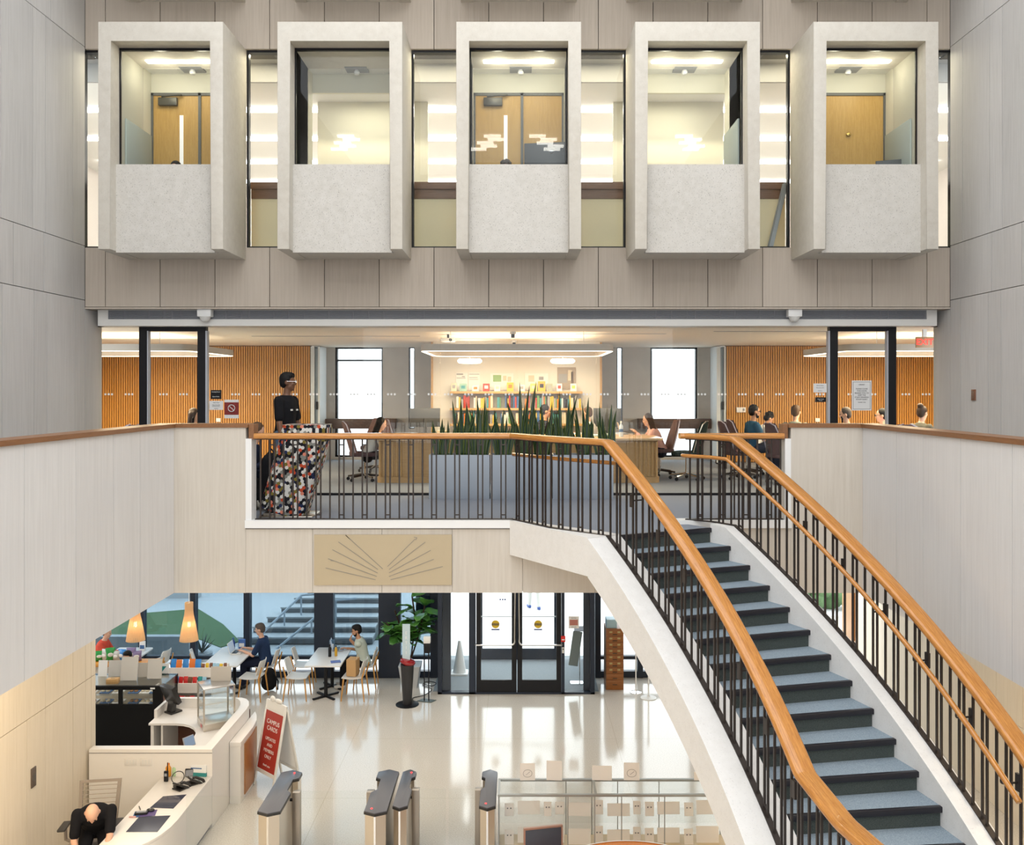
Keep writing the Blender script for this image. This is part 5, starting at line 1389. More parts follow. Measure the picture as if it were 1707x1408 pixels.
human('student whose curly grey brown hair shows over the sill of the middle concrete box', (px_at(843, 12.85), 12.98, ZB0+0.215), R(180), 1.60, 0.36, 8, (25, 0), skin=SKIN_L, shirt=C_BLACK, hairm=HAIR_G, hair='curly', vox=0.016)
# ladder behind the fourth gap
o = thing('ladder', 'folded aluminium ladder leaning behind the strip window right of the fourth box', 'ladder', (px_at(1283, 13.4), 13.42, 8.437))
M_alu = mat('worn_aluminium', (0.36, 0.38, 0.40), 0.4, metal=0.6)
q1 = P(1309, 306, 13.45)-o.location
for dy in (-0.03, 0.05): b = MB(); b.sweep([V(0, dy, 0.0), V(q1.x, dy+0.02, q1.z)], rect_prof(0.06, 0.03), up=(0, 1, 0)); b.build('stile', M_alu, o, smooth=0)
for k in range(5): b = MB(); f = (k+0.7)/5; b.cyl((q1.x*f, -0.03, q1.z*f), (q1.x*f, 0.05, q1.z*f), 0.015); b.build('rung', M_alu, o)
# ------------------------------------------------------------------ ground floor: glazing, vestibule, outside
YX = 20.0
M_tglass = glass('blue_grey_tinted_glass', (0.50, 0.585, 0.635), 1.0)
M_navypanel = mat('dark_blue_grey_panel', (0.050, 0.065, 0.095), 0.45)
def gx(px, y=YX): return px_at(px, y)
mull = [(gx(-40), gx(-31)), (gx(54), gx(63)), (gx(143), gx(152)), (gx(233), gx(242)), (gx(319), gx(328)), (gx(408), gx(418)), (gx(525), gx(557)), (gx(632), gx(668)), (gx(718), gx(735))]
mullR = [(gx(992), gx(1001)), (gx(1062), gx(1071)), (gx(1150), gx(1159)), (gx(1240), gx(1249)), (gx(1330), gx(1338))]
b = MB()
for a, c in mull+mullR: b.box(a, c, YX-0.09, YX+0.09, 0, 4.0)
struct(b.build('trim_mullions', M_navyframe, smooth=0))
b = MB()
for x0, x1 in ((-12, gx(718)), (gx(1001), gx(1338))):
    b.box(x0, x1, YX-0.05, YX+0.06, 0.40, 0.475); b.box(x0, x1, YX-0.06, YX+0.06, 0.0, 0.14)
struct(b.build('trim_transom', M_navyframe, smooth=0))
n = 50
for i, (p, q) in enumerate(zip(mull[:-1], mull[1:])):
    w = thing('window_%d' % (n+i), None, None, ((p[1]+q[0])/2, YX, 0)); w['kind'] = 'structure'; hx = (q[0]-p[1])/2
    b = MB(); b.box(-hx, hx, -0.008, 0.008, 0.475, 4.0); b.build('pane', M_tglass, w, smooth=0)
    b = MB(); b.box(-hx, hx, -0.008, 0.008, 0.14, 0.40); b.build('low_pane', M_glass, w, smooth=0)
for i, (p, q) in enumerate(zip(mullR[:-1], mullR[1:])):
    w = thing('window_%d' % (n+10+i), None, None, ((p[1]+q[0])/2, YX, 0)); w['kind'] = 'structure'; hx = (q[0]-p[1])/2
    b = MB(); b.box(-hx, hx, -0.008, 0.008, 0.14, 4.0); b.build('pane', M_glass, w, smooth=0)
# opaque dark panels
b = MB(); b.box(gx(640), gx(666), YX+0.1, YX+0.3, 0.475, 4.0); b.box(gx(688), gx(718), YX+0.6, YX+0.7, 1.2, 4.0); struct(b.build('wall_dark_panels', M_navypanel, smooth=0))
b = MB(); b.box(-14.2, -14, 13.4, 20.5, 0, 4.0); b.box(-14, XL-0.35, 13.25, 13.35, 0, 4.0); struct(b.build('wall_cafe_left', M_cream, smooth=0))
# entrance vestibule
YV, YO = 18.9, 21.25
vx = lambda px: px_at(px, YV)
xl, xr = vx(730), vx(991)
b = MB()
for a, c in ((730, 737), (782, 793), (936, 941), (984, 991)): b.box(vx(a), vx(c), YV-0.05, YV+0.09, 0, 3.0)
b.box(xl, xr, YV-0.05, YV+0.09, 0, 0.04); b.box(vx(730), vx(751), YV+0.09, YV+0.13, 0.04, 3.0); b.box(vx(973), vx(984), YV+0.09, YV+0.13, 0.04, 3.0)
for x in (xl+0.03, xr-0.03):
    for y in (19.6, 20.3, 21.2): b.box(x-0.035, x+0.035, y-0.04, y+0.04, 0, 3.0)
b.box(xl, xl+0.06, YV, YO, 0, 0.06); b.box(xr-0.06, xr, YV, YO, 0, 0.06); b.box(xl, xr, YV-0.05, YO+0.1, 2.95, 3.1)
for a, c in ((-1.85, -1.62), (-0.98, -0.92), (-0.02, 0.02), (0.92, 0.98), (1.55, 1.8)): b.box(a, c, YO-0.05, YO+0.06, 0, 3.0)
struct(b.build('trim_vestibule', M_navyframe, smooth=0))
b = MB(); b.box(-1.8, 1.7, YV+0.12, YO+0.3, 0.0, 0.012); struct(b.build('floor_vestibule_mat', fabric('grey_entrance_mat', (0.20, 0.23, 0.25), (0.30, 0.33, 0.35), 120), smooth=0))
w = thing('window_70', None, None, (0, YV, 0)); w['kind'] = 'structure'
for a, c in ((737, 782), (941, 984)): b = MB(); b.box(vx(a), vx(c), 0.0, 0.012, 0.04, 2.95); b.build('side_light', M_glass, w, smooth=0)
for x in (xl+0.03, xr-0.03): b = MB(); b.box(x-0.005, x+0.005, 0.09, YO-YV, 0.06, 2.95); b.build('side_pane', M_tglass, w, smooth=0)
for a, c in ((-1.62, -0.98), (0.98, 1.55)): b = MB(); b.box(a, c, YO-YV, YO-YV+0.01, 0.05, 2.95); b.build('outer_pane', M_glass, w, smooth=0)
M_sticker_y = mat('yellow_sticker', (0.62, 0.42, 0.02), 0.5); M_sticker_b = mat('blue_sticker', (0.06, 0.08, 0.22), 0.5)
M_pull = mat('steel_pull', (0.66, 0.66, 0.66), 0.3, metal=0.9)
for s, nm in ((-1, 'left'), (1, 'right')):
    xa, xb = (vx(794), vx(861)) if s < 0 else (vx(862.5), vx(935.5))
    d = thing('door_%d' % (20+(s > 0)), None, None, ((xa+xb)/2, YV, 0.0)); d['kind'] = 'structure'
    hx = (xb-xa)/2; st = 0.10
    b = MB(); b.box(-hx, -hx+st, -0.025, 0.025, 0.015, 2.6); b.box(hx-st, hx, -0.025, 0.025, 0.015, 2.6); b.box(-hx+st, hx-st, -0.025, 0.025, 0.015, 0.29); b.box(-hx+st, hx-st, -0.025, 0.025, 2.3, 2.6)
    b.build('door_frame', M_black, d, smooth=0)
    b = MB(); b.box(-hx+st, hx-st, -0.006, 0.006, 0.29, 2.3); b.build('pane', M_glass, d, smooth=0)
    xi = -s*(hx-0.035); xo = s*(hx+0.02)
    b = MB(); b.tube(smooth_path([V(xo*0.98, -0.03, 1.04), V(xo*0.96, -0.09, 1.04), V(xi, -0.09, 1.04), V(xi, -0.09, 2.35), V(xi, -0.03, 2.38)], 0.10, 6), 0.018, 8); b.build('pull_bar', M_pull, d)
    px = 826 if s < 0 else 897
    c = V(vx(px)-d.location.x, -0.009, 6.37-390*YV/1500)
    b = MB(); b.cyl(c, c+V(0, -0.002, 0), 0.085, seg=24); b.build('sticker', M_sticker_y, d, smooth=0)
    b = MB(); b.box(c.x-0.08, c.x+0.08, -0.0135, -0.011, c.z-0.022, c.z+0.022); b.build('sticker_band', M_ink, d, smooth=0)
    text('CAUTION', 'lettering', M_sticker_y, 0.036, Matrix.Translation((c.x, -0.0145, c.z)) @ FACE, d)
    b = MB(); b.box(c.x-0.085, c.x+0.085, -0.010, -0.008, c.z-0.125, c.z-0.098); b.build('sticker_strip', M_sticker_b, d, smooth=0)
    if s < 0: 
        b = MB()
        for q in (-0.05, 0, 0.05): b.lathe([(0.02, 0.0), (0.012, -0.03), (0.001, -0.035)], (c.x+0.15+q, -0.01, 6.37-350*YV/1500+0.03), 8)
        b.build('decal', M_sticker_b, d)
    # outer doors
    d2 = thing('door_%d' % (22+(s > 0)), None, None, (s*0.47, YO, 0.0)); d2['kind'] = 'structure'
    hx = 0.45
    b = MB(); b.box(-hx, -hx+0.075, -0.02, 0.02, 0.015, 2.6); b.box(hx-0.075, hx, -0.02, 0.02, 0.015, 2.6); b.box(-hx+0.075, hx-0.075, -0.02, 0.02, 0.015, 0.27); b.build('door_frame', M_navyframe, d2, smooth=0)
    b = MB(); b.box(-hx+0.075, hx-0.075, -0.005, 0.005, 0.27, 2.6); b.build('pane', M_glass, d2, smooth=0)
    b = MB(); b.tube([V(-hx+0.03, -0.06, 1.04), V(hx-0.03, -0.06, 1.04)], 0.014); b.cyl((-hx+0.04, -0.06, 1.04), (-hx+0.04, -0.018, 1.04), 0.012); b.cyl((hx-0.04, -0.06, 1.04), (hx-0.04, -0.018, 1.04), 0.012); b.build('push_bar', M_pull, d2)
c = P(937, 1064, YV-0.05)
o = thing('fire_alarm', 'red fire alarm pull box on the right post of the entrance doors', 'fire alarm', (vx(938.5), YV-0.051, c.z)); b = MB(); b.box(-0.045, 0.045, -0.05, 0.002, -0.06, 0.06, bev=0.006); b.build('housing', mat('alarm_red', (0.62, 0.02, 0.015), 0.4), o); b = MB(); b.box(-0.03, 0.03, -0.06, -0.049, -0.02, 0.0); b.build('pull_lever', M_white, o, smooth=0)
o = thing('card_reader', 'small pale card reader below the red fire alarm', 'card reader', (vx(938.5), YV-0.051, P(0, 1082, YV).z)); b = MB(); b.box(-0.022, 0.022, -0.025, 0.002, -0.06, 0.06, bev=0.005); b.build('housing', M_offwhite, o); b = MB(); b.box(-0.012, 0.012, -0.027, -0.024, 0.01, 0.04); b.build('indicator', M_ink, o, smooth=0)
c = P(957, 1037, YV+0.02)
notice('door_notice', 'grey and red notice on the side light right of the entrance doors', 'notice', 948, 1027, 965, 1047, M_paper, [('NOTICE', 0.7, 0.12), ('exit only', -0.75, 0.12)], depth=YV-0.01, extra=lambda o, hx, hz: [MB().box(-hx*0.8, hx*0.8, -0.002, 0.001, -hz*0.5, hz*0.45).build('red_panel', mat('faded_red', (0.42, 0.16, 0.13), 0.6), o, smooth=0)])
# things in the vestibule
p = G(767, 1119)
o = thing('traffic_cone', 'white traffic cone inside the vestibule left of the entrance doors', 'cone', (p.x, 20.2, 0.012)); b = MB(); b.lathe([(0.15, 0.03), (0.035, 0.72), (0.028, 0.74)], seg=20); b.build('cone_body', M_white, o); b = MB(); b.prism(rrect(0.19, 0.19, 0.04), 0, 0.035); b.build('base', M_white, o)
o = thing('sign_stand', 'grey sign on a chrome stand inside the vestibule right of the entrance doors', 'sign stand', (1.27, 19.55, 0.012)); b = MB(); b.cyl((0.06, 0, 0.01), (0.06, 0, 1.12), 0.014); b.build('post', M_chrome, o); b = MB(); b.prism(rrect(0.14, 0.1, 0.03), 0, 0.014); b.build('base', M_chrome, o); b = MB(); b.cbox((-0.03, -0.02, 0.75), (0.20, 0.015, 0.75), rot=Matrix.Rotation(R(8), 4, 'Y')); b.build('sign_panel', mat('grey_green_panel', (0.28, 0.32, 0.31), 0.5), o, smooth=0); b = MB(); b.cbox((0.05, -0.02, 1.18), (0.22, 0.16, 0.012), rot=Matrix.Rotation(R(25), 4, 'X')); b.build('tray', M_grille, o, smooth=0)

# outside ground
M_pave = mat('pale_concrete_paving', (0.62, 0.62, 0.62), 0.85); M_lawn = mat('lawn_green', (0.09, 0.16, 0.07), 0.95); t = NT(M_lawn); t.base(t.ramp(t.noise(t.coord('World'), 30, 3, 0.7), [(0.3, (0.075, 0.145, 0.06)), (0.7, (0.12, 0.20, 0.09))]))
M_oconc = mat('outdoor_concrete', (0.52, 0.53, 0.54), 0.85)
b = MB(); b.box(-40, 40, 20.2, 80, -0.12, -0.02); struct(b.build('ground_outside', M_pave, smooth=0))
lawn = [G(150, 1064), G(238, 1058), G(326, 1062), G(368, 1078), G(400, 1068), G(372, 1040), G(330, 1014), G(230, 1022), G(100, 1024)]
b = MB(); b.prism([(p.x, p.y) for p in lawn], -0.03, 0.0); o = b.build('lawn', M_lawn, smooth=0); struct(o)
lawn2 = [G(560, 1062), G(600, 1066), G(700, 1064), G(705, 1040), G(640, 1036), G(590, 1046)]
b = MB(); b.prism([(p.x, p.y) for p in lawn2], -0.03, 0.0); o = b.build('lawn', M_lawn, smooth=0); struct(o)
b = MB(); b.box(-20, gx(330, 27.6), 27.6, 27.9, -0.02, 2.4); b.box(-20, gx(318, 21.6), 21.5, 21.7, -0.02, 0.48); struct(b.build('wall_outside', M_oconc, smooth=0))
b = MB(); b.box(gx(350, 29.5), gx(640, 29.5), 29.5, 29.8, -0.02, 2.2); struct(b.build('wall_outside_rear', M_oconc, smooth=0))
# outdoor steps climbing towards the back right, with pale handrails
o = thing('outdoor_steps', 'pale concrete steps outside beyond the cafe windows', 'steps', (gx(450, 23.5), 23.5, 0))
M_stepr = mat('step_riser_concrete', (0.27, 0.27, 0.28), 0.85)
for k in range(8):
    b = MB(org=o.location); y = 22.6+0.42*k
    b.box(gx(412, 23)-0.1+0.25*k, gx(640, 24.5), y, y+0.45, 0.0, 0.15*(k+1)-0.02); b.build('riser', M_stepr, o, smooth=0)
    b = MB(org=o.location); b.box(gx(412, 23)-0.12+0.25*k, gx(640, 24.5), y-0.02, y+0.43, 0.15*(k+1)-0.02, 0.15*(k+1)+0.02); b.build('tread', M_pave, o, smooth=0)
M_prail = mat('pale_metal_rail', (0.55, 0.60, 0.66), 0.4)
for (x0, y0, x1, y1, yy, lab) in ((430, 1062, 502, 992, 22.4, 'left'), (455, 1086, 560, 1000, 22.2, 'right')):
    a, c = P(x0, y0, yy), P(x1, y1, yy+1.2)
    h = thing('outdoor_handrail', '%s of the two pale sloping handrails outside the cafe windows' % lab, 'handrail', (a.x, yy, 0))
    b = MB(org=h.location); b.tube([a, c, c+V(0.5, 0.2, 0)], 0.03, 8); b.build('rail', M_prail, h)
    for f in (0.12, 0.6, 1.0):
        q = a.lerp(c, f); b = MB(org=h.location); b.cyl((q.x, q.y, 0), q, 0.022); b.build('post', M_prail, h)
# agave outside
p = G(366, 1082)
o = thing('agave', 'spiky agave outside the window behind the table of the man in navy', 'plant', (p.x, 20.9, -0.02)); b = MB(); rg = random.Random(2)
for k in range(22):
    a = 2*PI*k/22*3.1; e = rg.uniform(0.5, 1.35); L = rg.uniform(0.30, 0.48)
    d = V(math.cos(a)*math.cos(e), math.sin(a)*math.cos(e), math.sin(e)); b.cyl(V(0, 0, 0.3), V(0, 0, 0.3)+d*L*0.5, 0.016, 0.013, 5); b.cyl(V(0, 0, 0.3)+d*L*0.5, V(0, 0, 0.28)+d*L, 0.013, 0.002, 5)
b.build('leaves', mat('agave_grey', (0.13, 0.16, 0.15), 0.6), o); b = MB(); b.lathe([(0.2, 0), (0.24, 0.3)], seg=14); b.build('pot', M_oconc, o)
# passer-by whose legs show through the doors
human('person in shorts and blue shoes walking outside the entrance doors', (0.46, 26.3, -0.02), R(15), 1.75, None, 3, (0, 0), skin=SKIN_L, shirt=C_WHITE, pants=C_WHITE, shoe=mat('blue_shoe', (0.04, 0.10, 0.35), 0.5), vox=0.018, fl=(-0.09, 0.16, 0), fr=(0.11, -0.14, 0.0))
# far bright building facades outside
b = MB(); b.box(-30, 30, 60, 61, -0.1, 9); struct(b.build('wall_far_building', mat('far_pale_facade', (0.70, 0.72, 0.74), 0.9), smooth=0))

# hedge and window at the far right end of the ground floor
o = thing('hedge', 'green hedge outside the far right ground floor window', 'hedge', (8.84, 26.4, -0.02)); b = MB(); rg = random.Random(8)
for k in range(60): b.ball((rg.uniform(-1.2, 1.6), rg.uniform(-0.3, 0.3), rg.uniform(0.15, 0.75)), rg.uniform(0.15, 0.28), 8, 5)
b.build('foliage', M_lawn, o)
b = MB(); b.box(7.6, 8.5, 25.2, 25.3, 0.0, 0.12); b.box(7.6, 7.7, 25.2, 25.3, 0.12, 4.0); struct(b.build('trim_far_window', M_navyframe, smooth=0))
# ------------------------------------------------------------------ cafe tables, chairs, people
M_shell = mat('white_chair_shell', (0.66, 0.65, 0.62), 0.45); M_clegs = wood('beech_leg', (0.52, 0.25, 0.055), (0.60, 0.31, 0.08), 'Object', (12, 12, 1), rough=0.4)
def cafe_chair(label, x, y, rz, group=None, first=[None]):
    if first[0] is not None:
        return dup(first[0], (x, y, 0), rz, label)
    o = thing('cafe_chair', label, 'chair', (x, y, 0), rz)
    b = MB(); rg = []
    for k in range(7):
        t = k/6; yy = 0.21-0.42*t; z = 0.455-0.018*math.sin(PI*t)+0.01*t
        w = 0.21+0.015*math.sin(PI*t)
        rg.append([V(-w, yy, z+0.012), V(-w*0.5, yy, z), V(w*0.5, yy, z), V(w, yy, z+0.012), V(w, yy, z+0.026), V(-w, yy, z+0.026)])
    b.loft(rg); b.build('seat', M_shell, o, smooth=50)
    b = MB(); rg = []
    for k in range(7):
        t = k/6; z = 0.53+0.29*t; yy = -0.205-0.085*t
        w = 0.205-0.025*t-(0.03 if k == 6 else 0)
        rg.append([V(w*math.cos(a)*1.0, yy-0.03*math.cos(a)**2*-1+0.0, z) if 0 else V(q*w, yy+0.045*q*q, z) for a, q in ((0, -1), (0, -0.5), (0, 0), (0, 0.5), (0, 1))]+[V(q*w, yy+0.045*q*q+0.014, z) for q in (1, 0.5, 0, -0.5, -1)])
    b.loft(rg); b.build('backrest', M_shell, o, smooth=50)
    for sx in (-1, 1):
        b = MB(); b.cyl((sx*0.185, 0.17, 0.455), (sx*0.215, 0.215, 0.0), 0.018, 0.012, 10); b.build('leg', M_clegs, o)
        b = MB(); b.cyl((sx*0.175, -0.275, 0.70), (sx*0.185, -0.21, 0.46), 0.013, 0.018, 10); b.cyl((sx*0.185, -0.21, 0.46), (sx*0.215, -0.265, 0.0), 0.018, 0.012, 10); b.build('leg', M_clegs, o)
    first[0] = o
    return o
M_ttop = mat('white_table_laminate', (0.72, 0.71, 0.69), 0.3)
def cafe_table(label, x, y):
    o = thing('cafe_table', label, 'table', (x, y, 0))
    b = MB(); b.prism(rrect(0.37, 0.66, 0.03), 0.715, 0.745, bev=0.004); b.build('tabletop', M_ttop, o)
    for sy in (-0.32, 0.32):
        b = MB(); b.cyl((0, sy, 0.03), (0, sy, 0.715), 0.038, seg=14); b.build('column', M_black, o)
        b = MB()
        for a in (45, 135): b.cbox((0, sy, 0.02), (0.62, 0.055, 0.035), R(a), 0.008)
        b.build('foot', M_black, o)
    return o
cafe_table('white cafe table of the man in the mint T-shirt, nearest the entrance', -4.0, 19.02)
cafe_table('white cafe table of the man in the navy shirt', -6.1, 19.02)
cafe_table('white cafe table of the woman in red by the left windows', -8.35, 19.02)
cafe_chair('empty white cafe chair on the near left of the table nearest the entrance', -4.55, 18.62, R(-90))
cafe_chair('empty white cafe chair on the far left of the table nearest the entrance', -4.60, 19.38, R(-84))
cafe_chair('white cafe chair with a kraft paper bag on its seat', -3.40, 18.62, R(86))
cafe_chair('white cafe chair under the man in the mint T-shirt', -3.30, 19.34, R(92))
cafe_chair('empty white cafe chair on the near right of the table of the man in navy', -5.50, 18.60, R(84))
cafe_chair('white cafe chair under the man in the navy shirt', -5.40, 19.34, R(90))
cafe_chair('empty white cafe chair left of the table of the man in navy, before the agave', -6.75, 19.30, R(-70))
cafe_chair('empty white cafe chair on the near right of the table of the woman in red', -7.72, 18.75, R(75))
cafe_chair('empty white cafe chair on the far right of the table of the woman in red', -7.75, 19.30, R(80))
cafe_chair('white cafe chair under the woman in red', -9.02, 19.0, R(-90))
human('man in a navy patterned shirt and glasses typing on a laptop in the cafe', (-5.42, 19.33, 0), R(88), 1.78, 0.47, 10, (14, 0), skin=SKIN_L, shirt=C_NAVY, pants=C_DKNAVY, hairm=HAIR_G, hair='flat', glasses=M_steel, vox=0.011, hl=(-0.10, 0.46, 0.79), hr=(0.12, 0.44, 0.79))
human('man in a pale mint T-shirt resting his chin on his hand in the cafe', (-3.30, 19.32, 0), R(92), 1.75, 0.47, 14, (14, 5), skin=SKIN_M, shirt=C_MINT, pants=C_BLACK, hairm=HAIR_B, hair='flat', beard=HAIR_B, vox=0.011, hl=(-0.03, 0.30, 1.02), hr=(0.22, 0.40, 0.77), hdl=(0, -0.25, 1), shoe=C_SHOEW)
human('woman in a coral red cardigan reading by the left cafe windows', (-8.86, 18.95, 0), R(-85), 1.70, 0.55, 16, (16, 0), skin=SKIN_L, shirt=C_RED, pants=C_DKNAVY, hairm=HAIR_BR, hair='bun', fem=True, sleeve='long', vox=0.013, hl=(-0.10, 0.50, 0.82), hr=(0.10, 0.50, 0.84))
human('dark haired person whose forehead shows above the white boards of the snack counter', (px_at(213, 16.82), 16.84, 0), R(178), 1.60, 0.68, 2, (6, 0), fl=(-0.1, 0.16, 0.2), fr=(0.1, 0.16, 0.2), hl=(-0.2, 0.12, 0.8), hr=(0.2, 0.12, 0.8), skin=SKIN_M, shirt=C_BLACK, pants=C_DKNAVY, hairm=HAIR_B, hair='flat', vox=0.014)
laptop('pale silver laptop before the man in navy', (-6.02, 19.30, 0.746), R(88), M_offwhite)
laptop('dark laptop before the man in the mint T-shirt', (-3.90, 19.52, 0.746), R(96), M_grille)
bottle('tall blue bottle on the table of the man in navy', (-6.18, 19.50, 0.746), 0.04, 0.26, mat('cobalt', (0.02, 0.06, 0.26), 0.35), BM['blue'])
def carton(label, loc, s, m, m2=None, rz=0):
    o = thing('carton', label, 'box', loc, rz); b = MB(); b.box(-s[0]/2, s[0]/2, -s[1]/2, s[1]/2, 0, s[2], bev=0.004); b.build('box_body', m, o)
    if m2: b = MB(); b.box(-s[0]*0.4, s[0]*0.4, -s[1]/2-0.002, -s[1]/2+0.001, s[2]*0.2, s[2]*0.6); b.build('print', m2, o, smooth=0)
    return o
carton('blue and white table card beside the tall blue bottle', (-6.02, 19.60, 0.746), (0.14, 0.05, 0.20), mat('table_card_blue', (0.05, 0.14, 0.42), 0.5), M_white)
carton('blue table card on the table nearest the entrance', (-4.05, 19.55, 0.746), (0.11, 0.05, 0.20), mat('table_card_teal', (0.05, 0.12, 0.20), 0.5), M_white)
bottle('black bottle on the table nearest the entrance', (-3.98, 19.0, 0.746), 0.033, 0.26, M_black, M_black)
bottle('yellow bottle on the table nearest the entrance', (-3.86, 19.05, 0.746), 0.03, 0.22, mat('yellow_plastic', (0.60, 0.34, 0.02), 0.35), M_black)
b = MB(); b.box(-0.10, 0.10, -0.07, 0.07, 0, 0.018, bev=0.004); o = b.build('notebook', mat('blue_cover', (0.10, 0.16, 0.42), 0.5), None); o.location = (-3.78, 18.62, 0.746); o.rotation_euler = (0, 0, 0.3); tag(o, 'blue notebook on the near end of the table nearest the entrance', 'notebook')
b = MB(); b.box(-0.11, 0.11, -0.15, 0.15, 0, 0.01); o = b.build('open_book', M_paper, None); o.location = (-8.55, 18.85, 0.746); o.rotation_euler = (0, 0, 0.2); tag(o, 'open papers in front of the woman in red', 'papers')
carton('white and blue table card on the table of the woman in red', (px_at(236, 19.4), 19.45, 0.746), (0.12, 0.05, 0.20), M_white, BM['blue'])
o = thing('paper_bag', 'brown kraft paper bag standing on a white cafe chair', 'bag', (-3.42, 18.62, 0.482), R(80)); b = MB(); b.box(-0.12, 0.12, -0.10, 0.10, 0, 0.34); b.build('bag_body', mat('kraft_paper', (0.50, 0.30, 0.13), 0.8), o, smooth=0)
b = MB(); b.tube([V(-0.05, -0.1, 0.33), V(-0.04, -0.1, 0.42), V(0.04, -0.1, 0.42), V(0.05, -0.1, 0.33)], 0.005, 6); b.build('handle', BM['cream'], o)
o = thing('backpack', 'black backpack on the floor under the man in navy', 'backpack', (-5.28, 19.05, 0)); b = MB(); b.caps((0, 0, 0.18), (0, 0.03, 0.36), 0.17, 0.13); b.caps((0.02, 0.12, 0.15), (0.02, 0.12, 0.26), 0.12, 0.10); ob = b.build('bag_body', C_BLACK, o); remesh(ob, 0.02); b = MB(); b.tube([V(0.1, -0.05, 0.40), V(0.22, -0.10, 0.25), V(0.2, -0.05, 0.05)], 0.015); b.build('strap', C_BLACK, o)
# slatted wooden pendants
M_birch = mat('birch_slat', (0.84, 0.66, 0.43), 0.5)
_b = M_birch.node_tree.nodes['Principled BSDF']; t = NT(M_birch)
tl = t.n('ShaderNodeBsdfTranslucent'); tl.inputs[0].default_value = (0.95, 0.76, 0.52, 1); mxs = t.n('ShaderNodeMixShader'); mxs.inputs[0].default_value = 0.6
out = [n_ for n_ in t.t.nodes if n_.type == 'OUTPUT_MATERIAL'][0]; t.l(_b.outputs[0], mxs.inputs[1]); t.l(tl.outputs[0], mxs.inputs[2]); t.l(mxs.outputs[0], out.inputs[0])
for px, lab in ((226, 'left of the two slatted birch pendants over the cafe counter'), (315, 'right of the two slatted birch pendants over the cafe counter')):
    y = 16.8; c = P(px, 1067, y)
    o = thing('pendant_lamp', lab, 'pendant lamp', c)
    prof = [(0.165, 0.0), (0.150, 0.10), (0.125, 0.24), (0.098, 0.38), (0.078, 0.48), (0.070, 0.56), (0.070, 0.71)]
    b = MB(); ns = 34
    for k in range(ns):
        a = 2*PI*k/ns; d = V(math.cos(a), math.sin(a), 0); u = V(-math.sin(a), math.cos(a), 0)
        rg = [[d*r-u*r*0.086+V(0, 0, z), d*r+u*r*0.086+V(0, 0, z), d*(r+0.006)+u*r*0.086+V(0, 0, z), d*(r+0.006)-u*r*0.086+V(0, 0, z)] for r, z in prof]
        b.loft(rg)
    b.build('lamp_shade', M_birch, o, smooth=0)
    b = MB()
    for r, z in ((0.160, 0.012), (0.093, 0.39), (0.068, 0.70)): b.lathe([(r-0.006, z), (r-0.001, z), (r-0.001, z+0.012), (r-0.006, z+0.012)], seg=30, cap=False)
    b.build('hoop', M_birch, o)
    b = MB(); b.ball((0, 0, 0.30), 0.05); b.build('bulb', mat('warm_bulb', (1, 0.85, 0.6), 0.5, emit=16, ecol=(1, 0.84, 0.58)), o)
    b = MB(); b.cyl((0, 0, 0.70), (0, 0, 4.0-c.z), 0.005, seg=6); b.cyl((0, 0, 0.34), (0, 0, 0.70), 0.02); b.build('cord', M_white, o)
# kiosk, dispenser, fiddle leaf fig
p = G(679, 1174)
o = thing('sign_kiosk', 'black tapered kiosk with a red bowl and lit acrylic sign', 'kiosk', p); b = MB(); b.lathe([(0.235, 0), (0.235, 0.012), (0.22, 0.018)], seg=32); b.build('base', M_black, o); b = MB(); b.lathe([(0.088, 0.018), (0.135, 0.80), (0.135, 0.82)], seg=28); b.build('column', mat('black_satin', (0.02, 0.02, 0.022), 0.4), o)
b = MB(M=Matrix.Translation((0, 0, 0.84)) @ Matrix.Rotation(R(14), 4, 'Y')); b.lathe([(0.12, -0.02), (0.155, 0.01), (0.16, 0.05), (0.13, 0.075), (0.05, 0.08)], seg=26); b.build('bowl', mat('glossy_red', (0.30, 0.008, 0.012), 0.15, coat=0.6), o)
b = MB(); b.box(-0.10, 0.055, -0.008, 0.008, 0.90, 1.63); b.build('acrylic_sign', mat('lit_acrylic', (0.32, 0.40, 0.42), 0.2, emit=0.22, ecol=(0.8, 0.95, 0.95)), o, smooth=0)
for i, ch in enumerate('ERTII'): text(ch, 'lettering', M_white, 0.085, Matrix.Translation((-0.022, -0.010, 1.45-0.10*i)) @ FACE, o)
p = G(711, 1168)
o = thing('sanitizer_stand', 'black two-post sanitizer dispenser stand beside the kiosk', 'dispenser stand', p)
for dx in (-0.045, 0.045): b = MB(); b.cyl((dx, 0, 0.01), (dx, 0, 1.28), 0.013); b.build('post', M_black, o)
b = MB(); b.prism([(-0.20, -0.03), (0.10, -0.12), (0.20, 0.03), (-0.08, 0.13)], 0, 0.012); b.build('base', mat('grey_green_metal', (0.14, 0.17, 0.16), 0.35, metal=0.5), o)
b = MB(); b.box(-0.055, 0.085, -0.09, 0.02, 1.20, 1.33, bev=0.012); b.build('dispenser_cover', M_white, o); b = MB(); b.box(-0.05, 0.08, -0.085, 0.02, 1.0, 1.20, bev=0.012); b.build('dispenser_body', M_black, o)
p = G(684, 1143)
o = thing('fig_tree', 'tall fiddle leaf fig in a pale tapered pot left of the entrance', 'plant', p)
b = MB(); b.prism(rrect(0.17, 0.17, 0.03), 0, 0.02); b.loft([[V(q[0], q[1], z) for q in rrect(s, s, 0.03)] for s, z in ((0.165, 0.0), (0.235, 0.48))]); b.build('pot', mat('pale_grey_pot', (0.50, 0.52, 0.54), 0.5), o)
M_figleaf = mat('fig_leaf', (0.035, 0.13, 0.022), 0.3); t = NT(M_figleaf); t.base(t.ramp(t.noise(t.coord('Object'), 4, 2, 0.5), [(0.35, (0.03, 0.12, 0.022)), (0.7, (0.10, 0.29, 0.05))]))
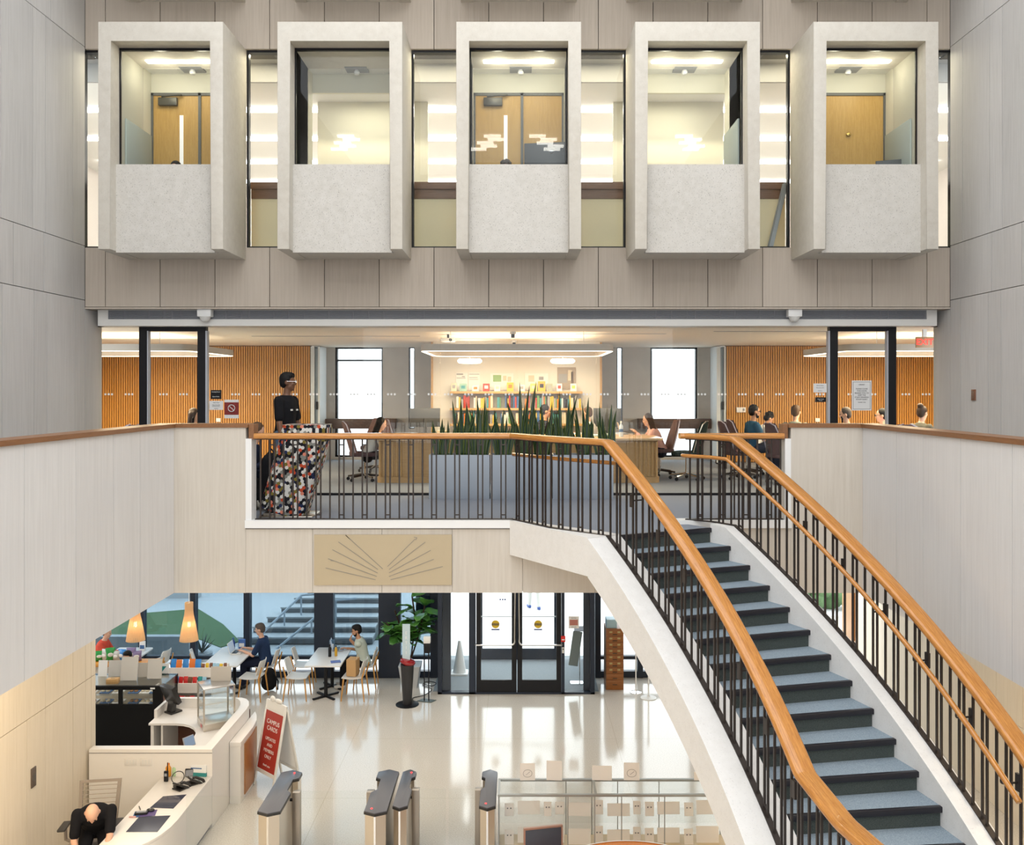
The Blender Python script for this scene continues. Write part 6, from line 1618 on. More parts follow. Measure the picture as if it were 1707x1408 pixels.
b = MB(); stems = [[V(0, 0, 0.45), V(0.05, 0, 0.9), V(0.12, -0.05, 1.4), V(0.05, -0.1, 1.95)], [V(0, 0, 0.45), V(-0.12, -0.03, 1.0), V(-0.32, -0.1, 1.65)], [V(0.02, 0, 0.6), V(0.22, -0.08, 1.2), V(0.33, -0.12, 1.8)], [V(-0.03, 0, 0.8), V(-0.25, -0.15, 1.15), V(-0.50, -0.15, 1.40)]]
for s_ in stems: b.tube(smooth_path(s_, 0.3), 0.017, 6)
b.build('trunk', HAIR_BR, o)
rg = random.Random(9)
def fig_leaf(b, c, d, L, roll):
    d = d.normalized(); s = d.cross(V(0, 0, 1)); s = s.normalized() if s.length > 0.1 else V(1, 0, 0); nrm = s.cross(d)
    s, nrm = s*math.cos(roll)+nrm*math.sin(roll), nrm*math.cos(roll)-s*math.sin(roll)
    rows = []
    for j in range(8):
        t = j/7; w = L*0.36*(math.sin(PI*min(1, t*0.9+0.05))**0.7)*(0.65+0.5*t); w = max(w, 0.004) if j < 7 else L*0.10
        m = c+d*L*t+V(0, 0, -0.28*L*t*t)
        rows.append([m-s*w+nrm*0.10*w+nrm*0.02*math.sin(t*9), m-s*w*0.5-nrm*0.02*w, m, m+s*w*0.5-nrm*0.02*w, m+s*w+nrm*0.10*w+nrm*0.02*math.cos(t*9)])
    for r0_, r1_ in zip(rows, rows[1:]):
        for i in range(4): b._new([r0_[i], r0_[i+1], r1_[i+1], r1_[i]], [(0, 1, 2, 3)])
b = MB(); tips = []
for s_ in stems:
    sp = smooth_path(s_, 0.3)
    for k in range(20):
        f = rg.uniform(0.38, 1.0); c = at_len([V(q.z, 0, 0) for q in sp], [q.z-sp[0].z for q in sp], f*(sp[-1].z-sp[0].z)) if 0 else None
        i = min(len(sp)-2, int(f*(len(sp)-1))); c = sp[i].lerp(sp[i+1], f*(len(sp)-1)-i)
        a = rg.uniform(0, 2*PI); d = V(math.cos(a), math.sin(a)*0.7, rg.uniform(-0.1, 0.8)); fig_leaf(b, c, d, rg.uniform(0.34, 0.50), rg.uniform(-0.5, 0.5))
bmesh.ops.remove_doubles(b.bm, verts=b.bm.verts[:], dist=1e-5)
ob = b.build('leaves', M_figleaf, o, smooth=180); m_ = ob.modifiers.new('thick', 'SOLIDIFY'); m_.thickness = 0.003
for s_, lab in ((0, ''),):
    pts = [V(-2.05, 19.5, 0.012), V(-1.85, 19.3, 0.012), V(-1.75, 19.55, 0.012), V(-2.0, 19.7, 0.012), V(-2.1, 19.4, 0.012), V(-1.8, 19.15, 0.012), V(-1.95, 18.75, 0.012), V(-2.2, 18.6, 0.012), V(-2.15, 18.4, 0.012)]
    b = MB(); b.tube(smooth_path(pts, 0.15), 0.008, 6); o = b.build('floor_cable', M_black, None); tag(o, 'black cord looped on the floor behind the dispenser stand', 'cord')
# card catalogue, stanchions
p = G(1025, 1150)
M_cat = wood('old_oak_cabinet', (0.25, 0.085, 0.018), (0.33, 0.125, 0.03), 'Object', (1, 8, 10), rough=0.4)
M_brass = mat('aged_brass', (0.45, 0.36, 0.16), 0.35, metal=0.8)
o = thing('card_catalog', 'narrow oak card catalogue cabinet right of the entrance', 'cabinet', (p.x, p.y+0.25, 0)); W = 0.187
b = MB(); b.box(-W, W, -0.235, 0.25, 0, 1.30, bev=0.004); b.build('carcass', M_cat, o)
for k in range(9):
    z0 = 0.09+0.133*k
    b = MB(); b.box(-W+0.012, W-0.012, -0.25, -0.23, z0, z0+0.12, bev=0.003); d = b.build('drawer', M_cat, o)
    if k > 1:
        for dx in (-0.085, 0.085): b = MB(); b.box(dx-0.03, dx+0.03, -0.257, -0.249, z0+0.06, z0+0.095); b.build('label_holder', mat('label_card', (0.40, 0.48, 0.40), 0.5) if dx < -1 else M_brass, d, smooth=0)
    b = MB(); b.box(-0.05, 0.05, -0.268, -0.249, z0+0.022, z0+0.036, bev=0.003); b.build('pull', mat('dark_pull', (0.05, 0.03, 0.015), 0.4), d)
carton('pale blue document tray on top of the card catalogue', (p.x-0.06, p.y+0.2, 1.301), (0.22, 0.3, 0.18), mat('pale_blue_tray', (0.36, 0.52, 0.60), 0.4))
for px, py, lab, m in ((1060, 1154, 'chrome stanchion post beside the card catalogue', M_chrome), (1081, 1163, 'white based stanchion post half hidden by the stair', M_white)):
    p = G(px, py); o = thing('stanchion', lab, 'stanchion', p); b = MB(); b.lathe([(0.12 if m is M_chrome else 0.165, 0), (0.12 if m is M_chrome else 0.165, 0.012), (0.03, 0.04), (0.02, 0.06)], seg=26); b.build('base', m, o); b = MB(); b.cyl((0, 0, 0.05), (0, 0, 0.95), 0.016); b.lathe([(0.026, 0.9), (0.026, 0.98), (0.015, 1.0)], seg=14); b.build('post', M_chrome, o)
# A-frame sign
p = V(-3.90, 14.55, 0)
M_redp = mat('brick_red_poster', (0.36, 0.035, 0.025), 0.5)
o = thing('sandwich_board', 'white A-frame sign with a brick red poster by the turnstiles', 'sign', p, R(-43))
for s_ in (-1, 1):
    L = Matrix.Rotation(R(s_*11), 4, 'X')
    Mx = Matrix.Translation((0, 0, 1.32)) @ L @ Matrix.Translation((0, 0, -1.34))
    b = MB(M=Mx)
    for dx in (-0.29, 0.25): b.box(dx, dx+0.04, -0.014, 0.014, 0.0, 1.34, bev=0.004)
    b.box(-0.25, 0.25, -0.014, 0.014, 1.20, 1.34); b.box(-0.25, 0.25, -0.014, 0.014, 0.22, 0.27)
    b.build('frame', M_offwhite, o, smooth=30)
    b = MB(M=Mx); b.box(-0.25, 0.25, -0.006, 0.006, 0.27, 1.20); b.build('board', M_white, o, smooth=0)
    if s_ < 0:
        b = MB(M=Mx); b.box(-0.245, 0.245, -0.010, -0.005, 0.28, 1.18); b.build('poster', M_redp, o, smooth=0)
        for s2, z, sz in (('CAMPUS', 1.02, 0.095), ('CARDS', 0.92, 0.095), ('UPDATES', 0.76, 0.07), ('AND', 0.67, 0.07), ('MEMBERS', 0.58, 0.07), ('ONLY', 0.49, 0.07), ('thank you', 0.36, 0.05)):
            text(s2, 'lettering', M_whiteink, sz, Mx @ Matrix.Translation((0, -0.0115, z)) @ FACE, o)
b = MB(); b.ball((-0.12, 0.0, 1.35), (0.07, 0.03, 0.05)); b.ball((0.05, 0, 1.35), (0.10, 0.03, 0.04)); b.build('crest', M_offwhite, o)

# ------------------------------------------------------------------ reception: white partition, desk, counter
M_corian = mat('white_solid_surface', (0.74, 0.71, 0.67), 0.35)
XD = -4.45
o = thing('partition', 'white chest high partition between reception and cafe counter, curving back at its right end', 'partition', (-5.4, 13.2, 0))
pl_ = [(-6.24, 13.08), (XD, 13.08), (XD, 14.75)]+[(XD-0.30*(1-math.cos(R(a)))*1.0, 14.75+0.55*math.sin(R(a))) for a in (20, 40, 60, 80)]
inner = [(x-0.14, y) for x, y in pl_[2:]][::-1]
b = MB(org=o.location); b.prism(pl_+inner+[(XD-0.14, 13.22), (-6.24, 13.22)], 0, 1.15, bev=0.006); b.build('wall_panel', M_corian, o, smooth=30)
b = MB(org=o.location); b.box(-6.24, XD, 13.072, 13.078, 1.095, 1.10); b.build('top_joint', M_joint, o, smooth=0)
for px in (217, 243):
    c = P(px, 1270, 13.07); s_ = thing('power_outlet', '%s white outlet plate on the partition behind the reception desk' % ('left' if px < 230 else 'right'), 'outlet', (c.x, 13.079, c.z)); b = MB(); b.box(-0.085, 0.085, -0.008, 0.002, -0.055, 0.055, bev=0.003); b.build('plate', M_corian, s_)
    for k in (-0.045, 0, 0.045): b = MB(); b.box(k-0.012, k+0.012, -0.010, -0.007, -0.03, 0.03); b.build('socket', M_offwhite, s_, smooth=0)
# reception desk
o = thing('reception_desk', 'white reception desk with curved end and dark inset screens', 'desk', (-4.8, 12.0, 0))
XI = -5.17
pts = [(XI, 13.07), (XD, 13.07), (XD, 11.75)]+[(XD-0.75+0.75*math.cos(R(-a)), 11.75-0.95*math.sin(R(a))) for a in (12, 24, 36, 48, 60, 72, 84)]+[(-5.9, 10.7), (-5.9, 10.3), (-5.6, 10.3)]
outer = pts[1:10]
pts = [(XI, 13.07)]+outer+[(-5.6, 10.80), (-5.6, 11.0), (XI, 11.0)] 
b = MB(org=o.location); b.prism(pts, 0.715, 0.76, bev=0.005); b.build('desktop', M_corian, o, smooth=30)
inn = [(x-0.05, y+0.03) for x, y in outer[::-1]]
b = MB(org=o.location); b.prism(outer+inn, 0.08, 0.715); b.build('front_panel', M_corian, o, smooth=40)
b = MB(org=o.location); b.prism([(x-0.04, y) for x, y in outer]+[(x-0.09, y+0.03) for x, y in outer[::-1]], 0.0, 0.08); b.build('plinth', M_grille, o, smooth=40)
M_inset = mat('dark_inset_glass', (0.05, 0.052, 0.075), 0.08)
for q in (((209.6, 1386.5), (262.4, 1386.5), (284.5, 1359), (232, 1361)), ((250, 1346), (289, 1347.5), (311, 1324), (272, 1327))):
    b = MB(org=o.location); b.prism([(G(px, py, 0.76).x, G(px, py, 0.76).y) for px, py in q], 0.758, 0.7625); b.build('inset_screen', M_inset, o, smooth=0)
# things on the desk
dz = 0.761
def on(px, py): return G(px, py, dz)
p = on(277, 1302)
o = thing('walkie_talkie', 'black walkie-talkie standing at the back of the reception desk', 'radio', p); b = MB(); b.box(-0.03, 0.03, -0.018, 0.018, 0, 0.15, bev=0.008); b.build('radio_body', M_black, o); b = MB(); b.cyl((0.018, 0, 0.14), (0.022, 0, 0.27), 0.009, 0.006); b.build('antenna', M_black, o); b = MB(); b.box(-0.018, 0.018, -0.021, -0.017, 0.08, 0.12); b.build('display', M_grille, o, smooth=0)
p = on(281, 1293); bottle('orange pump bottle behind the walkie-talkie', p, 0.042, 0.19, mat('orange_plastic', (0.75, 0.30, 0.02), 0.3), mat('orange_cap', (0.72, 0.22, 0.03), 0.4))
p = on(291, 1292); bottle('small pale green sanitizer bottle on the reception desk', p, 0.038, 0.17, mat('pale_green_gel', (0.42, 0.60, 0.36), 0.2), M_white)
p = on(316, 1292); o = thing('speaker', 'small black cube speaker on the reception desk', 'speaker', p, 0.3); b = MB(); b.box(-0.06, 0.06, -0.05, 0.05, 0, 0.11, bev=0.012); b.build('housing', M_black, o); b = MB(); b.box(-0.05, 0.05, -0.052, -0.049, 0.01, 0.10); b.build('grille', M_grille, o, smooth=0)
p = on(334, 1291); o = thing('tissue_box', 'white and teal tissue box at the back of the reception desk', 'tissue box', p, -0.12); b = MB(); b.box(-0.115, 0.115, -0.06, 0.06, 0, 0.16, bev=0.003); b.build('box_body', M_white, o); b = MB(); b.box(-0.116, 0.116, -0.062, 0.0615, 0.0, 0.055); b.build('teal_band', mat('teal_print', (0.03, 0.24, 0.24), 0.5), o, smooth=0); b = MB(); b.box(-0.116, 0.05, -0.062, -0.059, 0.11, 0.125); b.build('stripe', BM['blue'], o, smooth=0)
M_phone = mat('phone_black', (0.015, 0.014, 0.014), 0.35)
def phone(label, px, py, rz):
    o = thing('desk_phone', label, 'phone', on(px, py), rz); L = Matrix.Translation((0, 0, 0.012)) @ Matrix.Rotation(R(32), 4, 'X')
    b = MB(M=L); b.box(-0.09, 0.09, -0.09, 0.11, 0, 0.028, bev=0.008); b.build('phone_body', M_phone, o); b = MB(M=L); b.box(-0.01, 0.075, 0.045, 0.10, 0.027, 0.031); b.build('display', M_grille, o, smooth=0)
    b = MB(M=L); b.tube(smooth_path([V(-0.06, -0.09, 0.045), V(-0.06, -0.06, 0.065), V(-0.06, 0.07, 0.065), V(-0.06, 0.10, 0.045)], 0.03, 4), 0.02, 8); b.build('handset', M_phone, o)
    b = MB(M=L)
    for i in range(3):
        for j in range(4): b.box(0.0+i*0.025, 0.017+i*0.025, -0.07+j*0.025, -0.053+j*0.025, 0.027, 0.032)
    b.build('keypad', M_offwhite, o, smooth=0)
    b = MB(); b.box(-0.08, 0.08, -0.05, 0.10, 0, 0.02); b.build('stand', M_phone, o, smooth=0)
    return o
phone('black desk phone at the middle back of the reception desk', 303, 1313, R(150)); phone('black desk phone beside the tissue box', 326, 1304, R(130))
p = on(297, 1309); o = thing('desk_fan', 'small black wire ring stand left of the middle desk phone', 'ring stand', p, R(30)); b = MB(); b.tube([V(0.085*math.cos(2*PI*i/20), 0.02, 0.11+0.085*math.sin(2*PI*i/20)) for i in range(20)], 0.006, 6, closed=True); b.build('ring', M_phone, o); b = MB(); b.lathe([(0.07, 0), (0.07, 0.01), (0.02, 0.015)], seg=18); b.cyl((0, 0.02, 0), (0, 0.02, 0.03), 0.006); b.build('base', M_phone, o)
p = on(240, 1357); o = thing('mouse_mat', 'purple and blue mouse mat on the reception desk', 'mat', p, R(12)); b = MB(); b.box(-0.13, 0.15, -0.07, 0.10, 0, 0.005); b.build('sheet', mat('purple_print', (0.10, 0.07, 0.20), 0.6), o, smooth=0); b = MB(); b.box(-0.13, -0.05, -0.07, 0.10, 0.004, 0.006); b.build('blue_corner', BM['blue'], o, smooth=0)
p = on(237, 1357)+V(0, 0, 0.007); o = thing('keypad', 'black keypad on the purple mouse mat', 'keypad', p, R(10)); b = MB(); b.box(-0.09, 0.07, -0.035, 0.035, 0, 0.03, bev=0.008); b.build('keypad_body', M_phone, o); b = MB(); b.box(-0.07, 0.05, -0.022, 0.022, 0.029, 0.032); b.build('keys', M_grille, o, smooth=0)
p = on(251, 1352)+V(0, 0, 0.007); o = thing('mouse', 'black computer mouse on the purple mouse mat', 'mouse', p); b = MB(); b.ball((0, 0, 0.012), (0.055, 0.036, 0.022)); b.build('mouse_body', M_phone, o); b = MB(); b.box(-0.004, 0.004, -0.03, 0.0, 0.030, 0.036); b.build('wheel', M_grille, o, smooth=0)
p = on(221, 1362); b = MB(); b.box(-0.045, 0.045, -0.012, 0.012, 0, 0.014, bev=0.004); o = b.build('eraser', mat('pink_eraser', (0.55, 0.30, 0.27), 0.7), None); o.location = p; tag(o, 'small pink eraser on the edge of the reception desk', 'eraser')
p = on(233, 1347); b = MB(); b.cyl((-0.03, 0.05, 0.006), (0.03, -0.05, 0.006), 0.006); o = b.build('pen', M_joint, None); o.location = p; tag(o, 'thin dark pen lying behind the purple mouse mat', 'pen')
# guard and his chair
M_mesh = mat('taupe_mesh', (0.30, 0.25, 0.20), 0.6); M_cfr = mat('taupe_plastic', (0.27, 0.225, 0.185), 0.45)
gl_ = (-5.58, 11.75, 0); gr = R(188)
o = thing('task_chair', 'taupe mesh task chair under the guard at the reception desk', 'chair', gl_, gr)
L = Matrix.Translation((0, -0.25, 0.50)) @ Matrix.Rotation(R(14), 4, 'X')
b = MB(M=L); b.sweep([V(-0.22, 0, 0), V(-0.245, 0, 0.62), V(0.245, 0, 0.62), V(0.22, 0, 0)], rect_prof(0.04, 0.03), closed=True, up=(0, 1, 0)); b.build('back_frame', M_cfr, o, smooth=40)
for k in range(9): b = MB(M=L); b.box(-0.23, 0.23, -0.006, 0.006, 0.12+0.055*k, 0.128+0.055*k); b.build('back_slat', M_mesh, o, smooth=0)
b = MB(); b.prism(rrect(0.25, 0.24, 0.08), 0.42, 0.50, bev=0.02); b.build('seat', M_cfr, o, smooth=50)
for sx in (-1, 1):
    b = MB(); b.tube([V(sx*0.26, -0.1, 0.44), V(sx*0.33, -0.06, 0.50), V(sx*0.33, -0.04, 0.68)], 0.022, 8); b.build('arm_post', M_cfr, o); b = MB(); b.cbox((sx*0.33, 0.0, 0.695), (0.10, 0.26, 0.035), bev=0.014); b.build('armrest', mat('armrest_black', (0.035, 0.032, 0.03), 0.6), o)
b = MB(); b.cyl((0, 0, 0.1), (0, 0, 0.42), 0.03); b.build('stem', M_black, o)
for k in range(5):
    a = R(72*k+18); b = MB(); b.cyl((0, 0, 0.11), (0.30*math.cos(a), 0.30*math.sin(a), 0.075), 0.026, 0.016, 8); ba = b.build('base_arm', M_black, o); b = MB(); b.cyl((0.30*math.cos(a)-0.012, 0.30*math.sin(a), 0.030), (0.30*math.cos(a)+0.012, 0.30*math.sin(a), 0.030), 0.030, seg=10); b.build('caster', M_black, ba)
human('bald guard in a black polo bent forward at the reception desk', (gl_[0]+0.10, gl_[1]-0.05, 0), R(200), 1.84, 0.63, 45, (66, 0), skin=SKIN_L, shirt=C_BLACK, pants=C_BLACK, hair='bald', vox=0.011, hl=(-0.14, 0.74, 0.66), hr=(0.16, 0.62, 0.62), headoff=44, glasses=None)
# wood fronted counter stub outside the partition
M_cwood = wood('cherry_veneer', (0.36, 0.15, 0.045), (0.44, 0.20, 0.07), 'Object', (6, 6, 0.8), rough=0.4)
o = thing('counter_end', 'low curved counter end with a cherry wood front outside the white partition', 'counter', (-4.35, 14.4, 0))
pts = [(XD+0.005, 13.85), (-4.27, 13.85), (-4.27, 14.5), (-4.30, 14.8), (-4.38, 15.05), (XD+0.005, 15.2)]
b = MB(org=o.location); b.prism(pts, 0.88, 0.95, bev=0.004); b.build('countertop', M_corian, o, smooth=30)
b = MB(org=o.location); b.prism([(x-(0.01 if i in (1, 2, 3, 4) else 0), y+(0.01 if i < 2 else -0.01)) for i, (x, y) in enumerate(pts)], 0.0, 0.88); b.build('body', M_corian, o, smooth=30)
b = MB(org=o.location); b.prism([(-4.282, 14.05), (-4.266, 14.05), (-4.266, 14.5), (-4.297, 14.8), (-4.31, 14.8), (-4.282, 14.5)], 0.06, 0.85); b.build('wood_front', M_cwood, o, smooth=30)

# ---- cafe counter
BRN_P = mat('baked_brown', (0.26, 0.12, 0.04), 0.6)
M_blk = mat('black_appliance', (0.004, 0.004, 0.0045), 0.6, spec=0.15)
xr_, xl_ = -6.22, -7.75
o = thing('refrigerated_case', 'black refrigerated display case with glass front at the cafe counter', 'display case', ((xr_+xl_)/2, 16.1, 0)); q = o.location
b = MB(org=q); b.box(xl_, xr_, 15.72, 16.45, 0.0, 0.83); b.build('cabinet', M_blk, o, smooth=0)
b = MB(org=q); b.box(xl_, xr_, 15.70, 15.76, 0.83, 0.88); b.box(xl_, xr_, 15.70, 15.76, 1.14, 1.20); b.box(xr_-0.16, xr_, 15.70, 15.76, 0.88, 1.14); b.box(-6.98, -6.92, 15.70, 15.76, 0.88, 1.14); b.box(xl_, xl_+0.05, 15.70, 15.76, 0.88, 1.14); b.box(xl_, xr_, 16.40, 16.45, 0.83, 1.19); b.build('case_frame', M_blk, o, smooth=0)
b = MB(org=q); b.box(xl_, xr_, 15.76, 16.44, 1.188, 1.20); b.build('glass_top', M_glass_case, o, smooth=0)
b = MB(org=q); b.box(xl_, xr_-0.01, 15.715, 15.722, 0.88, 1.14); b.box(xr_-0.012, xr_, 15.76, 16.4, 0.83, 1.188); b.build('front_glass', M_glass_case, o, smooth=0)
b = MB(org=q); b.box(xl_+0.03, xr_-0.03, 15.78, 16.38, 1.01, 1.018); b.build('glass_shelf', M_glass_case, o, smooth=0)
b = MB(org=q); b.box(xl_+0.03, xr_-0.03, 15.78, 16.38, 0.832, 0.84); b.box(xl_+0.03, xr_-0.03, 16.36, 16.395, 0.84, 1.18); b.build('liner', M_steel, o, smooth=0)
b = MB(org=q); b.box(-6.42, -6.34, 15.694, 15.70, 1.155, 1.18); b.build('badge', M_white, o, smooth=0)
for i, x in enumerate((-7.55, -7.3, -7.08, -6.8, -6.6, -6.42)):
    for z in (0.841, 1.019):
        s_ = thing('pastry_tray', '%s pastry tray on the %s of the refrigerated case' % (('white', 'blue')[i % 2], 'floor' if z < 1 else 'glass shelf'), 'tray', (x, 15.95, z), 0, '%s trays on the %s' % (('white', 'blue')[i % 2], 'floor' if z < 1 else 'shelf'))
        b = MB(); b.box(-0.085, 0.085, -0.10, 0.12, 0, 0.02, bev=0.004); b.build('tray_base', (M_white, BM['blue'])[i % 2], s_); b = MB()
        for q in (-0.04, 0.04): b.ball((q, -0.02, 0.035), (0.034, 0.05, 0.025), 10, 6)
        b.build('pastry', BM['cream'] if i % 3 else BRN_P, s_)
M_board = mat('pale_grey_board', (0.52, 0.50, 0.47), 0.6)
def board(px0, py0, px1, py1, y, label, tilt=8, m=M_board, slant=0.0, base=1.202):
    a, c = P(px0, py0, y), P(px1, py1, y); w = c.x-a.x; h = a.z-base
    o = thing('menu_board', label, 'board', ((a.x+c.x)/2, y, base)); o.rotation_euler = (R(-tilt), 0, 0)
    b = MB(); b.prism([(-w/2, 0), (w/2, 0), (w/2-slant*0, 0.008), (-w/2, 0.008)], 0, h); b.build('panel', m, o, smooth=0)
    b = MB(); b.box(-w/2+0.03, w/2-0.03, 0.006, 0.08, 0, 0.012); b.build('foot', M_glass_case if 0 else M_board, o, smooth=0)
    return o
board(163, 1101, 178, 1128, 16.25, 'white menu board at the far left end of the refrigerated case', m=M_white)
board(180, 1101, 203, 1128, 16.25, 'pale menu board, second from the left on the refrigerated case')
board(200, 1096, 228, 1131, 16.02, 'large grey menu board leaning on the middle of the refrigerated case', 12)
board(229, 1105, 246, 1128, 16.22, 'narrow beige menu board right of the large grey one', m=mat('beige_board', (0.50, 0.46, 0.40), 0.6))
board(245, 1099, 269, 1129, 16.12, 'grey menu board at the right end of the refrigerated case')
p = P(187, 1141, 15.85); o = thing('wooden_box', 'small pale wooden tip box on the refrigerated case', 'box', (p.x, 15.88, 1.201), 0.1); b = MB(); b.box(-0.10, 0.10, -0.06, 0.06, 0, 0.085, bev=0.003); b.build('box_body', M_oak, o); b = MB(); b.box(-0.03, 0.03, -0.008, 0.008, 0.084, 0.087); b.build('slot', M_joint, o, smooth=0)
# snack bench behind: orange tray with bags
o = thing('snack_table', 'orange topped low shelf of chip bags behind the menu boards', 'shelf', (-8.0, 17.2, 0)); q = o.location
b = MB(org=q); b.box(-8.8, -6.95, 17.12, 17.48, 1.10, 1.16, bev=0.006); b.build('shelf_top', mat('orange_wood', (0.62, 0.27, 0.04), 0.45), o)
b = MB(org=q); b.box(-8.8, -8.74, 17.14, 17.46, 0, 1.10); b.box(-7.02, -6.96, 17.14, 17.46, 0, 1.10); b.box(-8.74, -7.02, 17.38, 17.46, 0, 1.10); b.build('body', M_corian, o, smooth=0)
def chipbag(px, m, lab, h=0.22, w=0.18, seed=0, y=17.3, base=1.161):
    x = px_at(px, y); o = thing('snack_bag', lab, 'snack bag', (x, y, base), random.Random(seed).uniform(-0.5, 0.5))
    b = MB(); rg = []
    for k in range(7):
        t = k/6; d = 0.055*math.sin(PI*t)**0.6+0.004; rg.append([V(w/2*math.cos(2*PI*i/14)*(0.92+0.08*abs(2*t-1)), d*math.sin(2*PI*i/14), h*t) for i in range(14)])
    b.loft(rg); b.build('bag_body', m, o, smooth=60)
    b = MB(); b.ball((0, -0.050, h*0.52), (w*0.28, 0.012, h*0.16), 10, 6); b.build('bag_print', M_white, o)
GRN = mat('green_foil', (0.02, 0.30, 0.06), 0.3); BLU = mat('blue_foil', (0.03, 0.22, 0.60), 0.3); PUR = mat('lilac_foil', (0.22, 0.18, 0.36), 0.3); SIL = mat('silver_foil', (0.5, 0.5, 0.48), 0.3); BRN = mat('brown_foil', (0.16, 0.06, 0.03), 0.35)
for i, (px, m, lab) in enumerate(((166, GRN, 'green snack bag at the far left of the orange shelf'), (176, SIL, 'silver and white snack bag with a green rim on the orange shelf'), (184, GRN, 'green snack bag beside the silver one on the orange shelf'), (195, SIL, 'silver snack bag in the middle of the orange shelf'), (204, BLU, 'bright blue snack bag on the orange shelf'), (219, PUR, 'lilac snack bag behind the dark haired person'), (228, PUR, 'lilac snack bag at the right end of the orange shelf'))): chipbag(px, m, lab, 0.20+0.03*(i % 3), seed=i)
# tiered snack rack
o = thing('snack_rack', 'white three tier snack rack beside the cafe till', 'rack', (-5.85, 16.9, 0)); q = o.location
xa, xb = px_at(283, 16.9), px_at(378, 16.9)
tiers = [(16.75, 1.16), (16.45, 0.97), (16.15, 0.72)]
for k, (y, z) in enumerate(tiers):
    b = MB(org=q); b.box(xa, xb, y, y+0.3, z-0.03, z); b.box(xa, xb, y-0.02, y, z-0.13, z+0.045); b.build('tier', M_corian, o, smooth=0)
b = MB(org=q); b.box(xa, xa+0.03, 16.13, 17.05, 0, 1.05); b.box(xb-0.03, xb, 16.13, 17.05, 0, 1.05); b.box(xa, xb, 17.02, 17.05, 0, 1.2); b.build('side_panel', M_corian, o, smooth=0)
def packets(y, z, x0, x1, cols, w, h, lab, depth=0.04, tilt=0.25):
    x = x0; rg = random.Random(int(z*100)); i = 0
    meshes = {}
    while x < x1:
        cn = cols[i % len(cols)]
        if cn not in meshes:
            b = MB(); rgs = []
            for k in range(5):
                t = k/4; d = depth*(0.25+0.75*math.sin(PI*t)); rgs.append([V(w/2*cx_, d/2*cy_, h*t) for cx_, cy_ in ((-1, -0.6), (0, -1), (1, -0.6), (1, 0.6), (0, 1), (-1, 0.6))])
            b.loft(rgs); o = b.build('snack_packet', PK[cn], None, smooth=60); meshes[cn] = o.data
        else: o = bpy.data.objects.new('snack_packet', meshes[cn]); COL.objects.link(o)
        o.location = (x+w/2, y+0.05+rg.uniform(0, 0.06), z+0.001); o.rotation_euler = (-tilt, 0, rg.uniform(-0.15, 0.15))
        tag(o, '%s packet on the %s of the snack rack' % (cn, lab), 'snack packet', '%s packets on the %s' % (cn, lab)); x += w+0.012; i += 1
PK = {'blue': BLU, 'orange': mat('orange_foil', (0.66, 0.17, 0.03), 0.3), 'red': mat('red_foil', (0.50, 0.02, 0.02), 0.3), 'yellow': mat('yellow_foil', (0.62, 0.42, 0.02), 0.3), 'teal': mat('teal_foil', (0.02, 0.25, 0.25), 0.3), 'brown': BRN, 'pale blue': mat('pale_blue_foil', (0.25, 0.45, 0.60), 0.3)}
packets(16.75, 1.16, xa+0.03, xa+0.50, ['blue', 'orange'], 0.105, 0.17, 'top tier')
packets(16.78, 1.16, xa+0.55, xb-0.05, ['yellow', 'brown', 'yellow', 'brown', 'pale blue', 'pale blue'], 0.055, 0.09, 'top tier right half')
packets(16.45, 0.97, xa+0.04, xb-0.30, ['yellow', 'red', 'blue', 'red', 'red', 'brown', 'red', 'teal', 'pale blue'], 0.075, 0.13, 'middle tier')
packets(16.15, 0.72, xa+0.25, xb-0.45, ['red', 'red', 'red', 'brown'], 0.08, 0.13, 'bottom tier')
o = thing('flyer_stand', 'white upright flyer stand with a teal corner left of the snack rack', 'flyer stand', (px_at(275, 16.6), 16.6, 1.0)); b = MB(); b.box(-0.075, 0.075, -0.006, 0.006, 0, 0.33); b.build('flyer', M_white, o, smooth=0); b = MB(); b.poly([V(-0.05, -0.008, 0.28), V(0.03, -0.008, 0.28), V(-0.05, -0.008, 0.18)]); b.build('print', PK['teal'], o, smooth=0); b = MB(); b.box(-0.09, 0.09, -0.07, 0.07, -1.0, 0.005); b.build('pedestal', M_corian, o, smooth=0)
# till counter with curved front
zc = 0.92
o = thing('till_counter', 'white till counter with curved front edge behind the partition', 'counter', (-5.5, 14.9, 0)); q = o.location
cpl = [(-6.05, 14.72), (-5.75, 14.72)]+[(-5.60+0.50*math.sin(R(a)), 14.12+0.60*math.cos(R(a))) for a in (0, 15, 30, 45, 60, 75, 88)]+[(-5.05, 13.24), (XD-0.15, 13.24), (XD-0.15, 14.75), (-4.72, 15.1), (-4.9, 15.5), (-6.05, 15.5)]
b = MB(org=q); b.prism(cpl, zc-0.035, zc, bev=0.004); b.build('countertop', M_corian, o, smooth=30)
b = MB(org=q); b.box(-6.03, -5.98, 14.76, 15.48, 0, zc-0.035); b.box(-5.86, -5.83, 14.76, 15.48, 0, zc-0.035); b.build('side_panel', M_corian, o, smooth=0)
b = MB(org=q); b.box(-5.83, XD-0.16, 15.42, 15.48, 0, zc-0.035); b.build('back_panel', mat('red_brown_panel', (0.10, 0.035, 0.018), 0.5), o, smooth=0)
b = MB(org=q); b.box(-6.04, -4.92, 15.44, 15.52, zc, 1.08); b.box(-6.05, -6.0, 14.95, 15.45, zc, 1.06); b.build('upstand', M_corian, o, smooth=0)
p = G(288, 1187, zc)
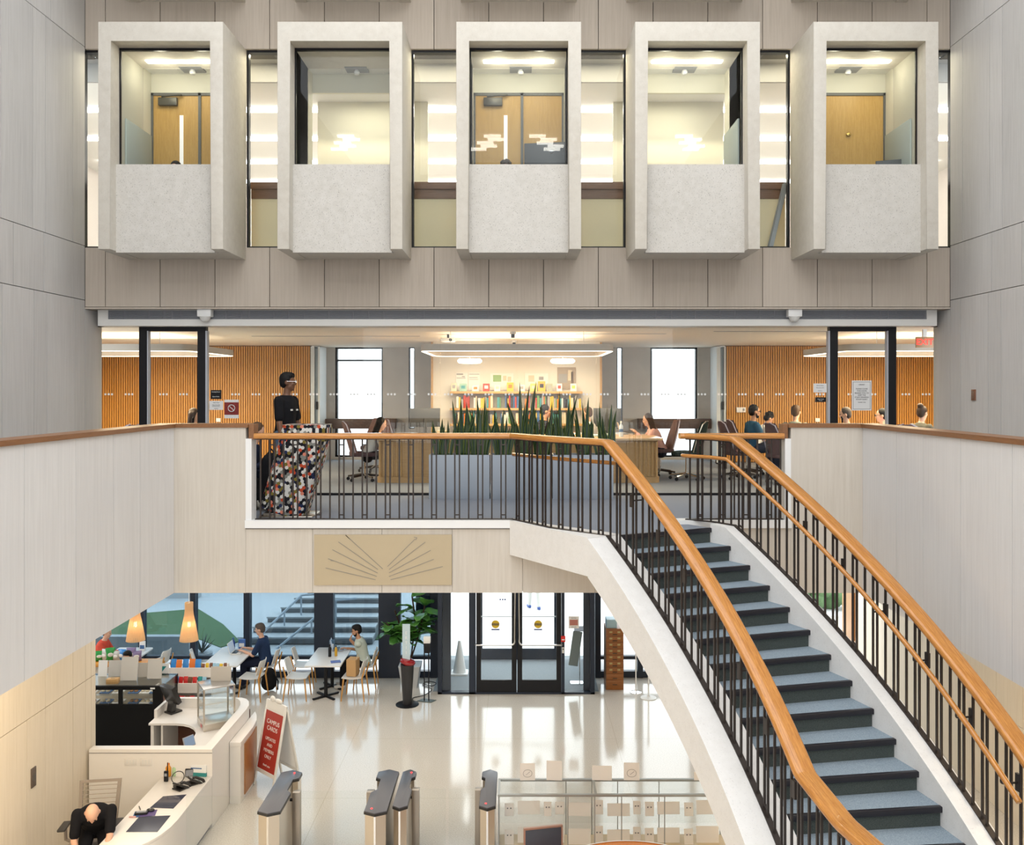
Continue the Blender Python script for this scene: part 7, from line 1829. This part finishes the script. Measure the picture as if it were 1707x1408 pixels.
o = thing('till_terminal', 'black point of sale touchscreen terminal on the till counter', 'till', (p.x, p.y, zc+0.001), R(146)); b = MB(); b.box(-0.10, 0.10, -0.12, 0.10, 0, 0.03, bev=0.008); b.build('base', M_phone, o); b = MB(M=Matrix.Translation((0, 0.02, 0.02)) @ Matrix.Rotation(R(12), 4, 'X')); b.box(-0.075, 0.075, -0.02, 0.055, 0, 0.27, bev=0.01); b.build('stand', M_phone, o)
L = Matrix.Translation((0, -0.03, 0.17)) @ Matrix.Rotation(R(-24), 4, 'X'); b = MB(M=L); b.box(-0.17, 0.17, -0.04, 0.045, 0.0, 0.33, bev=0.012); b.build('screen_housing', M_phone, o); b = MB(M=L); b.box(-0.15, 0.15, -0.044, -0.039, 0.02, 0.31); b.build('screen', M_inset, o, smooth=0)
# countertop pastry cabinet
o = thing('pastry_cabinet', 'glass and steel countertop pastry cabinet beside the till', 'display cabinet', (-5.02, 14.34, zc+0.001), R(31)); w_, d_, h_ = 0.50, 0.47, 0.68
b = MB(); b.box(0, w_, 0, d_, 0, 0.11, bev=0.004); b.build('base', M_steel, o); b = MB(); b.box(0, w_, 0, d_, h_-0.02, h_, bev=0.004); b.build('top', mat('brushed_top', (0.60, 0.60, 0.60), 0.25, metal=0.9), o)
for x in (0.0, w_-0.025):
    for y in (0.0, d_-0.025): b = MB(); b.box(x, x+0.025, y, y+0.025, 0.11, h_-0.02); b.build('post', M_steel, o, smooth=0)
for z in (0.26, 0.42, 0.55): b = MB(); b.box(0.02, w_-0.02, 0.02, d_-0.02, z, z+0.007); b.build('wire_shelf', M_glass_case, o, smooth=0)
for a in ((0.025, w_-0.025, 0.008, 0.012), (0.025, w_-0.025, d_-0.012, d_-0.008)): b = MB(); b.box(a[0], a[1], a[2], a[3], 0.11, h_-0.02); b.build('glass_panel', M_glass_case, o, smooth=0)
for a in ((0.008, 0.012), (w_-0.012, w_-0.008)): b = MB(); b.box(a[0], a[1], 0.025, d_-0.025, 0.11, h_-0.02); b.build('glass_panel', M_glass_case, o, smooth=0)
b = MB(); b.box(-0.003, 0.001, 0.1, 0.2, 0.03, 0.08); b.build('switch', PK['red'], o, smooth=0)
mb = board(351, 1111, 385, 1133, 14.75, 'grey menu board standing on the pastry cabinet', 4, base=zc+h_+0.002)
o = thing('tablet', 'blue grey tablet leaning at the curved counter edge behind the partition', 'tablet', (G(322, 1236, 0.95).x, 13.75, zc+0.002), R(60)); b = MB(M=Matrix.Rotation(R(-20), 4, 'X')); b.box(-0.10, 0.10, -0.01, 0.01, 0, 0.16, bev=0.005); b.build('tablet_body', M_grille, o); b = MB(M=Matrix.Rotation(R(-20), 4, 'X')); b.box(-0.09, 0.09, -0.012, -0.009, 0.01, 0.15); b.build('screen', mat('tablet_blue', (0.20, 0.30, 0.48), 0.2), o, smooth=0)

# ------------------------------------------------------------------ turnstiles
M_cap_t = mat('grey_turnstile_cap', (0.085, 0.088, 0.105), 0.3); M_cap_b = mat('black_edge', (0.02, 0.02, 0.02), 0.4); M_led = mat('red_led', (1, 0.02, 0.02), 0.5, emit=6, ecol=(1, 0.02, 0.02)); M_gtl = glass('turnstile_glass', (0.975, 0.985, 0.98), 0.8)
def turnstile(label, x0, x1, y0, y1, side, led, wing):
    cx = (x0+x1)/2; o = thing('turnstile', label, 'turnstile', (cx, (y0+y1)/2, 0)); hw = (x1-x0)/2; hl = (y1-y0)/2
    cut = hw*0.5
    def outline(e):
        p_ = [(-hw-e, -hl+0.04), (0, -hl-0.03-e), (hw+e, -hl+0.04)]
        if side > 0: p_ += [(hw+e, -0.1*hl), (cut, 0.02), (cut, hl*0.55), (hw+e, hl*0.62)]
        p_ += [(hw+e, hl-0.05), (0, hl+0.03+e), (-hw-e, hl-0.05)]
        if side < 0: p_ += [(-hw-e, hl*0.62), (-cut, hl*0.55), (-cut, 0.02), (-hw-e, -0.1*hl)]
        return p_
    b = MB(); b.prism(outline(-0.012), 0.0, 0.955); b.build('pedestal', M_steel, o, smooth=0)
    b = MB(); b.prism(outline(0.004), 0.955, 0.985); b.build('cap_edge', M_cap_b, o, smooth=0)
    b = MB(); b.prism(outline(0.0), 0.985, 1.0, bev=0.003); b.build('cap', M_cap_t, o, smooth=30)
    b = MB(); b.lathe([(0.013, 1.0), (0.013, 1.004), (0.001, 1.006)], (led[0]*hw, led[1]*hl, 0), 12); b.build('indicator_light', M_led, o)
    b = MB(); b.box(-0.012, 0.012, -hl-0.022, -hl-0.010, 0.0, 0.95); b.build('front_seam', M_chrome, o, smooth=0)
    xs = side*(hw+0.035)
    b = MB(); b.box(min(xs-0.05, xs+0.05), max(xs-0.05, xs+0.05), 0.14*hl, 0.14*hl+0.10, 0.04, 0.93, bev=0.004); b.build('wing_post', mat('taupe_steel', (0.40, 0.36, 0.31), 0.35, metal=0.8), o)
    b = MB(); b.box(min(side*hw*0.6, xs), max(side*hw*0.6, xs), 0.14*hl+0.03, 0.14*hl+0.06, 0.80, 0.83); b.build('hinge', M_black, o, smooth=0)
    b = MB(); xw0, xw1 = sorted((xs+side*0.05, xs+side*(0.05+wing))); b.box(xw0, xw1, 0.14*hl+0.045, 0.14*hl+0.055, 0.08, 0.93); b.build('glass_wing', M_gtl, o, smooth=0)
turnstile('leftmost turnstile pedestal, nearest the reception desk', -3.33, -3.04, 11.45, 12.70, 1, (0.3, 0.88), 0.44)
turnstile('wide turnstile pedestal, left one of the close pair in the middle', -1.97, -1.68, 11.45, 12.72, -1, (-0.4, -0.84), 0.44)
turnstile('slim turnstile pedestal, right one of the close pair in the middle', -1.625, -1.435, 11.60, 12.72, 1, (0.3, 0.86), 0.36)
turnstile('rightmost turnstile pedestal, beside the glass display case', -0.505, -0.295, 11.60, 12.72, -1, (-0.2, -0.84), 0.36)
o = thing('glass_barrier', 'low clear glass barrier between the reception desk and the leftmost turnstile', 'glass barrier', (-3.87, 11.9, 0)); b = MB(); b.box(-0.52, 0.50, -0.006, 0.006, 0.03, 1.0); b.build('glass_panel', M_gtl, o, smooth=0); b = MB(); b.box(-0.5, 0.48, -0.02, 0.02, 0, 0.03); b.build('base_channel', M_steel, o, smooth=0)

# ------------------------------------------------------------------ glass exhibition case with cards
x0, x1, y0, y1, zt = -0.26, 2.75, 11.72, 12.20, 1.10
M_cframe = mat('grey_green_frame', (0.34, 0.36, 0.35), 0.35, metal=0.5); M_card = mat('cream_card', (0.78, 0.73, 0.68), 0.8)
o = thing('exhibition_case', 'long glass exhibition case full of cream cards beside the stair', 'display case', ((x0+x1)/2, 11.96, 0)); q = o.location
b = MB(org=q); b.box(x0, x1, y0, y1, zt-0.012, zt); b.build('glass_top', M_glass_case, o, smooth=0)
for yy in (y0, y1-0.012): b = MB(org=q); b.box(x0, x1, yy, yy+0.012, 0.35, zt-0.012); b.build('glass_side', M_glass_case, o, smooth=0)
b = MB(org=q); b.box(x0, x0+0.012, y0, y1, 0.35, zt-0.012); b.build('glass_end', M_glass_case, o, smooth=0)
b = MB(org=q)
for yy in (y0-0.01, y1-0.03): b.box(x0-0.01, x1, yy, yy+0.04, zt-0.022, zt+0.006)
for xx in (x0-0.01, 1.0, x1-0.03): b.box(xx, xx+0.03, y0+0.03, y1-0.03, zt-0.02, zt+0.004)
for xx in (x0-0.004, 0.64, 0.99, 1.34, 1.9, x1-0.02): b.box(xx, xx+0.012, y0-0.002, y0+0.012, 0.35, zt-0.02); b.box(xx, xx+0.012, y1-0.012, y1+0.002, 0.35, zt-0.02)
b.build('case_frame', M_cframe, o, smooth=0)
for z in (0.72,): b = MB(org=q); b.box(x0+0.015, x1-0.02, y0+0.03, y1-0.03, z, z+0.008); b.build('glass_shelf', M_glass_case, o, smooth=0)
b = MB(org=q); b.box(x0, x1, y0, y1, 0.0, 0.35); b.build('plinth', mat('pale_oak_plinth', (0.60, 0.47, 0.30), 0.5), o, smooth=0)
rg = random.Random(6)
def card(x, y, z, w, h, label, group=None, tilt=0.12, rz=0.0, deco=None):
    o = thing('card', label, 'card', (x, y, z), 0, group); o.rotation_euler = (-tilt, 0, rz)
    b = MB(); b.box(-w/2, w/2, 0, 0.003, 0, h); b.build('sheet', M_card, o, smooth=0)
    if deco == 'ring': b = MB(); b.tube([V(w*0.30*math.cos(2*PI*i/18), -0.001, h*0.40+w*0.24*math.sin(2*PI*i/18)) for i in range(18)], 0.003, 5, closed=True); b.tube([V(-w*0.1, -0.001, h*0.32), V(w*0.16, -0.001, h*0.5)], 0.003, 5); b.build('emblem', mat('grey_print', (0.36, 0.33, 0.31), 0.7), o)
    if deco == 'pins':
        b = MB(); b.ball((-w*0.18, -0.004, h*0.62), 0.009, 8, 6); b.ball((w*0.18, -0.004, h*0.62), 0.009, 8, 6); b.build('pin', M_cap_t, o)
    return o
for px0, py0, px1, py1, lab, dc, rz in ((867, 1276, 892, 1305, 'cream card with a ring emblem leaning at the left on the exhibition case', 'ring', 0.06), (911, 1272, 937, 1302, 'plain cream card, second from the left on the exhibition case', None, -0.08), (987, 1280, 1020, 1306, 'wide cream card near the middle of the exhibition case top', None, -0.05), (1040, 1275, 1066, 1307, 'cream card with a round emblem right on the exhibition case top', 'ring', -0.04), (1157, 1290, 1175, 1306, 'cream card half hidden by the stair on the exhibition case top', None, 0)):
    y = y1-0.06; p0, p1 = P(px0, py0, y), P(px1, py1, y); card((p0.x+p1.x)/2, y, zt+0.008, p1.x-p0.x, p0.z-zt-0.008+0.03, lab, tilt=-0.30 if 0 else 0.05, rz=rz, deco=dc)
for r_, (z, nm) in enumerate(((0.729, 'upper shelf'), (0.351, 'case floor'))):
    x = x0+0.08; i = 0
    while x < x1-0.3:
        w = (0.12, 0.30, 0.10, 0.12, 0.30)[i % 5]; h = (0.16, 0.17, 0.18)[i % 3]+0.03*r_
        card(x+w/2, y0+0.20+0.05*(i % 2), z, w, h, 'cream card standing on the %s of the exhibition case' % nm, 'cards on the %s' % nm, 0.15, rg.uniform(-0.05, 0.05), 'pins' if w < 0.2 else None); x += w+0.05; i += 1

# ------------------------------------------------------------------ information desk at the bottom edge
M_idesk = wood('red_orange_counter', (0.52, 0.15, 0.02), (0.62, 0.22, 0.035), 'Object', (3, 3, 3), rough=0.3, coat=0.3)
cx_, cy_, rad = 1.26, 9.42, 1.10
o = thing('information_desk', 'round red orange wooden counter at the bottom of the view', 'counter', (cx_, cy_, 0))
b = MB(); b.lathe([(rad-0.30, 1.06), (rad, 1.06), (rad, 1.10), (rad-0.30, 1.10), (rad-0.30, 1.06)], seg=64, cap=False); b.build('countertop', M_idesk, o, smooth=30)
b = MB(); b.lathe([(rad-0.06, 0), (rad-0.06, 1.06), (rad-0.12, 1.06), (rad-0.12, 0)], seg=64, cap=False); b.build('front_panel', M_idesk, o, smooth=30)
b = MB(); b.lathe([(rad+0.001, 1.096), (rad+0.006, 1.096), (rad+0.006, 1.106), (rad-0.01, 1.106)], seg=64, cap=False); b.build('edge_band', M_white, o, smooth=30)  # white ring modelled on as the highlight along the counter rim
p = V(px_at(905, 9.95), 9.95, 0)
yy = 9.95; ztop_ = EYE-(1378-CY)/FPX*yy
o = thing('monitor', 'back of a dark monitor with a copper edge on the round counter', 'monitor', (p.x, yy, 1.101), R(12))
hh = ztop_-1.10
b = MB(); b.box(-0.21, 0.21, -0.02, 0.012, 0.06, hh, bev=0.004); b.build('screen_housing', mat('slate_plastic', (0.045, 0.05, 0.065), 0.4), o)
b = MB(); b.sweep([V(-0.212, -0.012, 0.06), V(-0.212, -0.012, hh+0.002), V(0.212, -0.012, hh+0.002), V(0.212, -0.012, 0.06)], rect_prof(0.018, 0.03), up=(0, 1, 0)); b.build('edge_trim', mat('copper_trim', (0.40, 0.24, 0.18), 0.4, metal=0.5), o, smooth=0)
b = MB(); b.box(-0.025, 0.025, -0.05, -0.018, 0.0, 0.20, bev=0.004); b.build('neck', M_chrome, o); b = MB(); b.prism(rrect(0.10, 0.08, 0.02), 0, 0.01); b.build('base', M_chrome, o)
b = MB(); b.lathe([(0.02, 0), (0.02, 0.012)], seg=14, M=Matrix.Translation((0, -0.055, 0.20)) @ Matrix.Rotation(PI/2, 4, 'X')); b.build('mount', M_phone, o)
# plate on the lower left wall
y = 6.27*1500/(864-55); c = P(55, 1295, y); o = thing('wall_plate', 'dark brown wall plate on the cream lower left wall', 'wall plate', (XL, y, c.z)); b = MB(); b.box(-0.002, 0.015, -0.055, 0.055, -0.125, 0.125, bev=0.003); b.build('plate', mat('dark_brown_plate', (0.10, 0.075, 0.06), 0.5), o); b = MB(); b.box(0.014, 0.019, -0.03, 0.03, -0.04, 0.04); b.build('cover', M_joint, o, smooth=0)
